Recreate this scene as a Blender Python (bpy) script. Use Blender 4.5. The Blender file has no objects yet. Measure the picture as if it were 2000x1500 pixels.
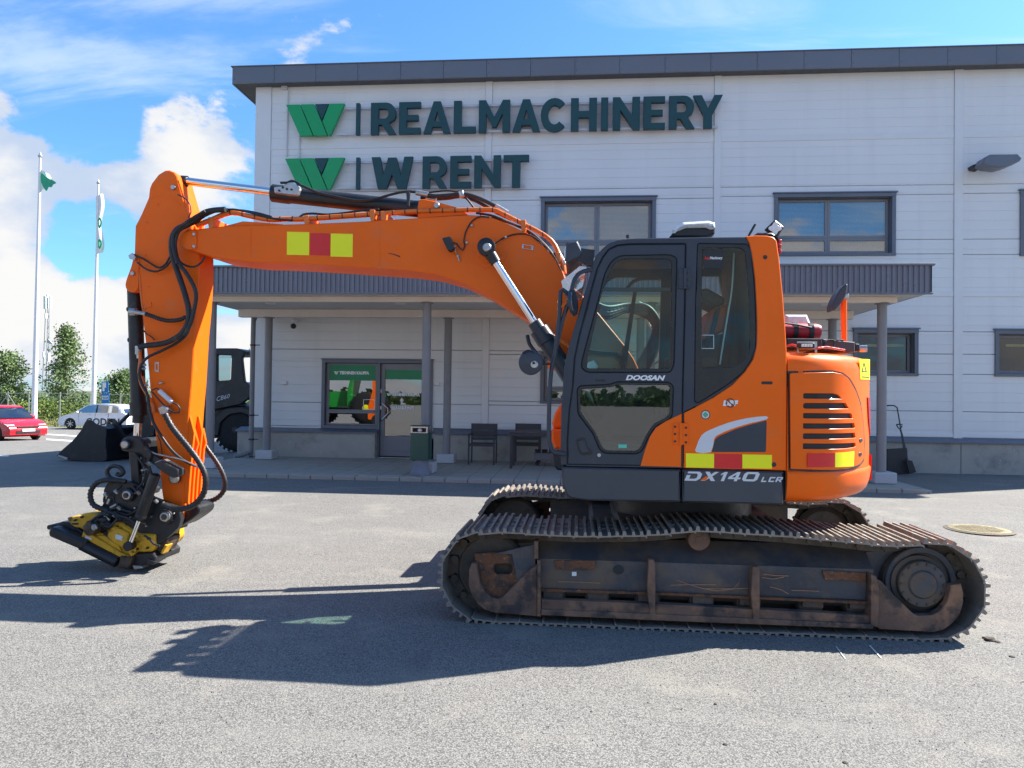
import bpy, bmesh, math, random
from mathutils import Vector, Matrix, noise
from mathutils.geometry import tessellate_polygon
R_ = math.radians
random.seed(7)
SC = bpy.context.scene
COL = SC.collection
# ---------------------------------------------------------------- camera, world, sun, exposure
CAM_H, FPX = 1.64, 1455.0
YAW, PITCH, ROLL = R_(5.2), R_(0.9), R_(0.75)
F_ = Vector((-math.sin(YAW)*math.cos(PITCH), math.cos(YAW)*math.cos(PITCH), math.sin(PITCH)))
R0 = Vector((math.cos(YAW), math.sin(YAW), 0)); U0 = R0.cross(F_)
RR = R0*math.cos(ROLL)+U0*math.sin(ROLL); UU = U0*math.cos(ROLL)-R0*math.sin(ROLL)
CAM = Vector((0, 0, CAM_H))
cd = bpy.data.cameras.new("camera"); cam = bpy.data.objects.new("camera", cd); COL.objects.link(cam)
cd.sensor_width = 36; cd.lens = 36*FPX/2000; cd.clip_start = .05; cd.clip_end = 3000
m = Matrix((RR, UU, -F_)).transposed().to_4x4(); m.translation = CAM; cam.matrix_world = m
SC.camera = cam
def ray(px, py): return F_ + RR*((px-1000)/FPX) - UU*((py-750)/FPX)
def P(px, py, Y):
    d = ray(px, py); t = Y/d.y
    return CAM + d*t
def PD(px, py, dist):
    d = ray(px, py); return CAM + d*dist

SUN_D = Vector((.90, .465, 1.0)).normalized()
sun_el = math.asin(SUN_D.z); sun_az = math.atan2(SUN_D.x, SUN_D.y)
sd = bpy.data.lights.new("sun", 'SUN'); sd.energy = 4.8; sd.angle = R_(.5); sd.color = (1.0, .95, .87)
sun = bpy.data.objects.new("sun", sd); COL.objects.link(sun); sun.location = (20, 10, 30)
sun.rotation_euler = (-SUN_D).to_track_quat('-Z', 'Y').to_euler()
SC.view_settings.view_transform = 'Standard'; SC.view_settings.look = 'None'
SC.view_settings.exposure = 1.52; SC.view_settings.gamma = 1.0
SC.cycles.max_bounces = 7; SC.cycles.transparent_max_bounces = 16; SC.cycles.glossy_bounces = 4
SC.cycles.caustics_reflective = False; SC.cycles.caustics_refractive = False
SC.cycles.sample_clamp_indirect = 6

SKY_S = .10
W = bpy.data.worlds.new("World"); SC.world = W; W.use_nodes = True
CIR = 62
def world():
    nt = W.node_tree; nt.nodes.clear(); N = nt.nodes.new; L = nt.links.new
    def math_(op, a, b=None, c=None, clamp=False):
        n = N('ShaderNodeMath'); n.operation = op; n.use_clamp = clamp
        for i, v in enumerate((a, b, c)):
            if v is None: continue
            if isinstance(v, (int, float)): n.inputs[i].default_value = v
            else: L(v, n.inputs[i])
        return n.outputs[0]
    def sstep(x, a, b):
        n = N('ShaderNodeMapRange'); n.interpolation_type = 'SMOOTHSTEP'
        n.inputs[1].default_value = a; n.inputs[2].default_value = b; L(x, n.inputs[0]); return n.outputs[0]
    tc = N('ShaderNodeTexCoord').outputs['Generated']
    sky = N('ShaderNodeTexSky'); sky.sky_type = 'NISHITA'; sky.sun_disc = False
    sky.sun_elevation = sun_el; sky.sun_rotation = sun_az; sky.air_density = 1.0; sky.dust_density = .6; sky.ozone_density = 2.5
    sep = N('ShaderNodeSeparateXYZ'); L(tc, sep.inputs[0]); z = sep.outputs[2]
    zc = math_('MAXIMUM', z, 0.0)
    # flat cloud layer coordinates
    k = math_('DIVIDE', 1.0, math_('ADD', zc, .22))
    comb = N('ShaderNodeCombineXYZ'); L(math_('MULTIPLY', sep.outputs[0], k), comb.inputs[0]); L(math_('MULTIPLY', sep.outputs[1], k), comb.inputs[1])
    # cumulus: noise in direction space, heavier near the horizon
    mp = N('ShaderNodeMapping'); mp.inputs['Scale'].default_value = (1, 1, 1.75); mp.inputs['Location'].default_value = (3.1, 1.7, .4); L(tc, mp.inputs[0])
    n1 = N('ShaderNodeTexNoise'); n1.inputs['Scale'].default_value = 4.6; n1.inputs['Detail'].default_value = 11; n1.inputs['Roughness'].default_value = .60; n1.inputs['Distortion'].default_value = .25
    L(mp.outputs[0], n1.inputs['Vector'])
    def blob(px, py, rad, amt):
        d = ray(px, py).normalized()
        vm = N('ShaderNodeVectorMath'); vm.operation = 'DISTANCE'; L(tc, vm.inputs[0]); vm.inputs[1].default_value = d
        return math_('MULTIPLY', sstep(vm.outputs['Value'], rad, 0.0), amt)
    bias = math_('MULTIPLY', sstep(z, .40, .22), .185)
    bias = math_('ADD', bias, math_('MULTIPLY', sstep(z, .20, .08), .05))
    for b in ((390, 250, .12, .17), (40, 300, .12, .15), (590, 130, .07, .2), (330, 300, .12, .12), (180, 250, .06, -.1), (140, 465, .09, -.28), (280, 120, .15, -.12), (60, 190, .1, -.12), (30, 570, .11, .13), (110, 380, .08, .08), (225, 640, .09, .08), (200, 520, .07, -.07), (60, 690, .07, -.05), (270, 560, .1, .08), (150, 755, .07, -.05), (1305, 15, .03, .14)):
        bias = math_('ADD', bias, blob(*b))
    cum = math_('ADD', n1.outputs[0], bias)
    cmask = sstep(cum, .615, .69)
    # cirrus: stretched noise on the flat layer
    mp2 = N('ShaderNodeMapping'); mp2.inputs['Rotation'].default_value = (0, 0, R_(CIR)); mp2.inputs['Scale'].default_value = (.55, 2.4, 1); L(comb.outputs[0], mp2.inputs[0])
    n2 = N('ShaderNodeTexNoise'); n2.inputs['Scale'].default_value = 1.6; n2.inputs['Detail'].default_value = 8; n2.inputs['Roughness'].default_value = .6; n2.inputs['Distortion'].default_value = .7
    L(mp2.outputs[0], n2.inputs['Vector'])
    cb = math_('ADD', blob(520, 70, .22, .12), blob(30, 60, .16, .14))
    cir = math_('MULTIPLY', sstep(math_('ADD', n2.outputs[0], cb), .50, .76), .5)
    # cloud shade
    n3 = N('ShaderNodeTexNoise'); n3.inputs['Scale'].default_value = 7; n3.inputs['Detail'].default_value = 6; L(mp.outputs[0], n3.inputs['Vector'])
    shade = N('ShaderNodeMix'); shade.data_type = 'RGBA'
    L(sstep(math_('ADD', math_('MULTIPLY', cum, .8), math_('MULTIPLY', n3.outputs[0], .9)), .86, 1.16), shade.inputs[0])
    shade.inputs[6].default_value = (.20, .24, .31, 1); shade.inputs[7].default_value = (.34, .338, .336, 1)
    skys = N('ShaderNodeVectorMath'); skys.operation = 'SCALE'; L(sky.outputs[0], skys.inputs[0]); skys.inputs['Scale'].default_value = SKY_S
    bl = N('ShaderNodeVectorMath'); bl.operation = 'MULTIPLY'; L(skys.outputs[0], bl.inputs[0]); bl.inputs[1].default_value = (.45, .73, .96)
    m1 = N('ShaderNodeMix'); m1.data_type = 'RGBA'; L(cir, m1.inputs[0]); L(bl.outputs[0], m1.inputs[6]); m1.inputs[7].default_value = (.33, .37, .41, 1)
    m2 = N('ShaderNodeMix'); m2.data_type = 'RGBA'; L(cmask, m2.inputs[0]); L(m1.outputs[2], m2.inputs[6]); L(shade.outputs[2], m2.inputs[7])
    bg = N('ShaderNodeBackground'); L(m2.outputs[2], bg.inputs[0]); bg.inputs[1].default_value = 1.0
    o = N('ShaderNodeOutputWorld'); L(bg.outputs[0], o.inputs[0])

world()

# ---------------------------------------------------------------- materials
def M(name, col, rough=.5, metal=0.0, var=.12, vs=2.5, bump=0.0, bs=60, coat=0.0, spec=.5, mix=None, mixs=4.0, mixr=(.5, .62), streak=None, rvar=.1, mix2=None, mix2s=14., mix2r=(.6, .66)):
    m = bpy.data.materials.new(name); m.use_nodes = True; nt = m.node_tree; N = nt.nodes.new; L = nt.links.new
    b = nt.nodes['Principled BSDF']
    tc = N('ShaderNodeTexCoord').outputs['Object']
    def tex(scale, detail=5, rough_=.6, vec=tc):
        n = N('ShaderNodeTexNoise'); n.inputs['Scale'].default_value = scale; n.inputs['Detail'].default_value = detail; n.inputs['Roughness'].default_value = rough_
        L(vec, n.inputs['Vector']); return n.outputs[0]
    def mr(x, a, b_, c, d, sm=False):
        n = N('ShaderNodeMapRange'); 
        if sm: n.interpolation_type = 'SMOOTHSTEP'
        for i, v in enumerate((a, b_, c, d)): n.inputs[i+1].default_value = v
        L(x, n.inputs[0]); return n.outputs[0]
    def mixc(f, a, b_, mode='MIX'):
        n = N('ShaderNodeMix'); n.data_type = 'RGBA'; n.blend_type = mode
        for i, v in ((0, f), (6, a), (7, b_)):
            if isinstance(v, tuple): n.inputs[i].default_value = (*v, 1)
            elif isinstance(v, (int, float)): n.inputs[i].default_value = v
            else: L(v, n.inputs[i])
        return n.outputs[2]
    c = tuple(col)
    lo = tuple(x*(1-var) for x in c); hi = tuple(min(1, x*(1+var)) for x in c)
    out = mixc(mr(tex(vs), .3, .7, 0, 1), lo, hi)
    for (mc, ms, mrg) in ((mix, mixs, mixr), (mix2, mix2s, mix2r)):
        if mc is not None:
            out = mixc(mr(tex(ms, 8, .65), mrg[0], mrg[1], 0, 1, True), out, mc)
    if streak is not None:
        mp = N('ShaderNodeMapping'); mp.inputs['Scale'].default_value = streak[1]; L(tc, mp.inputs[0])
        out = mixc(mr(tex(streak[2], 6, .6, mp.outputs[0]), streak[3], streak[4], 0, streak[5], True), out, streak[0])
    L(out, b.inputs['Base Color'])
    L(mr(tex(vs*3+2), .3, .7, max(.02, rough-rvar), min(1, rough+rvar)), b.inputs['Roughness'])
    b.inputs['Metallic'].default_value = metal; b.inputs['Coat Weight'].default_value = coat; b.inputs['Coat Roughness'].default_value = .06
    b.inputs['Specular IOR Level'].default_value = spec
    if bump:
        bn = N('ShaderNodeBump'); bn.inputs['Strength'].default_value = bump; bn.inputs['Distance'].default_value = .02
        L(tex(bs, 4), bn.inputs['Height']); L(bn.outputs[0], b.inputs['Normal'])
    return m
def glass(name, tint=(.8, .9, .87), refl=.16, rough=.01, body=0.0, bcol=(.05, .06, .06)):
    m = bpy.data.materials.new(name); m.use_nodes = True; nt = m.node_tree; nt.nodes.clear(); N = nt.nodes.new; L = nt.links.new
    t = N('ShaderNodeBsdfTransparent'); t.inputs[0].default_value = (*tint, 1)
    g = N('ShaderNodeBsdfGlossy'); g.inputs['Roughness'].default_value = rough
    lw = N('ShaderNodeLayerWeight'); lw.inputs[0].default_value = .5
    pw = N('ShaderNodeMath'); pw.operation = 'POWER'; L(lw.outputs['Facing'], pw.inputs[0]); pw.inputs[1].default_value = 4
    mr = N('ShaderNodeMapRange'); mr.inputs[3].default_value = refl; mr.inputs[4].default_value = 1; L(pw.outputs[0], mr.inputs[0])
    mx = N('ShaderNodeMixShader'); L(mr.outputs[0], mx.inputs[0]); L(t.outputs[0], mx.inputs[1]); L(g.outputs[0], mx.inputs[2])
    o = N('ShaderNodeOutputMaterial')
    if body > 0:
        d = N('ShaderNodeBsdfDiffuse'); d.inputs[0].default_value = (*bcol, 1)
        m2 = N('ShaderNodeMixShader'); m2.inputs[0].default_value = body; L(t.outputs[0], m2.inputs[1]); L(d.outputs[0], m2.inputs[2]); L(m2.outputs[0], mx.inputs[1])
    L(mx.outputs[0], o.inputs[0]); return m

# ---------------------------------------------------------------- mesh helpers
def link(o, parent=None):
    COL.objects.link(o)
    if parent is not None:
        o.parent = parent; o.matrix_parent_inverse = Matrix.Translation(-world_loc(parent))
    return o
def world_loc(o):
    return Vector(o['_loc']) if '_loc' in o else Vector((0, 0, 0))
def thing(name, label, cat, loc, group=None, kind=None):
    o = bpy.data.objects.new(name, None); COL.objects.link(o); o.location = loc; o['_loc'] = list(loc)
    o.empty_display_size = .2
    return tag(o, label, cat, group, kind)
def tag(o, label=None, cat=None, group=None, kind=None):
    if label: o['label'] = label
    if cat: o['category'] = cat
    if group: o['group'] = group
    if kind: o['kind'] = kind
    return o
def mk(name, verts, faces, mat, parent=None, smooth=35, recalc=True):
    me = bpy.data.meshes.new(name); me.from_pydata([tuple(v) for v in verts], [], faces)
    if recalc:
        bm = bmesh.new(); bm.from_mesh(me); bmesh.ops.recalc_face_normals(bm, faces=bm.faces); bm.to_mesh(me); bm.free()
    if smooth:
        me.polygons.foreach_set('use_smooth', [True]*len(me.polygons)); me.set_sharp_from_angle(angle=R_(smooth))
    me.materials.append(mat); me.update()
    o = bpy.data.objects.new(name, me)
    return link(o, parent)
def area2(l): return sum(l[i-1][0]*l[i][1]-l[i][0]*l[i-1][1] for i in range(len(l)))
def orient(l, ccw=True):
    l = [tuple(p) for p in l]
    return l if (area2(l) > 0) == ccw else l[::-1]
def inset(l, d):
    n = len(l); out = []
    for i in range(n):
        a, b, c = Vector(l[i-1]), Vector(l[i]), Vector(l[(i+1) % n])
        e1 = (b-a); e2 = (c-b)
        if e1.length < 1e-9 or e2.length < 1e-9: out.append(tuple(b)); continue
        e1.normalize(); e2.normalize()
        n1 = Vector((-e1.y, e1.x)); n2 = Vector((-e2.y, e2.x)); mm = n1+n2
        if mm.length < 1e-6: out.append(tuple(b)); continue
        mm.normalize(); k = min(2.0, 1/max(.3, mm.dot(n1)))
        out.append(tuple(b+mm*d*k))
    return out
class MB:
    """collects shapes into one mesh"""
    def __init__(s): s.v = []; s.f = []
    def add(s, v, f):
        o = len(s.v); s.v += [tuple(x) for x in v]; s.f += [tuple(i+o for i in q) for q in f]; return s
    def box(s, a, b, bev=0.0):
        x0, y0, z0 = (min(a[i], b[i]) for i in range(3)); x1, y1, z1 = (max(a[i], b[i]) for i in range(3))
        if bev <= 0:
            v = [(x, y, z) for x in (x0, x1) for y in (y0, y1) for z in (z0, z1)]
            return s.add(v, [(0, 1, 3, 2), (4, 6, 7, 5), (0, 4, 5, 1), (2, 3, 7, 6), (0, 2, 6, 4), (1, 5, 7, 3)])
        c = min(bev, (x1-x0)*.45, (y1-y0)*.45, (z1-z0)*.45)
        bm = bmesh.new(); bmesh.ops.create_cube(bm, size=1)
        for q in bm.verts: q.co = Vector(((x0+x1)/2+q.co.x*(x1-x0), (y0+y1)/2+q.co.y*(y1-y0), (z0+z1)/2+q.co.z*(z1-z0)))
        bmesh.ops.bevel(bm, geom=bm.edges[:], offset=c, segments=1, affect='EDGES')
        s.bm(bm); return s
    def bm(s, bm, mat=None):
        bm.verts.index_update()
        s.add([(mat @ v.co if mat else v.co) for v in bm.verts], [[v.index for v in f.verts] for f in bm.faces]); bm.free(); return s
    def obox(s, c, ax, ay, az, bev=0.0):
        """box with centre c and half-axis vectors"""
        c, ax, ay, az = Vector(c), Vector(ax), Vector(ay), Vector(az)
        v = [c+ax*i+ay*j+az*k for i in (-1, 1) for j in (-1, 1) for k in (-1, 1)]
        return s.add(v, [(0, 1, 3, 2), (4, 6, 7, 5), (0, 4, 5, 1), (2, 3, 7, 6), (0, 2, 6, 4), (1, 5, 7, 3)])
    def bar(s, a, b, w, h, up=(0, 0, 1)):
        a, b = Vector(a), Vector(b); d = b-a; u = Vector(up); sd_ = d.cross(u)
        if sd_.length < 1e-6: sd_ = d.cross(Vector((0, 1, 0)))
        sd_.normalize(); u = sd_.cross(d).normalized()
        return s.obox((a+b)/2, d/2, sd_*w/2, u*h/2)
    def lathe(s, a, b, prof, n=20):
        """prof: list of (t along a->b in metres, radius)"""
        a, b = Vector(a), Vector(b); d = (b-a).normalized()
        u = d.orthogonal().normalized(); w = d.cross(u); v = []; f = []
        for (t, r) in prof:
            for k in range(n):
                an = 2*math.pi*k/n; v.append(a+d*t+(u*math.cos(an)+w*math.sin(an))*r)
        for j in range(len(prof)-1):
            for k in range(n):
                q = (k+1) % n; f.append((j*n+k, j*n+q, (j+1)*n+q, (j+1)*n+k))
        f.append(tuple(range(n))[::-1]); f.append(tuple((len(prof)-1)*n+k for k in range(n)))
        return s.add(v, f)
    def cyl(s, a, b, r, r2=None, n=18, bev=0.0):
        a, b = Vector(a), Vector(b); L_ = (b-a).length; r2 = r if r2 is None else r2
        if bev: return s.lathe(a, b, [(0, r-bev), (bev, r), (L_-bev, r2), (L_, r2-bev)], n)
        return s.lathe(a, b, [(0, r), (L_, r2)], n)
    def tube(s, pts, r, n=8, step=None, rib=0.0, close=False, cap=True):
        pts = [Vector(p) for p in pts]
        if step: pts = resample(pts, step)
        m_ = len(pts); v = []; f = []
        T = [(pts[min(i+1, m_-1)]-pts[max(i-1, 0)]).normalized() for i in range(m_)]
        u = T[0].orthogonal().normalized()
        for i in range(m_):
            u = (u-T[i]*u.dot(T[i])); u = u.normalized() if u.length > 1e-6 else T[i].orthogonal().normalized()
            w = T[i].cross(u)
            rr = (r(i/(m_-1)) if callable(r) else r)
            if rib: rr = rr + (rib if i % 2 else -rib*.4)
            for k in range(n):
                an = 2*math.pi*k/n; v.append(pts[i]+(u*math.cos(an)+w*math.sin(an))*rr)
        for j in range(m_-1):
            for k in range(n):
                q = (k+1) % n; f.append((j*n+k, j*n+q, (j+1)*n+q, (j+1)*n+k))
        if cap: f.append(tuple(range(n))[::-1]); f.append(tuple((m_-1)*n+k for k in range(n)))
        return s.add(v, f)
    def sphere(s, c, r, n=12, sz=(1, 1, 1)):
        bm = bmesh.new(); bmesh.ops.create_uvsphere(bm, u_segments=n, v_segments=max(6, n//2+2), radius=r)
        return s.bm(bm, Matrix.Translation(Vector(c)) @ Matrix.Diagonal((*sz, 1)))
    def prism(s, loops, y0, y1, bev=0.0, back=True, tr=None):
        """loops in (x,z); outer first then holes; front face at y0 (towards the camera), back at y1"""
        L_ = [orient(loops[0], True)]+[orient(l, False) for l in loops[1:]]
        front = [inset(l, bev) for l in L_] if bev else L_
        tr = tr or (lambda x, y, z: (x, y, z))
        dirn = 1 if y1 > y0 else -1
        v = []; f = []; base = 0; rings = []
        for l, fl in zip(L_, front):
            n = len(l)
            v += [tr(p[0], y0, p[1]) for p in fl]
            if bev: v += [tr(p[0], y0+bev*dirn, p[1]) for p in l]
            v += [tr(p[0], y1, p[1]) for p in l]
            rings.append((base, n)); k = 3 if bev else 2
            for j in range(k-1):
                for i in range(n):
                    q = (i+1) % n; f.append((base+j*n+i, base+j*n+q, base+(j+1)*n+q, base+(j+1)*n+i))
            base += n*k
        tris = tessellate_polygon([[Vector((p[0], p[1], 0)) for p in l] for l in front])
        idx = []
        for (b_, n) in rings: idx += [b_+i for i in range(n)]
        f += [tuple(idx[i] for i in t) for t in tris]
        if back:
            k = 2 if bev else 1; idx2 = []
            for (b_, n) in rings: idx2 += [b_+k*n+i for i in range(n)]
            f += [tuple(idx2[i] for i in t)[::-1] for t in tris]
        return s.add(v, f)
    def px(s, loops, Y, th, bev=0.0, back=True):
        if not isinstance(loops[0][0], (tuple, list)): loops = [loops]
        return s.prism([[(P(x, y, Y).x, P(x, y, Y).z) for (x, y) in l] for l in loops], Y, Y+th, bev, back)
    def build(s, name, mat, parent=None, smooth=35): return mk(name, s.v, s.f, mat, parent, smooth)
def resample(pts, step):
    """catmull-rom through pts"""
    out = []; n = len(pts)
    for i in range(n-1):
        p0 = pts[i-1] if i else pts[0]*2-pts[1]; p1 = pts[i]; p2 = pts[i+1]; p3 = pts[i+2] if i+2 < n else pts[-1]*2-pts[-2]
        k = max(1, int(round((p2-p1).length/step)))
        for j in range(k):
            t = j/k; out.append(.5*((2*p1)+(p2-p0)*t+(2*p0-5*p1+4*p2-p3)*t*t+(3*p1-p0-3*p2+p3)*t**3))
    out.append(pts[-1]); return out
def smooth2(pts, k=4, closed=True):
    """catmull-rom closed 2D outline"""
    n = len(pts); out = []
    for i in range(n):
        p0, p1, p2, p3 = (Vector(pts[(i+j) % n]) for j in (-1, 0, 1, 2))
        for j in range(k):
            t = j/k; q = .5*((2*p1)+(p2-p0)*t+(2*p0-5*p1+4*p2-p3)*t*t+(3*p1-p0-3*p2+p3)*t**3); out.append((q.x, q.y))
    return out
def rnd(pts, r, k=5):
    """round the corners; r number or list"""
    n = len(pts); out = []
    for i in range(n):
        a, b, c = Vector(pts[i-1]), Vector(pts[i]), Vector(pts[(i+1) % n]); rr = r[i] if isinstance(r, (list, tuple)) else r
        d = min(rr, (a-b).length*.49, (c-b).length*.49)
        if d <= .001: out.append(tuple(b)); continue
        p, q = b+(a-b).normalized()*d, b+(c-b).normalized()*d
        for j in range(k+1):
            t = j/k; z = p*(1-t)**2+b*2*t*(1-t)+q*t*t; out.append((z.x, z.y))
    return out
def circ(cx, cy, r, n=24, ry=None):
    ry = r if ry is None else ry
    return [(cx+r*math.cos(2*math.pi*k/n), cy+ry*math.sin(2*math.pi*k/n)) for k in range(n)]
def plate(name, loops, Y, th, mat, parent, bev=.004, smooth=35): return MB().px(loops, Y, th, bev).build(name, mat, parent, smooth)
def hose(name, pts, r, mat, parent, n=8, step=.03, rib=0.0):
    """pts: (px,py,Y)"""
    return MB().tube([P(*p) for p in pts], r, n, step, rib).build(name, mat, parent, 60)
def rect(px0, py0, px1, py1, Y):
    mx, my = (px0+px1)/2, (py0+py1)/2
    return P(px0, my, Y).x, P(px1, my, Y).x, P(mx, py1, Y).z, P(mx, py0, Y).z
def text(name, s, px0, py0, px1, py1, Y, mat, parent, bold=.0, shear=0.0, th=.003, tr=None):
    """lettering with the built-in font, fitted to a pixel rectangle on the plane at Y; front face at Y"""
    cu = bpy.data.curves.new('txt', 'FONT'); cu.body = s; cu.size = 1; cu.offset = bold; cu.shear = shear; cu.resolution_u = 3
    ob = bpy.data.objects.new('txt', cu); COL.objects.link(ob); dg = bpy.context.evaluated_depsgraph_get(); dg.update()
    me = bpy.data.meshes.new_from_object(ob.evaluated_get(dg)); COL.objects.unlink(ob); bpy.data.objects.remove(ob)
    co = [v.co.copy() for v in me.vertices]; fs = [tuple(p.vertices) for p in me.polygons]
    bpy.data.meshes.remove(me)
    a0, a1 = min(c.x for c in co), max(c.x for c in co); b0, b1 = min(c.y for c in co), max(c.y for c in co)
    if tr is None:
        x0, x1, z0, z1 = rect(px0, py0, px1, py1, Y)
        f = lambda u, w: (x0+(x1-x0)*u, Y, z0+(z1-z0)*w)
    else: f = tr
    vs = [f((c.x-a0)/(a1-a0), (c.y-b0)/(b1-b0)) for c in co]
    return mk(name, vs, fs, mat, parent, 0, recalc=False)
# ================================================================ materials of the place
m_wall = M('cladding', (.73, .745, .74), .42, 0, .03, .6, spec=.4, streak=((.62, .625, .63), (2.2, 1, .10), 1.6, .5, .74, .28))
m_trim = M('grey_trim', (.125, .145, .18), .4, 0, .08, 1.5)
m_trimlt = M('light_trim', (.56, .57, .59), .4, 0, .04)
m_pil = M('pilaster_sheet', (.71, .725, .72), .4, 0, .03)
m_fascia = M('fascia_sheet', (.14, .155, .185), .38, 0, .06, .8, spec=.5)
m_soffit_d = M('dark_soffit', (.075, .08, .095), .6)
m_soffit = M('canopy_soffit', (.62, .61, .59), .55, 0, .05)
m_beam = M('beam_paint', (.70, .65, .58), .5, 0, .05)
m_col = M('column_paint', (.20, .205, .215), .42, 0, .06, 3)
m_conc = M('concrete', (.38, .365, .32), .85, 0, .1, 1.2, .25, 40, mix=(.24, .235, .215), mixs=1.6, mixr=(.5, .68), mix2=(.42, .41, .38), mix2s=5, mix2r=(.58, .68))
m_conclt = M('pale_concrete', (.45, .46, .47), .8, 0, .08, 2, .2, 50)
m_slab = M('paving', (.34, .315, .27), .85, 0, .12, .9, .3, 70, mix=(.26, .24, .21), mixs=1.1, mixr=(.5, .7), mix2=(.31, .29, .26), mix2s=9, mix2r=(.55, .7))
m_green = M('sign_green', (.0, .33, .10), .35, 0, .04)
m_teal = M('sign_teal', (.006, .055, .062), .5, 0, .05)
m_white = M('white_paint', (.78, .78, .77), .4, 0, .04)
m_lett = M('white_lettering', (.9, .9, .9), .6, 0, .01)
m_dark = M('dark_interior', (.03, .032, .035), .8)
m_black = M('black_plastic', (.022, .023, .026), .5, 0, .2, 4)
m_door = M('door_grey', (.20, .21, .23), .4, 0, .04)
m_steel = M('brushed_steel', (.55, .55, .56), .3, .9, .05)
m_alu = M('aluminium', (.6, .6, .6), .35, .8, .08, 6)
m_winglass = glass('window_glass', (.75, .8, .82), .27)
m_shopglass = glass('shop_glass', (.45, .5, .48), .36)
m_blind = M('blind', (.75, .75, .75), .7, 0, .04)
m_film = M('window_film_green', (.0, .23, .09), .4, 0, .05)
m_furn = M('outdoor_furniture', (.045, .045, .05), .55, 0, .15)
m_bin = M('bin_green', (.012, .07, .05), .4, 0, .1)
m_binbase = M('bin_base', (.17, .18, .21), .7, 0, .1, 5)

# ================================================================ terrain
def sst(x): x = max(0, min(1, x)); return x*x*(3-2*x)
def ground_z(x, y):
    near = .085*sst((y-8.5)/4.0)
    d = math.hypot(x, y)
    far = -.02*max(0, min(d, 44)-11)
    w = sst((-8.2-x)/3.5)
    return near*(1-w)+far*w - .03*sst((-y)/20)
def G(px, py):
    d = ray(px, py); t = 2.0
    for i in range(4000):
        p = CAM+d*t
        if p.z <= ground_z(p.x, p.y): break
        t *= 1.002
    return p
def asphalt():
    m = bpy.data.materials.new('asphalt'); m.use_nodes = True; nt = m.node_tree; N = nt.nodes.new; L = nt.links.new; b = nt.nodes['Principled BSDF']
    tc = N('ShaderNodeTexCoord').outputs['Object']
    def tex(scale, detail=3, r=.6, vec=tc, dist=0):
        n = N('ShaderNodeTexNoise'); n.inputs['Scale'].default_value = scale; n.inputs['Detail'].default_value = detail; n.inputs['Roughness'].default_value = r; n.inputs['Distortion'].default_value = dist; L(vec, n.inputs['Vector']); return n.outputs[0]
    def mr(x, a, b_, c, d):
        n = N('ShaderNodeMapRange'); n.interpolation_type = 'SMOOTHSTEP'
        for i, v in enumerate((a, b_, c, d)): n.inputs[i+1].default_value = v
        L(x, n.inputs[0]); return n.outputs[0]
    def mx(f, a, c, mode='MIX'):
        n = N('ShaderNodeMix'); n.data_type = 'RGBA'; n.blend_type = mode
        for i, v in ((0, f), (6, a), (7, c)):
            if isinstance(v, tuple): n.inputs[i].default_value = (*v, 1)
            elif isinstance(v, (int, float)): n.inputs[i].default_value = v
            else: L(v, n.inputs[i])
        return n.outputs[2]
    vo = N('ShaderNodeTexVoronoi'); vo.inputs['Scale'].default_value = 125; L(tc, vo.inputs['Vector'])
    vo.inputs['Randomness'].default_value = 1
    sepc = N('ShaderNodeSeparateColor'); L(vo.outputs['Color'], sepc.inputs[0])
    base = mx(mr(tex(.45, 6, .6), .35, .65, 0, 1), (.176, .171, .161), (.208, .202, .189))
    stone = mx(mr(sepc.outputs[0], .05, .95, 0, 1), (.085, .082, .075), (.33, .313, .278))
    c = mx(.45, base, stone)
    # binder between the stones
    c = mx(mr(vo.outputs['Distance'], .45, .75, 0, .75), c, (.055, .054, .053))
    c = mx(mr(tex(230, 2, .5), .62, .74, 0, .6), c, (.48, .46, .42))
    c = mx(mr(tex(1.3, 7, .65), .50, .70, 0, .45), c, (.275, .255, .215))
    c = mx(mr(tex(95, 3, .6), .62, .70, 0, .6), c, (.05, .048, .046))
    c = mx(mr(tex(.7, 5, .6, dist=1.2), .62, .74, 0, .45), c, (.115, .112, .108))
    c = mx(mr(tex(3.2, 7, .7, dist=.6), .60, .70, 0, .35), c, (.09, .088, .085))
    # dusty long streaks along the driving direction
    mp = N('ShaderNodeMapping'); mp.inputs['Scale'].default_value = (.25, 1.6, 1); mp.inputs['Rotation'].default_value = (0, 0, .12); L(tc, mp.inputs[0])
    c = mx(mr(tex(1.5, 6, .6, mp.outputs[0]), .52, .72, 0, .4), c, (.215, .205, .185))
    L(c, b.inputs['Base Color']); b.inputs['Roughness'].default_value = .88; b.inputs['Specular IOR Level'].default_value = .3
    bn = N('ShaderNodeBump'); bn.inputs['Strength'].default_value = .7; bn.inputs['Distance'].default_value = .006
    L(mx(.5, vo.outputs['Distance'], tex(60, 3)), bn.inputs['Height']); bn.invert = True
    L(bn.outputs[0], b.inputs['Normal']); return m
m_asph = asphalt()
def ground():
    xs = [-1500, -600, -250, -120, -80]+[-60+i*2 for i in range(20)]+[-20+i*.8 for i in range(40)]+[12+i*4 for i in range(6)]+[50, 90, 200, 600, 1500]
    ys = [-900, -300, -120, -60, -30, -15]+[-8+i*1.0 for i in range(8)]+[i*.5 for i in range(40)]+[20+i*1.5 for i in range(20)]+[55, 70, 120, 300, 900, 2500]
    v = [(x, y, ground_z(x, y)) for y in ys for x in xs]; n = len(xs)
    f = [(j*n+i, j*n+i+1, (j+1)*n+i+1, (j+1)*n+i) for j in range(len(ys)-1) for i in range(n-1)]
    o = mk('asphalt_yard', v, f, m_asph); tag(o, kind='structure')
ground()

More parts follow.
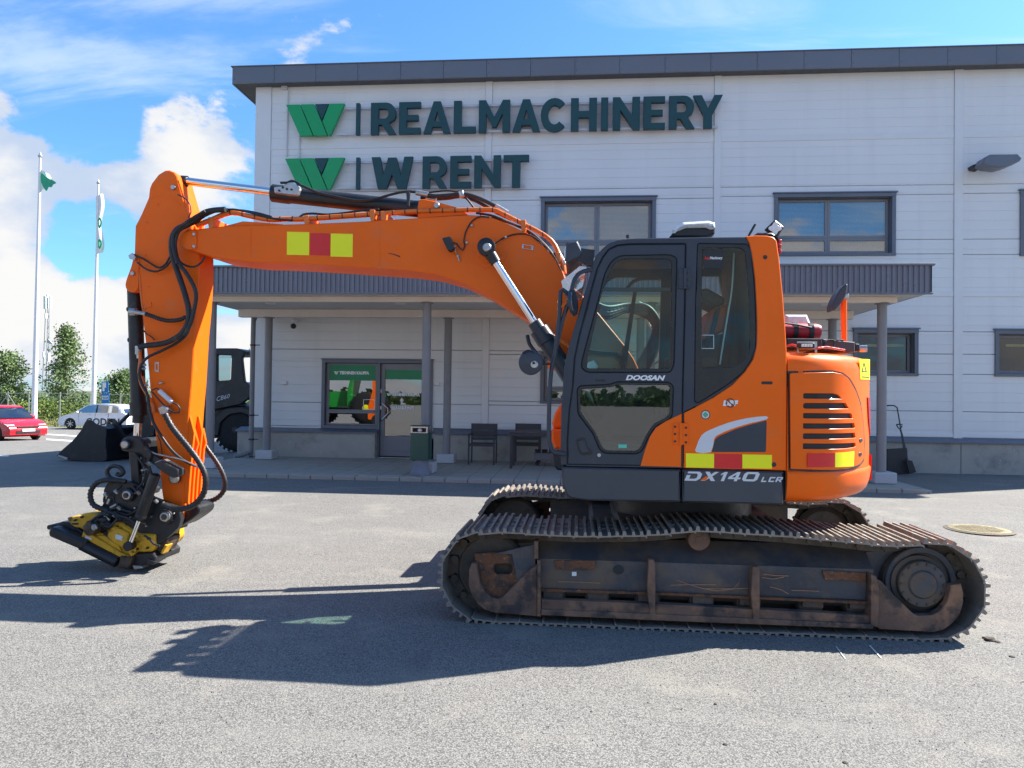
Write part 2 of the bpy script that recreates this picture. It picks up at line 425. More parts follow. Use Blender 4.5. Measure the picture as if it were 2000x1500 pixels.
# ================================================================ showroom building
YW = 17.0; PAV = .165
bld = thing('showroom_building', 'large pale grey two-storey showroom hall with dark roof edge behind the orange excavator', 'building', (-7.75, YW, 0))
XL, XRR = -7.75, 15.5
def xw(px, py=400, Y=YW): return P(px, py, Y).x
pil = [(-7.75, xw(527)), (xw(946), xw(959)), (xw(1393.5), xw(1407)), (xw(1863), xw(1880)), (13.2, 13.4)]
ZTOP = P(980, 158, YW).z
seams = [.62, 1.42, 2.67, 3.98, 5.18, 6.38, 7.47, ZTOP]
windows = {  # name: casing px rect
 'w1': (1056, 386, 1281, 503), 'w2': (1511, 378, 1749, 500), 'w3': (1991, 372, 2160, 500),
 'l1': (1666, 643, 1793, 734), 'l2': (1942, 645, 2068, 736), 'g1': (1055, 690, 1180, 789), 'shop': (629, 703, 845, 838)}
wr = {k: rect(*v, YW) for k, v in windows.items()}
holes = []
for k, (x0, x1, z0, z1) in wr.items(): holes.append((x0+.04, x1-.04, z0+.04, z1-.04))
x0, x1, z0, z1 = rect(736, 703, 845, 893, YW); holes.append((x0, x1-.04, 0, z1-.04)); door_r = (x0, x1, z0, z1)
def panel(x0, x1, z0, z1):
    """cladding panel with horizontal grooves, face at YW"""
    g = .004; x0 += g; x1 -= g; z0 += g; z1 -= g
    zs = [(z0, 0.012), (z0+.01, 0)]
    base = 1.42; k = math.ceil((z0-base)/.2083)
    while base+k*.2083 < z1-.03:
        q = base+k*.2083
        if q > z0+.03: zs += [(q-.007, 0), (q, .007), (q+.007, 0)]
        k += 1
    zs += [(z1-.01, 0), (z1, .012)]
    v = []; f = []
    for (z, d) in zs: v += [(x0, YW+d, z), (x1, YW+d, z)]
    for i in range(len(zs)-1): f.append((2*i, 2*i+1, 2*i+3, 2*i+2))
    n = len(v); v += [(x0, YW+.08, z0), (x1, YW+.08, z0), (x0, YW+.08, z1), (x1, YW+.08, z1)]
    f += [(0, n, n+1, 1), (n-2, n-1, n+3, n+2), (n, n+2, n+3, n+1)]
    mk('wall_panel', v, f, m_wall, bld, 20)
for bi in range(len(pil)-1):
    bx0, bx1 = pil[bi][1], pil[bi+1][0]
    for si in range(len(seams)-1):
        a, b = seams[si], seams[si+1]
        hs = [h for h in holes if h[0] < bx1 and h[1] > bx0 and h[2] < b and h[3] > a]
        zb = sorted({a, b, *[z for h in hs for z in (h[2], h[3]) if a < z < b]})
        for za, zc in zip(zb, zb[1:]):
            xs = [bx0]
            for h in sorted(hs):
                if h[2] <= za+1e-4 and h[3] >= zc-1e-4: xs += [max(bx0, h[0]), min(bx1, h[1])]
            xs.append(bx1)
            for i in range(0, len(xs), 2):
                if xs[i+1]-xs[i] > .03: panel(xs[i], xs[i+1], za, zc)
for (a, b) in pil: MB().box((a, YW-.03, .6), (b, YW+.08, ZTOP), .004).build('pilaster', m_pil, bld)
for (z0, z1) in ((7.40, 7.53), (3.925, 4.035)):
    for i in range(len(pil)-1):
        if z0 < 5: 
            MB().box((pil[i][1]+.003, YW-.014, z0), (pil[i+1][0]-.003, YW+.05, z1), .003).build('belt_trim', m_pil, bld)
        else: MB().box((pil[i][1]+.003, YW-.014, z0), (pil[i+1][0]-.003, YW+.05, z1), .003).build('belt_trim', m_pil, bld)
# side wall, back wall, interior
MB().box((XL, YW+.083, .0), (XL+.12, 34, ZTOP)).build('side_wall', m_wall, bld)
MB().box((13.4, YW+.083, .0), (13.3, 34, ZTOP)).build('side_wall', m_wall, bld)
MB().box((XL, 34, 0), (13.4, 34.2, ZTOP)).build('back_wall', m_wall, bld)
ib = MB(); ib.box((XL+.15, 24, .1), (13.2, 24.1, 8.5)); ib.box((XL+.15, YW+.1, 3.6), (13.2, 24, 3.8)); ib.box((XL+.15, YW+.1, .1), (13.2, 24, .15)); ib.box((XL+.2, YW+.1, .1), (XL+.3, 24, 8.5))
ib.build('interior_shell', M('interior_paint', (.16, .16, .16), .8), bld)
# roof
YE = 16.70; ex0 = P(455, 145, YE).x; ezt = P(980, 116, YE).z; ezb = P(980, 149.5, YE).z
MB().box((ex0+.03, YE+.05, ezb+.07), (13.6, 34.4, ezt-.06)).build('roof', m_fascia, bld)
MB().box((ex0+.01, YE+.06, ezb+.01), (13.5, YW+.4, ezb+.065)).build('roof_soffit', m_soffit_d, bld)
MB().box((ex0+.01, YW+.402, ezb+.01), (XL+.02, 34.3, ezb+.065)).build('roof_soffit', m_soffit_d, bld)
x = ex0
while x < 13.5:
    fs = MB().box((x+.003, YE, ezb), (min(x+1.0, 13.6)-.003, YE+.045, ezt), .004).build('fascia_sheet', m_fascia, bld)
    for w in (.25, .78): zz_ = ezb+(ezt-ezb)*w; MB().cyl((x+.04, YE-.004, zz_), (x+.04, YE+.01, zz_), .009, n=6).build('rivet', m_black, fs)
    x += 1.0
MB().box((ex0-.04, YE+.05, ezb), (ex0-.005, 34.4, ezt), .004).build('verge_sheet', m_fascia, bld)
MB().box((ex0-.05, YE-.02, ezt+.001), (13.6, YE+.2, ezt+.02)).build('roof_flashing', m_fascia, bld)
# plinth
pt = P(1760, 863, 16.9).z; ft = P(1760, 843, 16.95).z
px0 = P(463, 870, 16.75).x; 
MB().box((px0, 16.75, .0), (P(732, 870, 16.75).x, YW+.1, pt-.02), .006).build('plinth', m_conc, bld)
MB().prism([[(0, 0), (0, 1), (1, 1), (1, 0)]], 0, 1, 0, tr=lambda u, w, q: (px0-.03+(P(735, 870, 16.72).x-px0+.03)*u, 16.70+.32*w, (pt-.02)+(.03+.07*w)*q)).build('plinth_flashing', m_trim, bld)
x = P(846, 870, 16.85).x
edges = [x, x+3, x+6, P(1877, 900, 16.85).x, P(1877, 900, 16.85).x+3.6, 13.35]
for a, b in zip(edges, edges[1:]): MB().box((a+.006, 16.85, .0), (b-.006, YW+.1, pt-.012), .006).build('plinth', m_conc, bld)
MB().prism([[(0, 0), (0, 1), (1, 1), (1, 0)]], 0, 1, 0, tr=lambda u, w, q: (x-.02+(13.4-x)*u, 16.80+.22*w, pt-.01+(.03+.10*w)*q)).build('plinth_flashing', m_trim, bld)
MB().box((x, YW-.012, pt+.12), (13.3, YW+.05, pt+.19), .003).build('base_trim', m_pil, bld)
# windows
m_lowglass = glass('low_window_glass', (.55, .6, .6), .10)
def window(key, mull=(), trans=None, blind=None, tm=m_trim, label=None, deep=.13, gl=None):
    x0, x1, z0, z1 = wr[key]; c = .085
    w = MB(); y0, y1 = YW-.045, YW+.04
    w.box((x0, y0, z1-c), (x1, y1, z1), .004); w.box((x0, y0, z0), (x1, y1, z0+c*.7), .004)
    w.box((x0+.004, y0+.004, z0+c*.7), (x0+c, y1, z1-c), .003); w.box((x1-c, y0+.004, z0+c*.7), (x1-.004, y1, z1-c), .003)
    w.box((x0-.03, y0-.02, z1+.002), (x1+.03, y0+.07, z1+.03), .003)
    wn = w.build('window', tm, bld)
    if label: wn['label'] = label
    a0, a1, b0, b1 = x0+c, x1-c, z0+c*.7, z1-c; s = .06; yb = YW+deep
    f = MB()
    f.box((a0-.03, YW+.041, b0-.03), (a0+.012, yb+.06, b1+.03)); f.box((a1-.012, YW+.041, b0-.03), (a1+.03, yb+.06, b1+.03)); f.box((a0+.012, YW+.041, b1-.012), (a1-.012, yb+.06, b1+.03)); f.box((a0+.012, YW+.041, b0-.03), (a1-.012, yb+.06, b0+.012))
    f.build('reveal', tm, wn)
    a0 += .012; a1 -= .012; b0 += .012; b1 -= .012
    xs = [a0]+[xw(m_, (windows[key][1]+windows[key][3])/2) for m_ in mull]+[a1]
    zs = [b0]+([trans] if trans else [])+[b1]
    for i in range(len(xs)-1):
        for j in range(len(zs)-1):
            p, q, r, t = xs[i], xs[i+1], zs[j], zs[j+1]
            fr = MB(); fr.prism([[(p, r), (q, r), (q, t), (p, t)], [(p+s, r+s), (q-s, r+s), (q-s, t-s), (p+s, t-s)]], yb, yb+.05, .006)
            fr.build('sash', m_door, wn)
            mk('pane', [(p+s-.01, yb+.025, r+s-.01), (q-s+.01, yb+.025, r+s-.01), (q-s+.01, yb+.025, t-s+.01), (p+s-.01, yb+.025, t-s+.01)], [(0, 1, 2, 3)], gl or m_winglass, wn, 0)
            if blind:
                zb = t-(t-r)*blind
                bb = MB(); n = max(3, int((t-zb)/.03))
                for k in range(n):
                    zz = t-s-.02-k*(t-zb-s)/n; bb.obox(((p+q)/2, yb+.12, zz), ((q-p)/2-s, 0, 0), (0, .010, .006), (0, -.0005, .001))
                bb.build('blind', m_blind, wn)
window('w1', (1166,), P(1166, 471, YW).z, .98, label='upper window with closed grey blinds above the cab')
window('w2', (1620,), P(1620, 463, YW).z, .97)
window('w3', (2070,), P(2070, 463, YW).z, .97)
window('l1', (), None, None, deep=.16, gl=m_lowglass); window('l2', (), None, None, deep=.16, gl=m_lowglass); window('g1', (), P(1100, 760, YW).z, .3)
for (a, b) in ((1690, 1765), (1965, 2060)): MB().box((P(a, 676, 17.5).x, 17.5, P(a, 677, 17.5).z), (P(b, 676, 17.5).x, 17.53, P(a, 672, 17.5).z)).build('light_strip', M('light_strip_yellow', (.8, .75, .3), .6), bld)  # yellow bar: the strip of light inside the low windows, put in as colour
# shop front
x0, x1, z0, z1 = rect(629, 703, 845, 838, YW); dx = P(737, 800, YW).x; dz = PAV+.01
c = .075; f = MB(); yb = YW+.06
f.box((x0, YW-.05, z1-c), (x1, YW+.05, z1), .004); f.box((x0, YW-.045, z0), (x0+c, YW+.05, z1-c-.001)); f.box((x1-c, YW-.045, dz), (x1, YW+.05, z1-c-.001)); f.box((x0+c, YW-.045, z0), (dx-.001, YW+.05, z0+c))
f.box((x0-.02, YW-.07, z1+.001), (x1+.02, YW, z1+.025))
f.box((dx, YW-.04, dz), (dx+.06, YW+.07, z1-c-.002))
sf = f.build('shopfront', m_trim, bld); sf['label'] = 'grey entrance frame with green banded shop window and door'
zt = P(680, 803, YW).z
a0, a1, b0, b1 = x0+c+.002, dx-.002, z0+c+.002, z1-c-.002; s = .07
for r, t in ((b0, zt), (zt+.002, b1)):
    MB().prism([[(a0, r), (a1, r), (a1, t), (a0, t)], [(a0+s, r+s*.5), (a1-s, r+s*.5), (a1-s, t-s*.7), (a0+s, t-s*.7)]], yb, yb+.05, .005).build('sash', m_door, sf)
    mk('pane', [(a0+s-.01, yb+.02, r+s*.5-.01), (a1-s+.01, yb+.02, r+s*.5-.01), (a1-s+.01, yb+.02, t-s*.7+.01), (a0+s-.01, yb+.02, t-s*.7+.01)], [(0, 1, 2, 3)], m_shopglass, sf, 0)
gy = P(680, 743, YW).z
MB().box((a0+s, yb+.012, gy), (a1-s, yb+.016, b1-s*.7)).build('green_film', m_film, sf)
MB().prism([[(P(709+12*u, 790, yb).x, P(712, 800-20*w, yb).z) for u, w in ((0, 0), (2, 0), (2, 1), (0, 1))], [(P(710.2+10.6*u, 790, yb).x, P(712, 799-18*w, yb).z) for u, w in ((0, 0), (2, 0), (2, 1), (0, 1))]], yb+.010, yb+.014).build('sticker', m_white, sf)
text('window_lettering', 'TEKNINEN KAUPPA', 663, 725, 721, 731.5, yb+.008, m_lett, sf, .055)
def shield(px, py, w, h, Y, par, mat=m_white):
    q = lambda u, v_: (px+w*u, py+h*v_)
    b = MB(); b.px([q(0, 0), q(.28, 0), q(.42, .9), q(.3, .9)], Y, .003); b.px([q(.31, 0), q(.55, 0), q(.7, 1), q(.46, 1)], Y, .003); b.px([q(.8, 0), q(1, 0), q(.74, .9), q(.62, .6)], Y, .003)
    b.build('shield_mark', mat, par, 0)
shield(652, 725, 9, 6.5, yb+.008, sf)
# door leaf
d0, d1 = dx+.065, x1-c-.003; dzt = z1-c-.006; dl = MB(); s = .13
gz0, gz1 = P(780, 852, YW).z, P(780, 722, YW).z
dl.prism([[(d0, dz+.02), (d1, dz+.02), (d1, dzt), (d0, dzt)], [(d0+s*.75, gz0), (d1-s, gz0), (d1-s, gz1), (d0+s*.75, gz1)]], yb-.02, yb+.035, .006)
dl.prism([[(d0+s*.7, dz+.14), (d1-s, dz+.14), (d1-s, gz0-.10), (d0+s*.7, gz0-.10)]], yb-.026, yb-.019, .004)
door = dl.build('entrance_door', m_door, bld)
mk('pane', [(d0+s*.7, yb+.01, gz0-.01), (d1-s+.01, yb+.01, gz0-.01), (d1-s+.01, yb+.01, gz1+.01), (d0+s*.7, yb+.01, gz1+.01)], [(0, 1, 2, 3)], glass('door_glass', (.35, .4, .38), .28), door, 0)
MB().box((d0+s*.76, yb-.002, P(780, 741, YW).z), (d1-s-.002, yb+.004, gz1-.003)).build('green_film', m_film, door)
text('door_lettering', 'TEKNINEN KAUPPA', 764, 767.5, 820, 774, yb-.006, m_lett, door, .055)
text('door_lettering', 'SISÄÄNKÄYNTI', 765, 792.5, 808, 800.5, yb-.006, m_lett, door, .055)
shield(755, 768, 7.5, 5.5, yb-.006, door)
MB().px([(784.5, 776.5), (789, 783), (786.3, 783), (786.3, 787.3), (792, 787.3), (792, 790), (782.7, 790), (782.7, 783), (780.3, 783)], yb-.006, .004).build('arrow_mark', m_white, door, 0)
MB().tube([P(743, 787, yb-.03), P(746, 788, yb-.1), P(757, 797, yb-.1), P(758, 807, yb-.1), P(746, 819, yb-.1), P(743, 822, yb-.03)], .012, 8).build('door_handle', m_steel, door)
MB().px([(741.5, 760), (745, 760), (745, 767), (741.5, 767)], yb-.04, .02, .003).px([(741.5, 793), (745, 793), (745, 800), (741.5, 800)], yb-.04, .02, .003).build('lock', m_steel, door)
MB().box((d0-.02, YW-.1, PAV), (d1+.05, YW+.06, PAV+.012)).build('threshold', m_alu, bld)
# door bottom shop interior: tractor stands inside (below)
# ---- canopy
YC = 13.27; ZC0 = P(1500, 573, YC).z; ZC1 = P(1500, 515, YC).z; CX1 = P(1822, 545, YC).x; CX0 = XL
def corr(u0, u1, fixed, axis):
    pitch = .0895; n = int((u1-u0)/pitch); prof = []
    for k in range(n):
        u = u0+k*pitch; prof += [(u, 0), (u+.036, 0), (u+.046, .022), (u+.078, .022), (u+.088, 0)]
    prof = [p for p in prof if p[0] < u1]; v = []; f = []
    for (u, d) in prof:
        for z in (ZC0+.02, ZC1-.04): v.append((u, fixed+d, z) if axis == 'x' else (fixed-d, u, z))
    for i in range(len(prof)-1): f.append((2*i, 2*i+2, 2*i+3, 2*i+1))
    return v, f
m_corr = M('corrugated_sheet', (.15, .16, .195), .35, .15, .05, 1.5)
v, f = corr(CX0, CX1, YC, 'x'); can = mk('canopy_fascia', v, f, m_corr, bld, 20, recalc=False)
v, f = corr(YC+.03, YW-.03, CX1, 'y'); mk('canopy_fascia', v, f, m_corr, bld, 20, recalc=False)
v, f = corr(YC+.03, YW-.03, CX0+.025, 'y'); mk('canopy_fascia', v, f, m_corr, bld, 20, recalc=False)
MB().box((CX0-.01, YC-.03, ZC1-.04), (CX1+.03, YW-.035, ZC1), .006).build('canopy_capping', m_fascia, bld)
MB().box((CX0+.03, YC+.03, ZC0+.02), (CX1-.03, YW-.035, ZC0+.06)).build('canopy_soffit', m_soffit, bld)
MB().box((CX0, YC-.006, ZC0-.012), (CX1+.006, YC+.05, ZC0+.019), .003).build('drip_edge', m_fascia, bld)
zb1 = P(835, 590, 13.85).z
MB().box((CX0+.15, 13.82, zb1), (CX1-.35, 14.02, ZC0+.018), .01).build('canopy_beam', m_beam, bld)
zb2 = P(800, 620.5, 16.0).z
MB().box((CX0+.15, 15.95, zb2), (CX1-.35, 16.13, ZC0+.018), .01).build('canopy_beam', m_beam, bld)
lt = M('canopy_lamp', (.75, .73, .68), .4)
for (px, py) in ((533, 602), (785, 603), (1280, 604), (1612, 605)):
    p = P(px, py, 15.0); xx = p.x
    MB().lathe((xx, 14.9, ZC0+.019), (xx, 14.9, ZC0-.01), [(0, .11), (.02, .11), (.026, .08), (.027, .02)], 20).build('canopy_light', lt, bld)
def column(px, Y, ztop):
    xx = P(px, 750, Y).x; r = .083
    c = MB().cyl((xx, Y, PAV+.14), (xx, Y, ztop-.012), r, n=28).cyl((xx, Y, ztop-.012), (xx, Y, ztop), .125, n=28).build('canopy_column', m_col, bld)
    MB().box((xx-.18, Y-.19, PAV+.0), (xx+.2, Y+.19, PAV+.20), .015).build('column_base', m_conclt, c)
for px in (412, 832, 1270, 1722): column(px, 13.92, zb1)
for px in (523, 874, 1250, 1625): column(px, 16.04, zb2)
# downpipe at the left corner
xx = P(500, 750, 16.6).x
dp = MB().tube([(xx, 16.7, zb2+.3), (xx, 16.45, zb2), (xx, 16.4, zb2-.2), (xx, 16.4, .4), (xx-.02, 16.35, .28), (xx-.22, 16.2, .2), (xx-.28, 16.15, .2)], .055, 14, .08).build('downpipe', m_col, bld)
for z in (2.7, 1.1, .55): MB().cyl((xx, 16.4, z), (xx, 16.4, z+.035), .065).bar((xx, 16.4, z+.02), (xx+.16, 16.4, z+.02), .02, .02).build('pipe_clamp', m_black, dp)
# pavement
pv = thing('pavement', None, None, (CX0, 13.1, 0), kind='structure')
pX1 = P(1822, 945, 13.2).x; X = -7.7; sl = None; i = 0; W_ = .41; PD_ = .62
MB().box((X+.01, 13.2, -.05), (pX1-.01, 16.83, PAV-.035)).build('bedding', m_conc, pv)
while X < pX1-.2:
    for j in range(6):
        y = 13.27+j*.597
        if sl is None:
            sl = MB().box((.003, .003, -.06), (W_-.003, .594, 0), .006).build('paving_slab', m_slab, None); o = sl; COL.objects.unlink(sl)
        o = sl.copy(); COL.objects.link(o); o.parent = pv; o.matrix_parent_inverse = Matrix.Translation(-world_loc(pv))
        o.location = (X, y, PAV-random.random()*.005); o.rotation_euler = (random.uniform(-.003, .003), random.uniform(-.003, .003), 0)
    X += W_; i += 1
bpy.data.objects.remove(sl)
X = -7.7; ks = None
while X < pX1-.2:
    if ks is None: ks = MB().box((.005, 0, -.16), (W_-.005, .155, 0), .012).build('kerb_stone', m_slab, pv); o = ks
    else: o = ks.copy(); COL.objects.link(o)
    o.location = (X, 13.10, PAV-.004-random.random()*.006); X += W_
# ---- wall signs
YS = YW-.22
def fitrect(a, b, c_, d, Y=YS): return rect(a, b, c_, d, Y)
ST = .27
def glyph(ch):
    s = ST
    if ch == 'I': return [[(0, 0), (1, 0), (1, 1), (0, 1)]]
    if ch == 'L': return [[(0, 0), (1, 0), (1, .19), (.36, .19), (.36, 1), (0, 1)]]
    if ch == 'E': return [[(0, 0), (1, 0), (1, .19), (.36, .19), (.36, .41), (.9, .41), (.9, .59), (.36, .59), (.36, .81), (1, .81), (1, 1), (0, 1)]]
    if ch == 'T': return [[(.34, 0), (.66, 0), (.66, .8), (1, .8), (1, 1), (0, 1), (0, .8), (.34, .8)]]
    if ch == 'H': return [[(0, 0), (.3, 0), (.3, .40), (.7, .40), (.7, 0), (1, 0), (1, 1), (.7, 1), (.7, .60), (.3, .60), (.3, 1), (0, 1)]]
    if ch == 'N': return [[(0, 0), (.28, 0), (.28, .60), (.76, 0), (1, 0), (1, 1), (.72, 1), (.72, .41), (.26, 1), (0, 1)]]
    if ch == 'M': return [[(0, 0), (.24, 0), (.24, .58), (.44, .16), (.56, .16), (.76, .58), (.76, 0), (1, 0), (1, 1), (.77, 1), (.5, .47), (.23, 1), (0, 1)]]
    if ch == 'A': return [[(0, 0), (.27, 0), (.34, .2), (.66, .2), (.73, 0), (1, 0), (.63, 1), (.37, 1)], [(.40, .385), (.60, .385), (.5, .68)]]
    if ch == 'Y': return [[(.36, 0), (.64, 0), (.64, .38), (1, 1), (.71, 1), (.5, .60), (.29, 1), (0, 1), (.36, .38)]]
    if ch == 'W': return [[(.16, 0), (.37, 0), (.5, .46), (.63, 0), (.84, 0), (1, 1), (.79, 1), (.71, .42), (.6, .98), (.4, .98), (.29, .42), (.21, 1), (0, 1)]]
    if ch == 'R':
        arc = [(.58+.40*math.cos(a), .65+.35*math.sin(a)) for a in [math.pi*(.5-k/10) for k in range(1, 8)]]
        hol = [(.55+.14*math.cos(a), .65+.155*math.sin(a)) for a in [math.pi*(.5-k/6) for k in range(0, 7)]]
        return [[(0, 0), (.3, 0), (.3, .30), (.44, .30), (.68, 0), (1, 0), (.72, .36)]+arc[::-1][:7]+[(.58, 1), (0, 1)], [(.3, .495)]+[(.3, .805)]+hol]
    if ch == 'C':
        o = [(.52+.52*math.cos(a), .5+.52*math.sin(a)) for a in [math.pi*(.24+k*1.52/18) for k in range(19)]]
        n = [(.52+.24*math.cos(a), .5+.30*math.sin(a)) for a in [math.pi*(.24+k*1.52/18) for k in range(19)]][::-1]
        return [o+n]
def sign(name, label, logo, letters, ytl, ybl, ref, bar, loc):
    t = thing(name, label, 'wall sign', loc)
    z0, z1 = P(ref, ybl, YS).z, P(ref, ytl, YS).z
    def put(loops, x0, x1, nm, mat, d=.1):
        MB().prism([[(x0+(x1-x0)*u, z0+(z1-z0)*w) for (u, w) in l] for l in loops], YS, YS+d, .004).build(nm, mat, t, 30)
    mid = (ytl+ybl)/2
    for (ch, a, b) in letters:
        yy = mid-(((a+b)/2-ref)*.021 if name else 0)
        put(glyph(ch), P(a, yy, YS).x, P(b, yy, YS).x, 'letter', m_teal)
    a, b = P(logo[0], mid, YS).x, P(logo[1], mid, YS).x
    put([[(0, 1), (.235, 1), (.47, 0), (.25, 0)]], a, b, 'emblem_stroke', m_green)
    put([[(.25, 1.0), (.485, 1.0), (.715, .0), (.485, .0)]], a, b, 'emblem_stroke', m_green)
    put([[(.745, 1), (1, 1), (.765, 0), (.73, 0), (.63, .44)]], a, b, 'emblem_stroke', m_green)
    put([[(.50, 1), (.735, 1), (.62, .5)]], a, b, 'emblem_wedge', m_teal)
    put([[(0, 0), (1, 0), (1, 1), (0, 1)]], P(bar[0], mid, YS).x, P(bar[1], mid, YS).x, 'divider_bar', m_teal)
    xe = P(letters[-1][2]-8, mid, YS).x
    for w in (.05, .86):
        zz = z0+(z1-z0)*w
        MB().box((b-.2, YS+.101, zz), (xe, YS+.15, zz+.05), .004).build('mounting_rail', m_trimlt, t)
    k = b
    sp = MB()
    while k < xe:
        for w in (.05, .86): sp.box((k, YS+.15, z0+(z1-z0)*w+.01), (k+.04, YW-.005, z0+(z1-z0)*w+.04))
        k += .9
    sp.build('rail_spacers', m_trimlt, t)
sign('wall_sign', 'upper dark teal wall lettering with green double-stroke emblem, the longer line', (558, 672),
     [('R', 724, 774), ('E', 779, 821), ('A', 827, 880), ('L', 886, 929), ('M', 935, 996), ('A', 1001, 1055), ('C', 1056, 1108), ('H', 1115, 1166), ('I', 1174, 1188), ('N', 1197, 1250), ('E', 1257, 1299), ('R', 1307, 1357), ('Y', 1354, 1412)], 200, 262, 750, (695, 702), (-6.8, 16.8, 7.6))
sign('wall_sign', 'lower shorter teal wall lettering with green emblem, above the excavator boom', (556, 672),
     [('W', 725, 806), ('R', 825, 873), ('E', 879, 920), ('N', 926, 978), ('T', 983, 1033)], 306.5, 368.5, 750, (695, 702), (-6.8, 16.8, 6.4))
# conduit and small wall things
MB().tube([P(500, 166, YW-.05), P(548, 165, YW-.05)], .018, 6).tube([P(563, 176, YW-.04), P(562, 200, YW-.03), P(560, 306, YW-.03)], .016, 6).tube([P(585, 262, YW-.03), P(585, 308, YW-.03)], .016, 6).px([(549, 164), (560, 164), (560, 174), (549, 174)], YW-.08, .08, .006).build('conduit', m_trimlt, bld)
lamp = thing('wall_floodlight', 'dark grey floodlight on a bracket high on the right part of the facade', 'wall lamp', (P(1935, 325, YW).x, YW, P(1935, 325, YW).z))
c = P(1950, 318, 16.6); MB().prism([[(c.x-.42, c.z-.06), (c.x-.36, c.z+.07), (c.x-.25, c.z+.13), (c.x+.30, c.z+.13), (c.x+.38, c.z+.04), (c.x+.34, c.z-.02), (c.x+.1, c.z-.12), (c.x-.05, c.z-.16), (c.x-.30, c.z-.13)]], 16.42, 16.74, .03).build('housing', m_trim, lamp)
MB().px([(1900, 322), (1912, 318), (1914, 330), (1902, 328)], 16.75, .22, .01).build('bracket', m_black, lamp)
sc = thing('security_camera', 'small white dome camera under the canopy by the wall', 'security camera', (P(575, 632, 16.8).x, 16.8, P(575, 632, 16.8).z))
c = P(576, 629, 16.8); MB().cyl(c+Vector((0, 0, .06)), c, .085, n=16, bev=.02).cyl(c+Vector((0, .2, .04)), c+Vector((0, 0, .04)), .03).build('housing', m_white, sc)
c2 = P(573, 637, 16.8); MB().sphere(c2, .065, 12).build('lens_dome', m_black, sc)
for (a, b, c_, d, l) in ((547, 744, 559, 751, 'small white wall box left of the shop window'), (848, 746, 858, 753, 'small white wall box right of the entrance door')):
    o = MB().px(rnd([(a, b), (c_, b), (c_, d), (a, d)], 1), YW-.06, .055, .01).build('wall_box', m_white); tag(o, l, 'wall box')
# litter bin
cx = P(822, 860, 13.45)
bn = thing('litter_bin', 'dark green litter bin with steel mouth on a grey concrete foot by the kerb', 'litter bin', (cx.x, 13.45, PAV))
x_ = cx.x; z = lambda py: P(822, py, 13.3).z
MB().lathe((x_, 13.45, PAV), (x_, 13.45, 2), [(0, .19), (.06, .19), (.09, .17), (.12, .15), (z(899)-PAV+.01, .145)], 28).build('foot', m_binbase, bn)
MB().prism([rnd([(x_-.17, 13.45-.155), (x_+.17, 13.45-.155), (x_+.17, 13.45+.155), (x_-.17, 13.45+.155)], .05)], z(899), z(846), .006, tr=lambda a, b, c: (a, c, b)).build('body', m_bin, bn)
MB().prism([rnd([(x_-.155, z(846)), (x_+.155, z(846)), (x_+.155, z(833)), (x_-.155, z(833))], .01), [(x_-.125, z(844)), (x_+.125, z(844)), (x_+.125, z(836)), (x_-.125, z(836))]], 13.29, 13.6, .003).build('mouth_frame', m_steel, bn)
MB().box((x_-.125, 13.42, z(844)), (x_+.125, 13.58, z(836))).build('liner', m_black, bn)
MB().sphere((x_, 13.36, z(840.5)), .045, 10).build('paper_ball', m_white, bn)
MB().prism([rnd([(x_-.172, 13.45-.17), (x_+.172, 13.45-.17), (x_+.172, 13.45+.17), (x_-.172, 13.45+.17)], .05)], z(833), z(831), .003, tr=lambda a, b, c: (a, c, b)).build('lid', m_bin, bn)
# chairs, table, crate
def chair(px, Y, label):
    xx = P(px, 870, Y).x; t = thing('terrace_chair', label, 'chair', (xx, Y, PAV), 'dark terrace chairs'); w = .27
    for sx in (-1, 1):
        for yy in (Y-.25, Y+.22): MB().box((xx+sx*w-.017, yy-.017, PAV), (xx+sx*w+.017, yy+.017, PAV+(.63 if yy < Y else .86)), .003).build('leg', m_furn, t)
        MB().box((xx+sx*w-.022, Y-.27, PAV+.63), (xx+sx*w+.022, Y+.2, PAV+.655), .004).build('armrest', m_furn, t)
    for k in range(5): MB().box((xx-w+.02, Y-.25+k*.092, PAV+.43), (xx+w-.02, Y-.17+k*.092, PAV+.45), .003).build('seat_slat', m_furn, t)
    for a, b in ((.86, .72), (.71, .57), (.56, .5)): MB().box((xx-w+.017, Y+.2, PAV+b), (xx+w-.017, Y+.215, PAV+a), .003).build('back_slat', m_furn, t)
    MB().box((xx-w, Y-.26, PAV+.39), (xx+w, Y-.23, PAV+.43)).build('seat_rail', m_furn, t)
chair(943, 15.95, 'dark terrace chair standing alone left of the table, backrest to the wall')
chair(1030, 16.3, 'dark terrace chair behind the table, half hidden')
tx0 = P(996, 880, 15.1).x; tb = thing('terrace_table', 'dark rectangular terrace table on the paving left of the cab', 'table', (tx0+.75, 15.35, PAV))
for k in range(5): MB().box((tx0-.01, 15.05+k*.14, PAV+.71), (tx0+1.5, 15.185+k*.14, PAV+.74), .003).build('table_slat', m_furn, tb)
for a in (tx0, tx0+1.44):
    for y in (15.06, 15.69): MB().box((a, y, PAV), (a+.05, y+.05, PAV+.709), .003).build('leg', m_furn, tb)
MB().box((tx0+.05, 15.065, PAV+.66), (tx0+1.44, 15.085, PAV+.708)).box((tx0+.05, 15.71, PAV+.66), (tx0+1.44, 15.73, PAV+.708)).build('apron', m_furn, tb)
x0 = P(1043, 890, 15.9).x; ct = thing('plant_tray', 'grey tray of small dark pots on casters under the table', 'plant tray', (x0+.3, 15.9, PAV))
MB().box((x0, 15.75, PAV+.12), (x0+.75, 16.05, PAV+.27), .01).build('tray', M('tray_grey', (.16, .16, .17), .6), ct)
for k in range(5): MB().cyl((x0+.08+k*.15, 15.88, PAV+.26), (x0+.08+k*.15, 15.88, PAV+.34), .05, .065, 10).build('pot', m_black, ct)
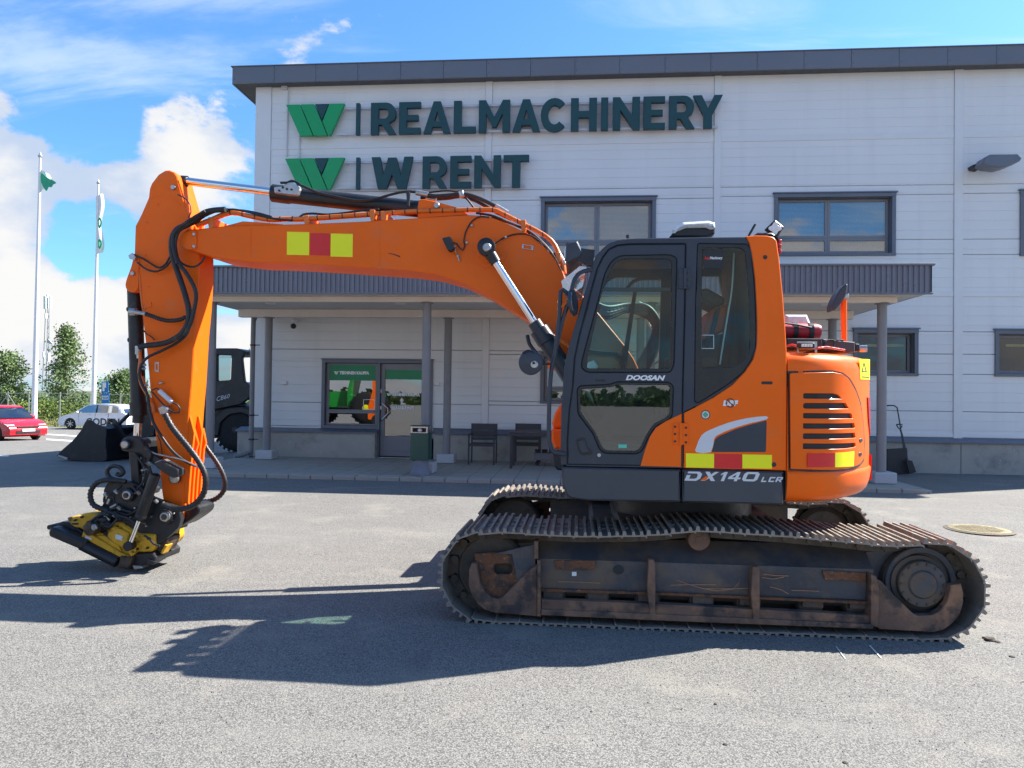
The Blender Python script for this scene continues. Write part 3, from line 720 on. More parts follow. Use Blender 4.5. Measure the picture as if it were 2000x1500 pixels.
for k in (.08, .66): MB().cyl((x0+k, 15.8, PAV+.05), (x0+k, 15.84, PAV+.05), .05).box((x0+k-.02, 15.8, PAV+.05), (x0+k+.02, 15.84, PAV+.13)).build('caster', m_black, ct)
# snow tools beside the right column
pz = .1
sp_ = thing('snow_pusher', 'black snow pusher with tubular frame handle leaning on the wall behind the right column', 'snow pusher', (P(1750, 920, 16.4).x, 16.4, pz))
MB().px(rnd([(1733, 877), (1772, 875), (1776, 926), (1733, 926)], 2), 16.35, .05, .01).build('blade', m_black, sp_)
MB().tube([P(1712, 880, 16.42), P(1716, 800, 16.8), P(1720, 793, 16.8), P(1746, 792, 16.8), P(1752, 796, 16.8), P(1765, 875, 16.42)], .014, 7, .1).build('handle', m_furn, sp_)
sh = thing('snow_shovel', 'black shovel with a D grip leaning beside the snow pusher', 'shovel', (P(1776, 915, 16.3).x, 16.3, pz))
MB().tube([P(1757, 836, 16.6), P(1762, 850, 16.55), P(1774, 905, 16.3)], .018, 7, .1).build('shaft', m_furn, sh)
MB().tube([P(1751, 829, 16.65), P(1762, 829, 16.65), P(1761, 834, 16.62), P(1757, 838, 16.6), P(1753, 834, 16.62), P(1751, 829, 16.65)], .013, 7).build('grip', m_black, sh)
MB().px([(1770, 898), (1782, 900), (1790, 922), (1776, 926)], 16.2, .03, .005).build('blade', m_black, sh)
# ================================================================ excavator materials
m_or = M('orange_paint', (.93, .142, .006), .38, 0, .06, 1.2, coat=.06, spec=.18, mix=(.70, .17, .05), mixs=3.5, mixr=(.55, .8), mix2=(.40, .10, .03), mix2s=22, mix2r=(.70, .76), rvar=.06)
m_orp = M('orange_pipe', (.75, .16, .015), .4, 0, .1, 4)
m_cab = M('cab_charcoal', (.034, .042, .058), .38, 0, .08, 1.5, coat=.1, spec=.35, mix=(.06, .065, .07), mixs=3, mixr=(.58, .8))
m_skirt = M('skirt_charcoal', (.05, .056, .068), .5, 0, .1, 2, bump=.05, bs=90, mix=(.10, .095, .085), mixs=3, mixr=(.56, .8))
m_steelb = M('black_steel', (.016, .017, .020), .42, .1, .3, 6, bump=.08, bs=120, mix=(.05, .045, .038), mixs=9, mixr=(.58, .72))
m_rubber = M('rubber_hose', (.014, .014, .016), .5, 0, .3, 8, mix=(.05, .047, .04), mixs=12, mixr=(.55, .7))
m_trimb = M('black_window_trim', (.010, .011, .013), .3, 0, .15)
m_chrome = M('chrome_rod', (.75, .76, .78), .10, 1.0, .02, rvar=.04)
m_fit = M('zinc_fitting', (.42, .41, .40), .35, .8, .2, 20)
m_rust = M('rusty_guard', (.18, .105, .072), .75, .1, .3, 3, .3, 60, mix=(.30, .16, .09), mixs=5, mixr=(.46, .66), mix2=(.06, .045, .04), mix2s=4, mix2r=(.48, .62), streak=((.30, .16, .10), (1, 1, 14), 3, .62, .75, .5))
m_rustor = M('bright_rust', (.20, .085, .04), .85, 0, .35, 9, .5, 90, mix=(.075, .05, .04), mixs=9, mixr=(.46, .60), mix2=(.42, .19, .075), mix2s=30, mix2r=(.58, .68))
m_frame = M('track_frame_paint', (.058, .065, .080), .55, .1, .3, 2, .15, 50, mix=(.15, .115, .085), mixs=2.2, mixr=(.42, .64), mix2=(.16, .07, .035), mix2s=11, mix2r=(.62, .7), streak=((.16, .11, .085), (1, 1, 10), 4, .64, .74, .6))
m_shoe = M('track_shoe_steel', (.27, .235, .20), .5, .35, .3, 5, .3, 70, mix=(.24, .16, .11), mixs=6, mixr=(.5, .65), mix2=(.45, .43, .40), mix2s=14, mix2r=(.55, .7))
m_chain = M('chain_steel', (.10, .085, .07), .7, .2, .3, 8, .3, 60, mix=(.12, .08, .055), mixs=10)
m_drive = M('drive_hub', (.075, .075, .078), .6, .2, .2, 6, mix=(.12, .09, .065), mixs=5, mixr=(.42, .6), mix2=(.16, .08, .045), mix2s=18, mix2r=(.58, .68))
m_yel = M('rotator_yellow', (.62, .33, .012), .45, 0, .12, 5, .1, 60, mix=(.22, .12, .02), mixs=7, mixr=(.52, .68), mix2=(.04, .03, .02), mix2s=14, mix2r=(.57, .65))
m_hvy = M('hi_vis_yellow', (.92, .88, .0), .4, 0, .02)
m_hvr = M('hi_vis_red', (.70, .014, .014), .4, 0, .04)
m_cglass = glass('cab_glass', (.64, .84, .78), .04)
m_dglass = glass('dark_cab_glass', (.62, .80, .74), .16)
m_seat = M('seat_fabric', (.05, .052, .055), .9, 0, .2, 9)
m_inter = M('cab_interior', (.045, .07, .065), .8, 0, .15, 3)
m_lens = M('lamp_lens', (.75, .76, .74), .25, 0, .15, 30)
m_silver = M('silver_decal', (.62, .64, .66), .35, 0, .03)
m_redl = M('red_reflector', (.55, .008, .01), .2, 0, .1, 20)
m_brown = M('worn_motor', (.09, .06, .045), .6, .4, .3, 12, mix=(.03, .025, .02), mixs=14)

XC, YCX = .89, 6.685
ex = thing('excavator', 'large orange crawler excavator with charcoal cab, folded boom and yellow tiltrotator standing on rusty tracks', 'excavator', (XC, YCX, 0))
def pl(name, pts, Y, th, mat, bev=.004, par=None, sm=35): return plate(name, pts, Y, th, mat, par or ex, bev, sm)
YT = 5.34; TWD = .70
# ---------------------------------------------------------------- tracks
def XZ(px, py, Y=YT): p = P(px, py, Y); return (p.x, p.z)
top = [XZ(x, y) for x, y in ((990, 1036), (1060, 1040), (1150, 1043), (1260, 1041), (1365, 1033), (1450, 1037), (1550, 1044), (1650, 1053), (1750, 1062))]
ls, rs = (-.655, .338), (2.415, .345); rl = .322
path = []
for k in range(1, 10):      # left end, from the top down to the ground
    a = R_(100+k*17); path.append((ls[0]+rl*math.cos(a), ls[1]+rl*math.sin(a)))
path += [(-.52+k*.48, .018) for k in range(0, 7)]
for k in range(0, 11):
    a = R_(-82+k*17.5); path.append((rs[0]+(rl+.015)*math.cos(a), rs[1]+(rl+.0)*math.sin(a)))
path += [(x, z-.018) for (x, z) in reversed(top)]
path = smooth2(path, 8)
def even(pts, n):
    cum = [0]
    for i in range(len(pts)): cum.append(cum[-1]+(Vector(pts[(i+1) % len(pts)])-Vector(pts[i])).length)
    Lt = cum[-1]; out = []; j = 0
    for k in range(n):
        d = Lt*k/n
        while cum[j+1] < d: j += 1
        t = (d-cum[j])/(cum[j+1]-cum[j]); a = Vector(pts[j]); b = Vector(pts[(j+1) % len(pts)]); out.append(a*(1-t)+b*t)
    return out, Lt
_, Lt = even(path, 10); NS = int(round(Lt/.1715)); ctr, _ = even(path, NS*2)
prof = [(-.084, -.006), (.078, -.006), (.092, -.018), (.097, -.012), (.086, .004), (.071, .005), (.066, .032), (.049, .033), (.044, .005), (.013, .004), (.009, .030), (-.007, .030), (-.011, .004), (-.048, .004), (-.053, .033), (-.073, .035), (-.079, .004), (-.084, .004)]
sc_ = Lt/NS/.1715
for side in (0, 1):
    yo = (lambda d: YT+d) if side == 0 else (lambda d: 2*YCX-YT-d)
    lab = 'near track with rusty shoes' if side == 0 else 'far track, mostly hidden'
    chain = MB()
    for k in range(NS):
        a, b, c = ctr[2*k-1], ctr[2*k], ctr[(2*k+1) % (NS*2)]
        d = (c-a).normalized(); nrm = Vector((d.y, -d.x))        # outward for this winding
        for yy in (.24, .40): chain.obox((b.x-nrm.x*.045, yo(yy), b.y-nrm.y*.045), (d.x*.088, 0, d.y*.088), (0, .018, 0), (nrm.x*.038, 0, nrm.y*.038))
        q = c-nrm*.05; chain.cyl((q.x, yo(.20), q.y), (q.x, yo(.44), q.y), .028, n=8)
    ch = chain.build('track', m_chain, ex, 40); ch['label'] = lab
    if side == 0:
        sb = MB().prism([[(x*sc_, z) for x, z in prof]], 0, TWD, 0)
        for yy in (.27, .43):
            for xx in (-.03, .03): sb.box((xx-.012, yy-.014, .004), (xx+.012, yy+.014, .016))
        shoe = sb.build('track_shoe', m_shoe, None, 30); COL.objects.unlink(shoe)
    for k in range(NS):
        a, b, c = ctr[2*k-1], ctr[2*k], ctr[(2*k+1) % (NS*2)]; d = (c-a).normalized()
        o = shoe.copy(); COL.objects.link(o); o.parent = ch
        nx, nz = d.y, -d.x
        o.matrix_world = Matrix(((-d.x, 0, nx, b.x), (0, 1, 0, yo(0 if side == 0 else TWD)), (-d.y, 0, nz, b.y), (0, 0, 0, 1)))
        o.rotation_euler.x += random.uniform(-.010, .010); o.rotation_euler.y += random.uniform(-.045, .045)
    # frame beam: profile in (depth, z) swept along X
    def tr_(name, pts, d0, d1, mat, bev=.004, par=None):
        MBx = MB().prism([[XZ(x, y, YT+d0) for x, y in l] for l in (pts if isinstance(pts[0][0], (tuple, list)) else [pts])], yo(d0), yo(d1), bev); return MBx.build(name, mat, par or ex)
    x0, x1 = XZ(1052, 1100, 5.45)[0], XZ(1706, 1100, 5.45)[0]
    zz = lambda px, py, d: XZ(px, py, YT+d)[1]
    pr = [(.13, zz(1300, 1157, .13)), (.11, zz(1300, 1099, .11)), (.13, zz(1300, 1096, .13)), (.30, .585), (.42, .585), (.42, .07), (.38, .07), (.38, .17), (.2, .17)]
    v = [(x, yo(d), z) for x in (x0, x1) for d, z in pr]; n = len(pr)
    mk('track_frame', v, [tuple(range(n)), tuple(range(n, 2*n))]+[(i, (i+1) % n, (i+1) % n+n, i+n) for i in range(n)], m_frame, ex, 30)
    tr_('frame_end_plate', [rnd([(926, 1081), (1046, 1076), (1047, 1112), (985, 1171), (938, 1158)], 4), rnd([(964, 1101), (1001, 1101), (1001, 1122), (964, 1122)], 9)], .12, .16, m_rustor)
    tr_('frame_end_plate', [(960, 1083), (1046, 1062), (1046, 1112), (1010, 1140), (1000, 1083)], .105, .119, m_frame, .003)
    c = (ls[0]+.01, ls[1])
    MB().lathe((c[0], yo(.22), c[1]), (c[0], yo(.46), c[1]), [(0, .10), (.0, .24), (.02, .262), (.06, .268), (.07, .24), (.17, .24), (.18, .268), (.22, .262), (.24, .24), (.24, .1)], 40).build('idler', m_chain, ex)
    gl = [(930, 1101), (921, 1100), (916, 1113), (915, 1140), (920, 1161), (933, 1180), (947, 1191), (965, 1197), (1049, 1204), (1049, 1104), (1036, 1111), (981, 1168), (972, 1171), (960, 1167), (947, 1157), (937, 1140), (933, 1119)]
    tr_('track_guard', gl, .05, .11, m_rust)
    tr_('guard_post', [(1049, 1094), (1056, 1095), (1056, 1205), (1049, 1204)], .03, .16, m_rust)
    tr_('guard_post', [(1043, 1057), (1051, 1057), (1051, 1092), (1043, 1092)], .06, .16, m_rust)
    tr_('guide_rail', [(1057, 1171), (1300, 1181), (1706, 1203), (1706, 1219), (1300, 1200), (1057, 1190)], .05, .12, m_rust)
    tr_('guide_rail', [(1057, 1191), (1300, 1201), (1706, 1220), (1706, 1229), (1300, 1213), (1057, 1202)], .02, .14, m_rust)
    tr_('rust_edge', [(1057, 1150), (1300, 1158), (1704, 1176), (1704, 1181), (1300, 1163), (1057, 1155.5)], .095, .16, m_rustor, .002)
    for a in ((1267, 1093, 1280, 1204), (1470, 1107, 1484, 1217)):
        tr_('guard_post', [(a[0], a[1]), (a[2]-3, a[1]), (a[2], a[1]+8), (a[2], a[3]), (a[0]+3, a[3]), (a[0]-3, (a[1]+a[3])/2)], .03, .14, m_rust)
    gr = [(1710, 1130), (1721, 1135), (1749, 1165), (1784, 1199), (1793, 1203), (1820, 1202), (1837, 1193), (1850, 1176), (1856, 1149), (1856, 1143), (1877, 1140), (1882, 1158), (1881, 1180), (1875, 1200), (1861, 1217), (1844, 1230), (1824, 1235), (1718, 1229), (1710, 1219)]
    tr_('track_guard', gr, .05, .11, m_rust)
    tr_('guard_post', [(1702, 1122), (1712, 1126), (1717, 1150), (1716, 1226), (1701, 1222)], .02, .14, m_rust)
    tr_('step_plate', rnd([(1082, 1095), (1163, 1095), (1163, 1110), (1155, 1113), (1086, 1112)], 3), .095, .109, m_rustor, .003)
    tr_('step_plate', rnd([(1606, 1115), (1692, 1119), (1692, 1136), (1612, 1133)], 3), .095, .109, m_rustor, .003)
    tr_('frame_opening', circ(1208, 1113, 11, 14, 9), .107, .1095, m_dark, 0)
    tr_('frame_tag', [(1117, 1117), (1126, 1117), (1126, 1125), (1117, 1125)], .104, .109, m_white, 0)
    for x in (1081, 1167, 1264, 1369, 1460, 1581, 1672):
        y = 1158+(x-1081)*.033; c = XZ(x, y+3, YT+.2)
        r_ = MB().lathe((c[0], yo(.16), c[1]), (c[0], yo(.5), c[1]), [(0, .03), (0, .085), (.03, .095), (.31, .095), (.34, .08)], 18); r_.box((c[0]-.07, yo(.12), c[1]-.01), (c[0]+.07, yo(.16), c[1]+.05)); r_.build('track_roller', m_chain, ex)
    c = XZ(1365, 1054, YT+.14)
    MB().lathe((c[0], yo(.12), c[1]), (c[0], yo(.5), c[1]), [(0, .012), (0, .028), (.004, .03), (.004, .07), (.012, .078), (.20, .078), (.3, .06), (.3, .03)], 24).build('carrier_roller', m_rust, ex)
    # final drive
    c = (rs[0]-.01, rs[1])
    if side == 0: tr_('frame_horn', [(1680, 1078), (1735, 1074), (1790, 1082), (1745, 1112), (1722, 1155), (1695, 1155)], .26, .44, m_frame)
    if side == 0: tr_('frame_horn', [(1000, 1062), (1060, 1058), (1060, 1160), (1000, 1165)], .3, .44, m_frame)
    MB().lathe((c[0], yo(.20), c[1]), (c[0], yo(.44), c[1]), [(0, .2), (.0, .24), (.03, .25), (.2, .25), (.24, .2)], 36).build('sprocket_disc', m_chain, ex)
    MB().prism([[(c[0]+(.285 if k % 4 < 2 else .25)*math.cos(2*math.pi*k/84), c[1]+(.285 if k % 4 < 2 else .25)*math.sin(2*math.pi*k/84)) for k in range(84)]], yo(.29), yo(.35), .004).build('sprocket', m_chain, ex)
    tr_('drive_housing_ring', [circ(1799, 1138, 70, 40), circ(1799, 1138, 57, 40)[::-1]], .18, .26, m_frame, .006)
    c = XZ(1803, 1142, YT+.1)
    dr = MB().lathe((c[0], yo(.09), c[1]), (c[0], yo(.36), c[1]), [(0, .03), (0, .088), (.006, .094), (.014, .10), (.016, .155), (.024, .162), (.06, .165), (.07, .19), (.25, .2)], 40).build('final_drive', m_drive, ex)
    for k in range(14):
        a = 2*math.pi*k/14; q = (c[0]+.142*math.cos(a), c[1]+.142*math.sin(a)); MB().cyl((q[0], yo(.096), q[1]), (q[0], yo(.108), q[1]), .011, n=6).build('bolt', m_chain, dr)
for pts in ([(1322, 1133), (1341, 1140), (1371, 1149), (1398, 1154), (1431, 1151), (1444, 1138)], [(1310, 1143), (1345, 1142), (1398, 1142)], [(1378, 1150), (1420, 1150), (1462, 1149)], [(1490, 1121), (1512, 1124), (1540, 1125)], [(1488, 1128), (1510, 1131), (1532, 1127)], [(1504, 1146), (1526, 1152), (1540, 1160)], [(1090, 1136), (1130, 1137), (1172, 1139)], [(1444, 1120), (1445, 1132), (1440, 1146)], [(1546, 1153), (1580, 1154), (1600, 1155)]):
    q = [P(x, y, YT+.104) for x, y in pts]; w_ = Vector((0, 0, .0022)); n = len(q)
    mk('scratch', [a-w_ for a in q]+[a+w_ for a in q], [(i, i+1, n+i+1, n+i) for i in range(n-1)], M('scratch_rust', (.42, .20, .10), .7, 0, .2, 30), ex, 0)
bpy.data.objects.remove(shoe)
MB().box((.10, 5.80, .34), (1.72, 7.57, .60), .03).box((.3, 6.1, .28), (1.5, 7.25, .66), .03).build('car_body', m_frame, ex)
MB().cyl((XC, YCX, .655), (XC, YCX, .80), .60, n=48).cyl((XC, YCX, .80), (XC, YCX, .90), .53, n=48).build('swing_bearing', m_steelb, ex)
# ---------------------------------------------------------------- house plan path
YB = 5.415
tail = []
xs = P(1538, 800, YB).x
pp = [(xs, YB)]
def carc(a, r=1.5): return (XC+r*math.cos(R_(a)), YCX+r*math.sin(R_(a)))
p0, p1, p2 = Vector((xs+.03, YB)), Vector((1.74, YB)), Vector(carc(-46))
pp += [tuple(p0*(1-t)**2+p1*2*t*(1-t)+p2*t*t) for t in [k/10 for k in range(0, 10)]]
pp += [carc(-46+k*4) for k in range(0, 24)]
pp += [(x, 2*YCX-y) for (x, y) in [tuple(p0*(1-t)**2+p1*2*t*(1-t)+p2*t*t) for t in [k/10 for k in range(9, -1, -1)]]]+[(1.40, 2*YCX-YB)]
cum = [0.0]
for a, b in zip(pp, pp[1:]): cum.append(cum[-1]+math.hypot(b[0]-a[0], b[1]-a[1]))
def at_s(s):
    if s <= 0: return (pp[0][0]+s, YB), (0, -1)
    for i in range(len(pp)-1):
        if s <= cum[i+1]:
            t = (s-cum[i])/(cum[i+1]-cum[i]); a, b = pp[i], pp[i+1]
            def nr(j):
                q0, q1 = pp[max(0, j-1)], pp[min(len(pp)-1, j+1)]; dx, dy = q1[0]-q0[0], q1[1]-q0[1]; l = math.hypot(dx, dy); return (dy/l, -dx/l)
            n0, n1 = nr(i), nr(i+1); nx, ny = n0[0]*(1-t)+n1[0]*t, n0[1]*(1-t)+n1[1]*t; l = math.hypot(nx, ny)
            return (a[0]+(b[0]-a[0])*t, a[1]+(b[1]-a[1])*t), (nx/l, ny/l)
    return pp[-1], (0, 1)
def SP(px, py):
    d = ray(px, py); r = d.x/d.y; best = None
    s = 0; prev = at_s(0)[0]; q = prev[0]/prev[1]-r
    if q > 0: s = prev[1]*r-pp[0][0]; return (s, CAM.z+d.z*YB/d.y)
    while s < 2.2:
        s2 = s+.01; p = at_s(s2)[0]; q2 = p[0]/p[1]-r
        if q2 >= 0:
            Y = p[1]; return (s2, CAM.z+d.z*Y/d.y)
        if best is None or q2 > best[0]: best = (q2, s2, p[1])
        s = s2
    return (best[1], CAM.z+d.z*best[2]/d.y)
def bent(name, loops, o0, o1, mat, par=None, bev=.004, sm=30, raw=False):
    """plate on the curved house side: px loops, offsets outward from o1 (back) to o0 (front)"""
    L_ = loops if isinstance(loops[0][0], (tuple, list)) else [loops]
    if not raw: L_ = [[SP(x, y) for x, y in l] for l in L_]
    mb = MB().prism(L_, -o0, -o1, bev)
    bm = bmesh.new(); vs = [bm.verts.new(v) for v in mb.v]
    for f in mb.f:
        try: bm.faces.new([vs[i] for i in f])
        except ValueError: pass
    s0 = min(v[0] for v in mb.v); s1 = max(v[0] for v in mb.v); s = .18
    while s < s1:
        if s > s0: bmesh.ops.bisect_plane(bm, geom=bm.verts[:]+bm.edges[:]+bm.faces[:], plane_co=(s, 0, 0), plane_no=(1, 0, 0))
        s += .045
    for v in bm.verts:
        (x, y), (nx, ny) = at_s(v.co.x); off = -v.co.y; v.co = (x+nx*off, y+ny*off, v.co.z)
    out = MB().bm(bm); return out.build(name, mat, par or ex, sm)
zt = P(1600, 688, YB+.03).z; zseam = SP(1600, 920)[1]; zbot = P(1600, 988, YB).z
def shell(name, prof, off, mat, s_from=0.0, capz=True):
    ss = [s_from]+[c for c in cum if c > s_from+.001]; v = []; f = []; n = len(ss)
    for (ins, z) in prof:
        for s in ss:
            (x, y), (nx, ny) = at_s(s); v.append((x+nx*(off-ins), y+ny*(off-ins), z))
    for j in range(len(prof)-1):
        for i in range(n-1): f.append((j*n+i, j*n+i+1, (j+1)*n+i+1, (j+1)*n+i))
        f.append((j*n+n-1, j*n, (j+1)*n, (j+1)*n+n-1))
    f.append(tuple(range(n))); f.append(tuple(range((len(prof)-1)*n, len(prof)*n)))
    return mk(name, v, f, mat, ex, 40)
hood = shell('engine_hood', [(0, zseam-.002), (0, zt-.11), (.006, zt-.07), (.022, zt-.035), (.05, zt-.012), (.10, zt)], 0, m_or)
cw = shell('counterweight', [(.22, zbot+.0), (.12, zbot+.012), (.06, zbot+.035), (.028, zbot+.07), (.010, zbot+.13), (0, zbot+.2), (0, zseam-.02), (.012, zseam-.004)], .014, m_or)
dd = rnd([(1541, 729), (1622, 727), (1640, 731), (1653, 742), (1664, 762), (1673, 788), (1679, 823), (1681, 863), (1680, 897), (1672, 907), (1652, 914), (1626, 917), (1541, 915)], [3, 4, 4, 4, 4, 4, 4, 4, 4, 5, 4, 4, 3], 3)
bent('door_gap', [(1538, 725), (1624, 723.5), (1644, 728), (1658, 739), (1669.5, 759), (1679, 786), (1685, 823), (1687, 863), (1686, 900), (1676, 911.5), (1654, 918.5), (1626, 921), (1538, 919)], .006, -.01, m_trimb, hood, 0)
slots = [[(1566, 768), (1624, 768.5), (1632, 772), (1638, 779), (1566, 778.5)], [(1566, 787), (1645, 787), (1650.5, 798), (1566, 798)], [(1565.5, 806.5), (1656, 807), (1659, 817), (1565.5, 817)],
         [(1565, 826.5), (1662, 826), (1662.5, 836), (1565, 837)], [(1565, 846), (1663, 845), (1664, 855), (1565, 857)], [(1564, 865.5), (1664, 864.5), (1663, 873), (1643, 876), (1564, 876.5)]]
hd = bent('engine_door', [dd]+[rnd(s_, 2, 3) for s_ in slots], .024, .008, m_or, hood, .002)
hd['label'] = 'orange engine door with six dark cooling slots'
bent('slot_shade', [(1562, 764), (1640, 764), (1668, 800), (1668, 880), (1562, 880)], .0075, .0055, m_dark, hood, 0)  # dark sheet painted in as the shade inside the cooling slots
bent('hi_vis_panel', [(1572, 885), (1624.5, 884), (1624, 911), (1572, 912)], .0265, .0235, m_hvr, hood, 0)
bent('hi_vis_panel', [(1625, 884), (1661.5, 881), (1660, 910), (1625, 912)], .0265, .0235, m_hvy, hood, 0)
for (x, y) in ((1674, 859.5), (1673, 886.5)): bent('latch', circ(x, y, 3, 10, 4), .028, .02, m_black, hood, .002)
bent('reflector', [(1692.5, 776), (1697, 777), (1702, 832), (1702, 851), (1695, 825)], .01, -.01, m_redl, cw, .002)
bent('reflector', [(1701.5, 888), (1704.5, 888), (1704, 937), (1701, 930)], .02, -.01, m_redl, cw, .002)
st = bent('warning_sticker', [(1677, 701), (1701, 702), (1702, 742), (1680, 741)], .003, .0005, m_hvy, hood, 0)
bent('warning_print', [[(1686, 706), (1692, 727), (1681.5, 727)], [(1686, 711), (1689.5, 725), (1683.5, 725)]], .0042, .0032, m_black, hood, 0)
bent('warning_print', [(1682, 735), (1696, 736), (1696, 738), (1682, 737)], .0042, .0032, m_black, hood, 0)
# ---------------------------------------------------------------- side panel, skirt
orp = [(1457, 461.5), (1475, 459.5), (1498, 460), (1511, 463), (1517, 470), (1522, 504), (1529, 574), (1534, 640), (1536.5, 684), (1537, 740), (1536, 919), (1335, 913.5), (1335.5, 806), (1360, 794), (1394, 776), (1430, 752), (1455, 726), (1471, 702), (1477, 680), (1479, 645), (1478, 600), (1475, 545), (1470.5, 508), (1464, 475)]
sp = pl('side_panel', orp, YB-.004, .06, m_or, .006)
sp['label'] = 'orange side panel sweeping up into the rear cab pillar'
MB().px([(1466, 466), (1512, 466), (1530, 600), (1536, 740), (1534, 916), (1480, 914), (1482, 600)], YB+.06, .3).build('inner_panel', m_inter, ex)
MB().box((P(1536, 700, YB).x+.001, YB+.02, zbot+.03), (xs-.001, YB+.3, zt-.03)).build('panel_gap', m_trimb, ex)
pl('skirt_panel', rnd([(1097, 912), (1329.5, 917.5), (1328.5, 981), (1150, 978), (1108, 973), (1098, 945)], [2, 1, 2, 2, 14, 8]), YB-.006, .5, m_skirt, .012)
pl('skirt_panel', rnd([(1333, 917.7), (1531, 921.5), (1530.5, 986), (1333, 981.2)], [1, 1, 3, 2]), YB-.006, .5, m_skirt, .012)
MB().px([(1120, 905), (1536, 915), (1536, 984), (1125, 972)], YB+.5, 1.9).build('revolving_frame', m_steelb, ex)
MB().box((P(1100, 900, YB).x, 6.95, 1.02), (P(1540, 900, YB).x+.3, 7.93, 1.45), .03).build('far_side_body', m_or, ex)
def wide(ch, a, b, t_=20.5, bt=940):
    G_ = {'D': [[(0, 0), (.78, 0), (1, .25), (1, .75), (.78, 1), (0, 1), (0, .80), (.62, .80), (.74, .66), (.74, .34), (.62, .22), (.26, .22), (.26, .62), (0, .62)]],
          'X': [[(0, 0), (.30, 0), (.5, .30), (.70, 0), (1, 0), (.66, .5), (1, 1), (.72, 1), (.52, .70), (.34, 1), (.04, 1), (.36, .5)]],
          '1': [[(.35, 0), (.80, 0), (.80, 1), (.40, 1), (0, .78), (.0, .62), (.35, .74)]],
          '4': [[(.55, 0), (.80, 0), (.80, .22), (1, .22), (1, .40), (.80, .40), (.80, 1), (.55, 1), (0, .44), (0, .22), (.55, .22)], [(.26, .40), (.55, .40), (.55, .74)]],
          '0': [[(.15, 0), (.85, 0), (1, .2), (1, .8), (.85, 1), (.15, 1), (0, .8), (0, .2)], [(.27, .22), (.73, .22), (.76, .3), (.76, .7), (.73, .78), (.27, .78), (.24, .7), (.24, .3)]],
          'L': [[(0, 0), (1, 0), (1, .26), (.3, .26), (.3, 1), (0, 1)]], 'C': [[(.1, 0), (1, 0), (1, .26), (.3, .26), (.3, .74), (1, .74), (1, 1), (.1, 1), (0, .85), (0, .15)]],
          'R': [[(0, 0), (.28, 0), (.28, .3), (.5, .3), (.72, 0), (1, 0), (.8, .34), (1, .5), (1, .88), (.9, 1), (0, 1)], [(.28, .52), (.72, .52), (.72, .76), (.28, .76)]]}[ch]
    x0_, x1_, z0_, z1_ = rect(a, t_, b, bt, YB-.008); H_ = z1_-z0_
    MB().prism([[(x0_+(x1_-x0_)*u+H_*.42*(w-.3), z0_+H_*w) for u, w in l] for l in G_], YB-.009, YB-.0075, 0).build('model_number', m_silver, ex, 0)
for ch, a, b in (('D', 1339, 1368), ('X', 1371, 1399), ('1', 1405, 1419), ('4', 1422, 1446), ('0', 1450, 1480)): wide(ch, a, b, 921+(a-1339)*.008, 939+(a-1339)*.01)
for ch, a, b in (('L', 1487, 1497), ('C', 1501, 1512), ('R', 1515, 1527)): wide(ch, a, b, 931.5, 941.5)
pl('model_accent', [(1368, 938), (1378, 930.5), (1384, 931), (1378, 938.5)], YB-.0115, .001, m_or, 0)
pl('swoosh', smooth2([(1359.5, 883), (1360.5, 871.6), (1370.4, 850), (1388, 839), (1423, 825.5), (1458, 817), (1496, 812.8), (1497, 819), (1465, 826.5), (1432, 836.5), (1403, 849), (1394.6, 858), (1388.5, 883)], 2), YB-.0055, .002, m_silver, 0)
pl('swoosh_panel', rnd([(1390, 883), (1396.5, 858), (1404, 852), (1436, 838.5), (1467, 829), (1497.5, 821), (1496, 883)], [2, 4, 4, 1, 1, 3, 4]), YB-.0055, .002, m_cab, 0)
for i, (a, b, mt) in enumerate(((1339.6, 1394.6, m_hvy), (1395, 1449.6, m_hvr), (1450, 1507.7, m_hvy))):
    o_ = i*1.0+(0 if mt is m_hvy else 1.5); pl('hi_vis_panel', [(a, 885.3+i*1.1), (b, 886.3+i*1.1), (b, 914+i*.8), (a, 913+i*.8)], YB-.0065, .002, mt, 0)
pl('panel_handle', rnd([(1487, 745), (1509, 745), (1509, 750.6), (1487, 750.6)], 2.5), YB-.006, .004, m_dark, 0)
pl('pillar_lock', circ(1495, 502, 4, 12), YB-.012, .01, m_black, .003); pl('panel_plug', circ(1512, 907.5, 4.5, 14), YB-.010, .008, m_black, .003)
pl('round_sticker', circ(1378, 810, 9, 20), YB-.0055, .002, m_black, 0); pl('round_sticker', circ(1378, 810, 7.4, 20), YB-.0068, .001, m_silver, 0); pl('round_sticker_mark', [(1378, 804), (1384, 810), (1378, 816), (1372, 810)], YB-.008, .001, M('sticker_green', (.08, .35, .2), .5), 0)
text('sticker_lettering', 'DPF', 1412, 782, 1442, 793, YB-.0065, m_white, ex, .08, .15)
pl('sticker_ring', [circ(1426.5, 787, 9, 20), circ(1426.5, 787, 7.6, 20)], YB-.0078, .001, m_black, 0)
MB().px([(1419.5, 782), (1421, 780.8), (1433.5, 792), (1432, 793.2)], YB-.0088, .0008, 0).build('sticker_slash', m_black, ex)
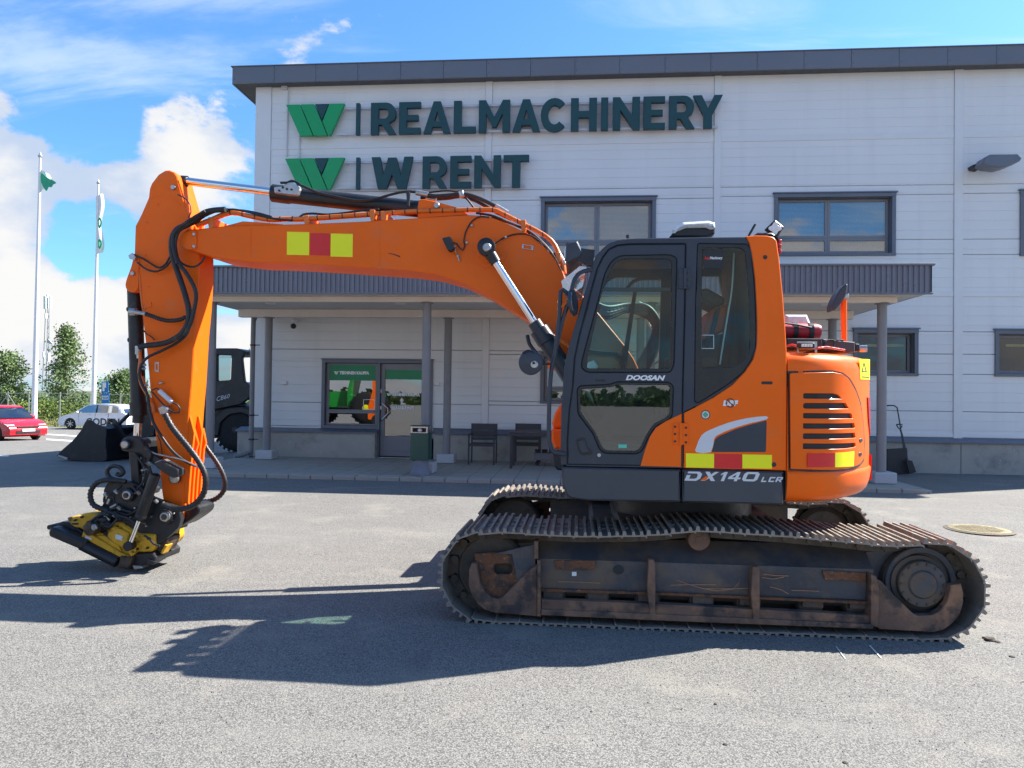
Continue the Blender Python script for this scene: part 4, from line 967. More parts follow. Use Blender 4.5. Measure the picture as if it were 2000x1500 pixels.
# ---------------------------------------------------------------- cab
CW = .94
cab_out = [(1096, 909), (1095, 880), (1096, 792), (1099, 758), (1102, 717), (1112, 672), (1130, 611), (1147, 556), (1159, 511), (1166, 497), (1176, 486), (1189, 475.5), (1206, 468.5), (1232, 465.5), (1356, 463.5), (1457, 462.5), (1464, 476), (1470.5, 509), (1476, 552), (1479, 618), (1479, 673), (1471, 702), (1455, 726), (1430, 752), (1394, 776), (1360, 794), (1335, 806.5), (1332, 913)]
door_o = [(1108, 908.5), (1108, 860), (1112, 800), (1118, 760), (1122, 700), (1132, 653), (1151, 579), (1166, 525), (1177, 502), (1189, 486.5), (1206, 478.5), (1232, 476), (1339.5, 475.5), (1338, 600), (1334, 760), (1331.5, 912.5)]
uw_o = rnd([(1136, 718), (1137, 704), (1168, 589), (1181, 536), (1194, 510), (1211, 499.5), (1307, 497.6), (1321, 503), (1321.6, 515), (1316, 712), (1310, 727), (1146, 727)], [4, 6, 6, 8, 10, 8, 6, 6, 8, 8, 8, 8], 4)
uw_i = rnd([(1146, 716), (1149, 692), (1172, 585), (1189, 534), (1202, 512.5), (1217, 506), (1303, 505.5), (1312, 510), (1312.6, 519), (1309, 713), (1305, 720), (1149, 719.5)], [3, 6, 6, 8, 8, 6, 4, 5, 5, 4, 4, 4], 4)
lw_o = rnd([(1132, 754), (1192, 751), (1204, 746), (1308, 747), (1315, 755), (1313, 812), (1306, 820), (1281, 832), (1268, 850), (1254, 880), (1244, 886), (1182, 885), (1172, 879), (1158, 846), (1129, 808), (1127.5, 762)], 7, 4)
lw_i = rnd([(1137, 760), (1193, 756.5), (1206, 751.5), (1304, 752), (1310, 758), (1308, 808), (1302, 815), (1277, 828), (1264, 847), (1250, 876), (1242, 881), (1185, 880), (1177, 875), (1163, 844), (1134, 805), (1133, 765)], 6, 4)
qw_o = rnd([(1363, 475.5), (1460, 477), (1466, 489), (1473, 555), (1476.5, 640), (1476, 678), (1468, 702), (1450, 728), (1420, 752), (1363, 787), (1357, 784), (1359, 600)], [4, 5, 6, 6, 8, 8, 8, 6, 6, 8, 3, 3], 4)
qw_i = rnd([(1372, 484), (1446, 483.5), (1456, 491), (1461, 545), (1465, 620), (1465, 682), (1455, 703), (1430, 717), (1370, 718.5), (1371, 600)], [3, 6, 6, 6, 6, 8, 10, 8, 4, 3], 4)
cabf = pl('cab_frame', [cab_out, door_o, qw_o], YB+.0, .05, m_cab, .006)
def shrink(l, k=1.4):
    cx = sum(p[0] for p in l)/len(l); cy = sum(p[1] for p in l)/len(l); o = orient(l, True); return inset(o, k)
MB().px([door_o, shrink(door_o, 9)], YB+.03, .05).build('door_seal', m_trimb, ex)
dor = pl('cab_door', [shrink(door_o), uw_o, lw_o], YB-.006, .05, m_cab, .007)
dor['label'] = 'charcoal cab door with large upper and shaped lower window'
pl('window_trim', [shrink(uw_o, .2), uw_i], YB-.0075, .03, m_trimb, .003, dor)
pl('window_trim', [shrink(lw_o, .2), lw_i], YB-.0075, .03, m_trimb, .003, dor)
pl('window_trim', [shrink(qw_o, .2), qw_i], YB-.004, .03, m_trimb, .003, cabf)
pl('window_bar', [(1176, 561.5), (1311, 561.5), (1311, 569), (1174, 569)], YB+.012, .02, m_trimb, .003, dor)
mk('upper_glass', [P(x, y, YB+.006) for x, y in shrink(uw_i, -1.5)], [tuple(range(len(uw_i)))], m_cglass, dor, 0)
mk('lower_glass', [P(x, y, YB+.006) for x, y in shrink(lw_i, -1.5)], [tuple(range(len(lw_i)))], m_dglass, dor, 0)
mk('quarter_glass', [P(x, y, YB+.008) for x, y in shrink(qw_i, -1.5)], [tuple(range(len(qw_i)))], m_cglass, cabf, 0)
pl('door_corner_panel', [(1331.5, 808), (1300, 823), (1281, 835.5), (1270, 852), (1260, 878), (1251, 910), (1330, 912)], YB-.010, .004, m_or, .0015, dor)
pl('handle_recess', rnd([(1124, 858), (1142, 853), (1148, 874), (1158, 880), (1156, 888), (1136, 890), (1130, 882)], 5), YB-.0075, .004, m_trimb, .001, dor)
pl('door_handle', rnd([(1128, 861), (1141, 857.5), (1147, 876), (1154, 882), (1138, 886), (1132, 880)], 4), YB-.020, .012, m_cab, .004, dor)
pl('door_lock', circ(1170, 889, 4, 14), YB-.014, .01, m_fit, .002, dor)
pl('door_slot', [[(1163, 741), (1182, 741), (1182, 745), (1163, 745)]], YB-.008, .003, m_trimb, .001, dor)
pl('glass_sticker', [(1208, 868), (1224, 868), (1224, 875), (1208, 875)], YB+.004, .001, M('sticker_mint', (.1, .55, .42), .5), 0, dor)
text('brand_lettering', 'DOOSAN', 1222, 732.7, 1299.5, 743, YB-.0095, m_white, dor, .05, .3)
for nm, (x0_, y0_, x1_, y1_, xm), mt in (('hinge', (1325, 524, 1349, 564, 1338), m_cab), ('hinge', (1314.5, 826.5, 1344, 869, 1329.5), m_or)):
    h = pl(nm, rnd([(x0_, y0_), (x1_, y0_), (x1_, y1_), (x0_, y1_)], 3), YB-.018, .011, mt, .003)
    p = P(xm, y0_, YB-.02); q = P(xm, y1_, YB-.02); MB().cyl((p.x, p.y, p.z), (p.x, p.y, q.z), .012, n=12).build('hinge_pin', mt, h)
    for k in range(3):
        for xx in (x0_+4, x1_-4): pl('bolt', circ(xx, y0_+7+k*(y1_-y0_-14)/2+(2 if xx > xm else 0), 2.4, 8), YB-.024, .006, m_black if mt is m_or else m_cab, .002, h)
# sticker and print on the quarter glass
pl('glass_banner', [(1375, 487), (1413, 487), (1413, 524), (1375, 524)], YB+.006, .001, m_dark, 0, cabf)
text('banner_lettering', 'Real', 1376, 501, 1386, 507, YB+.0045, m_hvr, cabf, .03, .2)
text('banner_lettering', 'Machinery', 1386.5, 501, 1411.5, 508, YB+.0045, m_white, cabf, .03, .2)
pl('print_frame', [[(1369.5, 654), (1394.5, 654), (1394.5, 681), (1369.5, 681)], [(1370.5, 655), (1393.5, 655), (1393.5, 680), (1370.5, 680)]], YB+.006, .001, m_silver, 0, cabf)
text('glass_number', '100', 1372, 667, 1386, 678, YB+.0055, m_black, cabf, .02)
# far cab side, roof, rear wall, floor (same outline, on the far side)
def far(l): return [(P(x, y, YB).x, P(x, y, YB).z) for x, y in l]
rearw = [(1479, 480), (1479, 700), (1372, 780), (1330, 905)]
MB().prism([far(cab_out), far(shrink(uw_o, 2)+[])[::1], far(rnd([(1350, 498), (1452, 498), (1460, 540), (1462, 640), (1350, 640)], 5))], YB+CW, YB+CW+.05, .004).build('cab_far_side', m_cab, ex)
fo = shrink(uw_o, 2)
mk('far_glass', [(x, YB+CW+.02, z) for x, z in far(fo)], [tuple(range(len(fo)))], m_cglass, ex, 0)
ro = far([(1159, 511), (1166, 497), (1176, 486), (1189, 475.5), (1206, 468.5), (1232, 465.5), (1356, 463.5), (1457, 462.5), (1476, 461.5)])
n = len(ro); v = [(x, YB+.051, z-.001) for x, z in ro]+[(x, YB+CW-.001, z-.001) for x, z in ro]+[(x, YB+.051, z-.06) for x, z in ro]+[(x, YB+CW-.001, z-.06) for x, z in ro]
f = [(i, i+1, n+i+1, n+i) for i in range(n-1)]+[(2*n+i, 2*n+i+1, 3*n+i+1, 3*n+i) for i in range(n-1)]+[(0, n, 3*n, 2*n), (n-1, 2*n-1, 4*n-1, 3*n-1)]
mk('cab_roof', v, f, m_cab, ex, 40)
MB().px([(1300, 470), (1462, 470), (1462, 486), (1240, 490), (1215, 484)], YB+.06, CW-.14, .01).build('headliner', m_inter, ex)
rw = [(1462, 478), (1470, 478), (1480, 560), (1482, 700), (1474, 702), (1470, 560)]
MB().px([(1428, 485), (1466, 485), (1474, 560), (1477, 640), (1474, 690), (1450, 722), (1426, 722), (1432, 600)], YB+.5, .42, .01).build('rear_trim', m_inter, ex)
MB().px([(1462, 470), (1476, 470), (1482, 600), (1480, 700), (1466, 716), (1464, 600)], YB+.06, .44, .004).build('rear_pillar', m_inter, ex)
MB().px([(1110, 862), (1330, 868), (1330, 906), (1110, 902)], YB+.06, CW-.1).build('cab_floor', m_steelb, ex)
MB().px([(1300, 760), (1440, 735), (1474, 705), (1340, 905), (1300, 905)], YB+.07, CW-.14).build('cab_rear_base', m_steelb, ex)
# windscreen glass and front posts
wsp = far([(1099, 758), (1112, 672), (1130, 611), (1147, 556), (1159, 511)]); n = len(wsp)
mk('windscreen', [(x+.012, YB+.06, z) for x, z in wsp]+[(x+.012, YB+CW-.01, z) for x, z in wsp], [(i, i+1, n+i+1, n+i) for i in range(n-1)], m_cglass, ex, 60)
MB().px([(1096, 905), (1096, 792), (1099, 758), (1106, 758), (1106, 905)], YB+.051, CW-.06).build('front_panel', m_cab, ex)
# seat, levers, monitor
seat = MB().px(rnd([(1423, 596), (1421, 618), (1414, 648), (1396, 655), (1372, 664), (1378, 636), (1385, 611), (1397, 600), (1411, 595)], 4), YB+.28, .42, .02).build('seat_back', M('seat_orange', (.55, .10, .02), .8, 0, .1), ex)
MB().px(rnd([(1408, 598), (1403, 618), (1395, 652), (1385, 656), (1392, 628), (1398, 603)], 2), YB+.262, .02, .004).build('seat_panel', m_seat, seat)
MB().px(rnd([(1366, 565), (1382, 562), (1417, 582), (1415, 596), (1397, 602), (1366, 586)], 5), YB+.34, .30, .02).build('headrest', m_seat, seat)
MB().px(rnd([(1396, 655), (1414, 650), (1408, 690), (1400, 722), (1366, 722), (1340, 740), (1290, 745), (1290, 728), (1360, 700)], 6), YB+.24, .5, .02).build('seat_cushion', m_seat, seat)
MB().px(rnd([(1300, 698), (1398, 697), (1404, 712), (1396, 719), (1300, 716)], 5), YB+.14, .1, .01).build('armrest', m_seat, ex)
MB().px(rnd([(1200, 730), (1330, 716), (1330, 770), (1210, 790)], 6), YB+.12, .14, .01).build('console', m_steelb, ex)
MB().tube([P(1434, 486, YB+.2), P(1430, 560, YB+.2), P(1424, 600, YB+.2), P(1414, 660, YB+.2), P(1406, 712, YB+.16)], .007, 5, .1).build('seat_belt', m_silver, ex)
MB().px(rnd([(1148, 708), (1160, 703), (1169, 716), (1160, 727), (1146, 725)], 2), YB+.35, .2, .01).build('monitor', m_lens, ex)
MB().px([(1237, 570), (1244, 570), (1222, 724), (1212, 724)], YB+CW-.12, .05, .004).build('grab_post', m_steelb, ex)
MB().tube([P(1148, 686, 6.2), P(1180, 690, 6.2), P(1205, 692, 6.2), P(1215, 700, 6.2), P(1219, 730, 6.2)], .018, 8, .05).build('grab_rail', m_steelb, ex)
MB().tube([P(1222, 566, 6.4), P(1245, 546, 6.4), P(1300, 545, 6.4), P(1311, 552, 6.4), P(1314, 570, 6.4)], .016, 8, .03).build('grab_rail', m_steelb, ex)
# roof items
MB().px([(1308, 462), (1325, 444), (1340, 437), (1392, 437), (1398, 444), (1396, 456), (1380, 462)], YB+.30, .42, .01).build('beacon_base', m_black, ex)
MB().px(rnd([(1313, 455), (1322, 441), (1334, 433), (1385, 430), (1397, 434), (1398, 445), (1388, 447), (1380, 443), (1340, 444), (1328, 449)], 2), YB+.26, .50, .02).build('beacon_bar', m_lens, ex)
MB().cyl(P(1462, 461, YB+.4), P(1475, 438, YB+.4), .009, n=6).build('antenna', m_black, ex)
MB().cyl(P(1226, 465, YB+.1), P(1226, 459, YB+.1), .012, n=8).build('roof_knob', m_black, ex)
wl = pl('work_light', rnd([(1514, 428.5), (1532, 443), (1519, 463), (1496, 446)], 3), YB+.25, .06, m_black, .008)
qf = [(1514+(11.5 if k % 4 in (0, 1) else 11.5)*(1+.22*math.cos(4*(2*math.pi*k/32)))*math.cos(2*math.pi*k/32)*.93, 446+10.5*(1+.22*math.cos(4*(2*math.pi*k/32)))*math.sin(2*math.pi*k/32)) for k in range(32)]
pl('lamp_lens', qf, YB+.243, .006, m_lens, .001, wl)
MB().px([(1470, 461), (1480, 454), (1508, 454), (1519, 462), (1522, 470), (1516, 462)], YB+.2, .5, .01).build('lamp_bracket', m_steelb, ex)
for k in range(3): MB().px(rnd([(1520, 466+k*10), (1527, 468+k*10), (1526, 475+k*10), (1521, 474+k*10)], 1), YB+.5, .12, .004).build('rear_marker', m_redl, ex)
# front light bar
lb = MB().px(rnd([(1104, 508), (1106, 473), (1128, 470), (1138, 492), (1134, 502), (1122, 506), (1110, 514)], 3), YB+.02, .86, .01).build('front_light_bar', m_cab, ex)
for yy in (.03, .19, .35, .51, .67, .83): MB().px([(1128, 484), (1162, 488), (1158, 520), (1128, 508)], YB+yy, .075).build('light_bracket', m_steelb, lb)
for yy in (.1, .33, .56, .77): MB().px([(1102, 488), (1106, 480), (1106, 506), (1102, 506)], YB+yy-.04, .1, .004).build('lamp_lens', m_lens, lb)
vis = glass('clear_visor', (.82, .82, .84), .45, .15)
MB().px([(1096, 549), (1132, 520), (1146, 520), (1138, 560), (1120, 572), (1100, 566)], YB+.1, .7).build('rain_visor', vis, ex)
# rails and mirrors
rl_ = MB().tube([P(1155, 527, YB), P(1140, 530, YB-.03), P(1128, 537, YB-.05), P(1120, 552, YB-.06), P(1114, 580, YB-.06), P(1100, 622, YB-.05), P(1086, 680, YB-.05)], .016, 8, .03)
rl_.tube([P(1112, 578, YB-.05), P(1100, 566, YB-.06), P(1095, 570, YB-.06), P(1092, 620, YB-.06), P(1084, 690, YB-.06), P(1077, 722, YB-.06), P(1073, 780, YB-.06), P(1072, 850, YB-.06), P(1076, 876, YB-.06), P(1085, 884, YB-.04), P(1104, 887, YB)], .016, 8, .03)
rl_.build('handrail', m_cab, ex)
def disc(name, px, py, Y, r, nrm, mat, par, th=.03, sx=1.0):
    p = P(px, py, Y); nn = Vector(nrm).normalized(); return MB().lathe(p-nn*th/2, p+nn*th/2, [(0, r*.8), (.006, r*.96), (th*.5, r), (th, r*.93)], 32).build(name, mat, par)
mi = disc('mirror', 1118.5, 591, YB-.05, .098, (1, -.28, .1), m_cab, ex, .03)
disc('mirror_glass', 1121.5, 591, YB-.054, .088, (1, -.28, .1), m_chrome, mi, .004)
MB().tube([P(1095, 600, YB-.06), P(1105, 592, YB-.06), P(1114, 590, YB-.06)], .011, 6).build('mirror_bracket', m_orp, mi)
mi = disc('mirror', 1036.5, 708, YB-.1, .091, (.25, 1, 0), m_cab, ex, .03)
MB().tube([P(1040, 709, YB-.13), P(1060, 710, YB-.1), P(1080, 711, YB-.06)], .010, 7).tube([P(1020, 690, YB-.11), P(1034, 684, YB-.125), P(1056, 700, YB-.1), P(1066, 709, YB-.1)], .005, 5, .02).build('mirror_bracket', m_steelb, mi)
disc('mirror_boss', 1044, 712, YB-.12, .03, (.25, 1, 0), m_fit, mi, .02)
# right front tool box and tank seen past the cab
MB().px([(1077, 841), (1083, 838), (1110, 838), (1110, 880), (1084, 876), (1077, 862)], 7.25, .6, .02).build('tool_box', m_or, ex)
MB().px([(1078, 827), (1084, 806), (1095, 789), (1110, 789), (1110, 836), (1080, 836)], 7.3, .55, .02).build('front_cover', m_or, ex)
MB().px([(1076, 884), (1112, 884), (1112, 922), (1088, 918), (1078, 905)], 7.25, .55, .02).build('front_tank', m_cab, ex)
# ---------------------------------------------------------------- rear deck
pl('deck_box', [(1537, 660.5), (1606, 661), (1606, 681), (1537, 681)], YB+.42, .6, m_steelb, .006)
pl('deck_box', [(1608, 662), (1670, 668), (1670, 688), (1606, 684)], YB+.5, .5, m_skirt, .006)
pl('deck_box', [(1671, 671), (1679, 672), (1680, 686), (1671, 686)], YB+.6, .12, m_steelb, .004)
wl = pl('work_light', rnd([(1559, 669), (1592, 669), (1592, 680.5), (1559, 680.5)], 4), YB+.08, .05, m_black, .006)
for k in range(4): pl('lamp_lens', rnd([(1565.5+k*5.6, 672), (1570.3+k*5.6, 672), (1570.3+k*5.6, 677.5), (1565.5+k*5.6, 677.5)], 1), YB+.074, .01, m_lens, .001, wl)
pl('lamp_foot', [(1557, 667), (1596, 667), (1596, 690), (1592, 690), (1592, 682), (1560, 682), (1560, 690), (1557, 690)], YB+.132, .01, m_fit, .001, wl)
MB().tube([P(1535, 676, YB+.1), P(1548, 673, YB+.1), P(1556, 676, YB+.1)], .008, 6).build('lamp_cable', m_redl, ex)
MB().tube([P(1596, 680, YB+.1), P(1615, 678, YB+.14), P(1650, 684, YB+.25)], .008, 6).build('lamp_cable', m_redl, ex)
for x_ in (1615, 1633): MB().tube([P(x_-5, 684, YB+.45), P(x_-3, 668, YB+.46), P(x_+6, 664, YB+.48), P(x_+14, 665, YB+.5)], .007, 5, .03).build('deck_cable', m_rubber, ex)
disc('rear_camera', 1686, 681, 6.4, .03, (1, -.3, 0), m_fit, ex, .06)
MB().px(rnd([(1645, 581), (1652, 577), (1655, 584), (1655, 668), (1647, 668)], 2), 7.2, .05, .01).build('mirror_post', m_or, ex)
mi = MB().px(smooth2([(1626, 604), (1628, 590), (1640, 567), (1652, 555), (1656, 558), (1652, 578), (1640, 596), (1630, 606)], 3), 7.1, .16, .01).build('mirror', m_cab, ex)
MB().px(rnd([(1643, 578), (1658, 574), (1659, 582), (1644, 584)], 1), 7.19, .03, .004).build('mirror_clamp', m_fit, mi)
rc = thing('red_cylinder_case', 'red cylindrical case with black straps lying on the rear deck behind the cab', 'extinguisher case', P(1570, 660, 6.3))
a, b = P(1510, 646, 6.3), P(1602, 648, 6.3); r_ = .065
MB().lathe(a, b, [(0, .05), (.01, r_), ((b-a).length-.03, r_), ((b-a).length-.005, r_*.85), ((b-a).length, .02)], 28).build('case', M('case_red', (.50, .012, .025), .45, 0, .1, 6), rc)
for t in (.45, .78): q = a.lerp(b, t); d = (b-a).normalized(); MB().cyl(q-d*.018, q+d*.018, r_+.006, n=28).build('strap', m_black, rc)
MB().tube([P(1530, 631, 6.2), P(1555, 634, 6.2), P(1585, 640, 6.2)], .008, 6).build('strap', m_black, rc)
mu = MB().px([(1535, 614), (1577, 614), (1586, 636), (1535, 636)], 6.6, .3, .02).build('exhaust_cover', m_lens, ex)
# ---------------------------------------------------------------- boom
YN = 6.46; BWD = .45
boom_t = [(352, 466), (357, 455), (366, 448), (388, 447), (416, 444), (440, 441), (552, 438.5), (640, 435.5), (708, 432.5), (840, 424), (915, 419.5), (954, 422), (990, 436), (1032, 457), (1062, 481), (1086, 508), (1100, 530), (1106, 548), (1135, 574), (1166, 608), (1194, 642), (1221, 675), (1238, 700), (1250, 726), (1256, 790), (1248, 840), (1225, 870), (1195, 870), (1170, 846), (1140, 780), (1110, 722), (1070, 668), (1032, 626), (996, 604), (954, 577), (900, 551), (852, 536.5), (798, 529), (669, 520), (560, 513.5), (488, 511.5), (416, 503), (380, 491), (361, 486), (353, 478)]
bt = MB().px([boom_t], YN, BWD, .008).build('boom', m_or, ex, 25)
# raised welded outlines and boss rings
pl('boom_nose_plate', rnd([(350, 470), (357, 455), (370, 449), (383, 449), (383, 487), (365, 488), (352, 480)], 5), YN-.016, .015, m_or, .004, bt)
for (x, y) in ((379, 457.5), (379, 481)): disc('bolt', x, y, YN-.02, .016, (0, 1, 0), m_fit, bt, .014)
MB().px([(487, 448), (490, 448), (490, 496), (487, 496)], YN-.003, .003).px([(741, 440), (742, 440), (742, 519), (741, 519)], YN-.002, .002).build('weld_seam', m_or, bt)
pl('boom_boss', circ(956, 490, 34, 40), YN-.006, .006, m_or, .003, bt); pl('boom_boss', circ(954, 488, 26, 36), YN-.014, .008, m_or, .003, bt)
for a, b, y0_, y1_, mt in ((560.5, 604, 452.5, 497.5, m_hvy), (606, 645, 455, 498, m_hvr), (646, 689, 456, 501, m_hvy)): pl('hi_vis_panel', [(a, y0_), (b, y0_+1), (b-.5, y1_+1), (a-.5, y1_)], YN-.003, .002, mt, 0, bt)
pl('name_plate', [[(1020, 476.5), (1042, 480), (1041, 489), (1019, 485)], [(1023, 478.6), (1038, 481), (1037.5, 487), (1022.5, 484.4)]], YN-.006, .005, m_fit, .001, bt)
pl('boom_rib', [(440, 441), (474, 432), (500, 433.5), (552, 438), (552, 441)], YN+.03, BWD-.06, m_or, .003, bt)
pl('cylinder_bracket', rnd([(815, 409), (818, 390), (828, 388.5), (845, 392), (893, 405), (915, 420), (816, 427)], [2, 5, 4, 4, 4, 2, 2]), 6.50, .05, m_or, .005, bt)
pl('cylinder_bracket', rnd([(815, 409), (818, 390), (828, 388.5), (845, 392), (893, 405), (915, 420), (816, 427)], [2, 5, 4, 4, 4, 2, 2]), 6.80, .05, m_or, .005, bt)
disc('pin_cap', 853, 401.5, 6.49, .028, (0, 1, 0), m_fit, bt, .03)
# work light on the boom
wl = pl('work_light', rnd([(862.5, 465), (879, 461), (888, 486), (875.5, 491)], 3), YN-.12, .07, m_black, .006, bt)
MB().tube([P(888, 481, YN-.1), P(890, 490, YN-.06), P(894, 498, YN-.02), P(898, 510, YN-.01)], .009, 6).build('lamp_arm', m_fit, wl)
MB().tube([P(886, 474, YN-.06), P(892, 476, YN-.04), P(898, 484, YN-.02), P(904, 489, YN-.012), P(908, 480, YN-.012), P(906, 472, YN-.012), P(909, 455, YN-.012), P(916, 440, YN-.012), P(925, 429, YN-.012), P(938, 423, YN-.012), P(955, 424, YN-.01)], .0065, 6, .03).build('lamp_cable', m_rubber, bt)
for (x, y) in ((911.5, 474), (921.5, 440.5), (988, 463), (894, 500)): disc('clip', x, y, YN-.02, .012, (0, 1, 0), m_fit, bt, .016)
MB().tube([P(967, 476, YN-.05), P(975, 470, YN-.03), P(990, 462, YN-.014), P(1010, 457, YN-.01), P(1035, 459, YN-.01), P(1060, 475, YN-.01), P(1082, 500, YN-.01), P(1096, 528, YN-.01)], .0065, 6, .03).build('lamp_cable', m_rubber, bt)
pl('paint_scratch', [(758, 494), (768, 495.5), (782, 500), (781, 502.5), (774, 499.5), (769, 498), (766, 497), (758, 495)], YN-.0015, .001, m_black, 0, bt)
# pipes and hoses on the boom
P1 = [(383, 440), (400, 433), (416, 427), (436, 418), (450, 414.5), (465, 416), (480, 420), (524, 428), (560, 427), (594, 427), (720, 418), (810, 412.5), (900, 410), (960, 409), (976, 414), (1000, 426), (1020, 436), (1065, 460), (1083, 478), (1092, 500), (1100, 520), (1101, 532)]
MB().tube([P(x, y, 6.49) for x, y in P1], .019, 10, .05).build('hydraulic_pipe', m_orp, bt, 60)
MB().tube([P(x+2, y+2, 6.62) for x, y in P1], .019, 10, .05).build('hydraulic_pipe', m_orp, bt, 60)
MB().tube([P(x+2, y+2, 6.76) for x, y in P1], .019, 10, .05).build('hydraulic_pipe', m_orp, bt, 60)
for (x, y, y2) in ((411, 428, 452), (598, 424, 438), (727, 413, 432), (748, 416, 431), (1022, 433, 452), (1090, 497, 515)):
    pl('pipe_clamp', rnd([(x-5, y-4), (x+5, y-4), (x+5, y+7), (x+4, y2), (x-3, y2), (x-5, y+7)], 2), 6.465, .34, m_orp, .004, bt)
tie = MB()
for i in range(26):
    t = i/25; x = 450+t*610
    for (a, b) in zip(P1, P1[1:]):
        if a[0] <= x <= b[0]: yy = a[1]+(b[1]-a[1])*(x-a[0])/(b[0]-a[0]); q = P(x, yy, 6.49); tie.cyl(q-Vector((.004, 0, 0)), q+Vector((.004, 0, 0)), .022, n=10)
tie.build('cable_ties', m_rubber, bt)
def hs(pts, Y, r, name='hydraulic_hose', rib=0.0, par=None, mat=None, step=.04): return hose(name, [(p[0], p[1], p[2] if len(p) > 2 else Y) for p in pts], r, mat or m_rubber, par or bt, 8, step, rib)
hs([(548, 357), (570, 357), (585, 361), (600, 367), (624, 377), (660, 385), (690, 391), (712, 391.5), (735, 388), (760, 381), (780, 376), (801, 374), (822, 377)], 6.58, .012)
hs([(822, 378), (850, 383), (880, 381), (905, 379), (930, 385), (955, 396), (972, 405), (990, 414)], 6.56, .019)
hs([(822, 385), (850, 388), (880, 386), (900, 383), (925, 390), (945, 400), (965, 412), (1000, 428)], 6.66, .019)
hs([(838, 376), (855, 374), (875, 372.5), (900, 376), (920, 382)], 6.6, .008)
hs([(905, 382), (915, 392), (925, 405), (940, 420)], 6.6, .009)
MB().cyl(P(813, 376, 6.56), P(836, 380, 6.56), .024, n=12).cyl(P(900, 374.5, 6.56), P(903, 384.5, 6.56), .028, n=12).cyl(P(832, 388, 6.6), P(852, 391, 6.6), .022, n=12).cyl(P(968, 402, 6.56), P(992, 416, 6.56), .022, n=12).build('hose_fitting', m_fit, bt)
MB().px([(793, 374), (800, 374), (799, 402), (795, 402)], 6.55, .03, .003).build('hose_stand', m_black, bt)
hs([(585, 424), (592, 419), (610, 417), (640, 419), (680, 415), (700, 412), (740, 408)], 6.55, .010)
hs([(432, 410), (455, 409), (480, 413), (510, 421), (535, 427), (570, 431)], 6.47, .010)
hs([(446, 411), (470, 411), (500, 416), (530, 424)], 6.54, .012)
hs([(380, 436), (400, 421), (425, 411), (445, 410)], 6.50, .016)
hs([(930, 416), (960, 421), (990, 433), (1030, 450), (1055, 469), (1078, 494), (1092, 520)], 6.56, .011)
hs([(960, 424), (1000, 437), (1040, 456), (1068, 480), (1090, 512), (1104, 545)], 6.62, .012)
for k in range(7): hs([(1022+k*10, 446+k*8, 6.5+.05*(k % 3)), (1032+k*9, 455+k*9), (1046+k*7, 462+k*10)], 6.6, .007, 'hose_loop')
MB().cyl(P(1088, 490, 6.5), P(1103, 517, 6.5), .022, n=12).build('hose_fitting', m_fit, bt)
# arm cylinder (top)
ac = MB().cyl(P(352, 352.5, 6.685), P(536, 375, 6.685), .037, n=24).build('arm_cylinder_rod', m_chrome, ex)
MB().cyl(P(350, 353, 6.685), P(366, 354, 6.685), .05, n=20).build('rod_end', m_steelb, ac)
a_, b_ = P(531, 377, 6.685), P(840, 411, 6.685); Lc = (b_-a_).length
MB().lathe(a_, b_, [(0, .06), (.01, .082), (.17, .084), (.19, .076), (Lc-.12, .076), (Lc-.08, .085), (Lc, .085)], 28).build('arm_cylinder', m_steelb, ex)
vb = pl('cylinder_valve', rnd([(534, 365), (552, 363), (562, 356), (575, 355), (584, 366), (582, 382), (560, 380), (536, 377)], 3), 6.56, .1, m_fit, .008)
for (x, y) in ((560, 369), (569, 370), (545, 372), (552, 366)): disc('port_plug', x, y, 6.555, .010, (0, 1, 0), m_steelb, vb, .012)
MB().tube([P(560, 357, 6.58), P(570, 353, 6.58), P(582, 357, 6.58), P(592, 365, 6.58)], .010, 7, .03).build('valve_pipe', m_steelb, vb)
# boom cylinder
a_, b_ = P(951, 486, 6.30), P(1046, 633, 6.30)
MB().cyl(a_, b_, .033, n=28).build('boom_cylinder_rod', m_chrome, ex)
disc('rod_eye', 950.5, 483.5, 6.30, .078, (0, 1, 0), m_steelb, ex, .11); disc('pin_cap', 951, 483, 6.24, .038, (0, 1, 0), m_fit, ex, .02)
MB().cyl(a_.lerp(b_, .08), a_.lerp(b_, .19), .052, .045, 20).build('rod_neck', m_steelb, ex)
d_ = (b_-a_).normalized(); e_ = b_+d_*1.0
MB().lathe(b_-d_*.02, e_, [(0, .05), (.0, .058), (.07, .060), (.075, .082), (.20, .084), (.205, .074), (.98, .074), (1.0, .06)], 28).build('boom_cylinder', m_cab, ex)
hs([(1030, 655, 6.22), (1034, 672, 6.2), (1046, 688, 6.2), (1060, 706, 6.2)], 6.2, .016, 'cylinder_pipe', 0, ex, m_steelb)
MB().tube([P(1066, 648, 6.3), P(1100, 668, 6.3), P(1130, 690, 6.3)], .016, 8).build('hydraulic_pipe', m_orp, ex)
a2 = Vector((a_.x, 7.07, a_.z)); b2 = Vector((b_.x, 7.07, b_.z)); e2 = Vector((e_.x, 7.07, e_.z))
MB().cyl(a2, b2, .033, n=20).build('boom_cylinder_rod', m_chrome, ex); MB().cyl(b2, e2, .076, n=24).build('boom_cylinder', m_cab, ex)
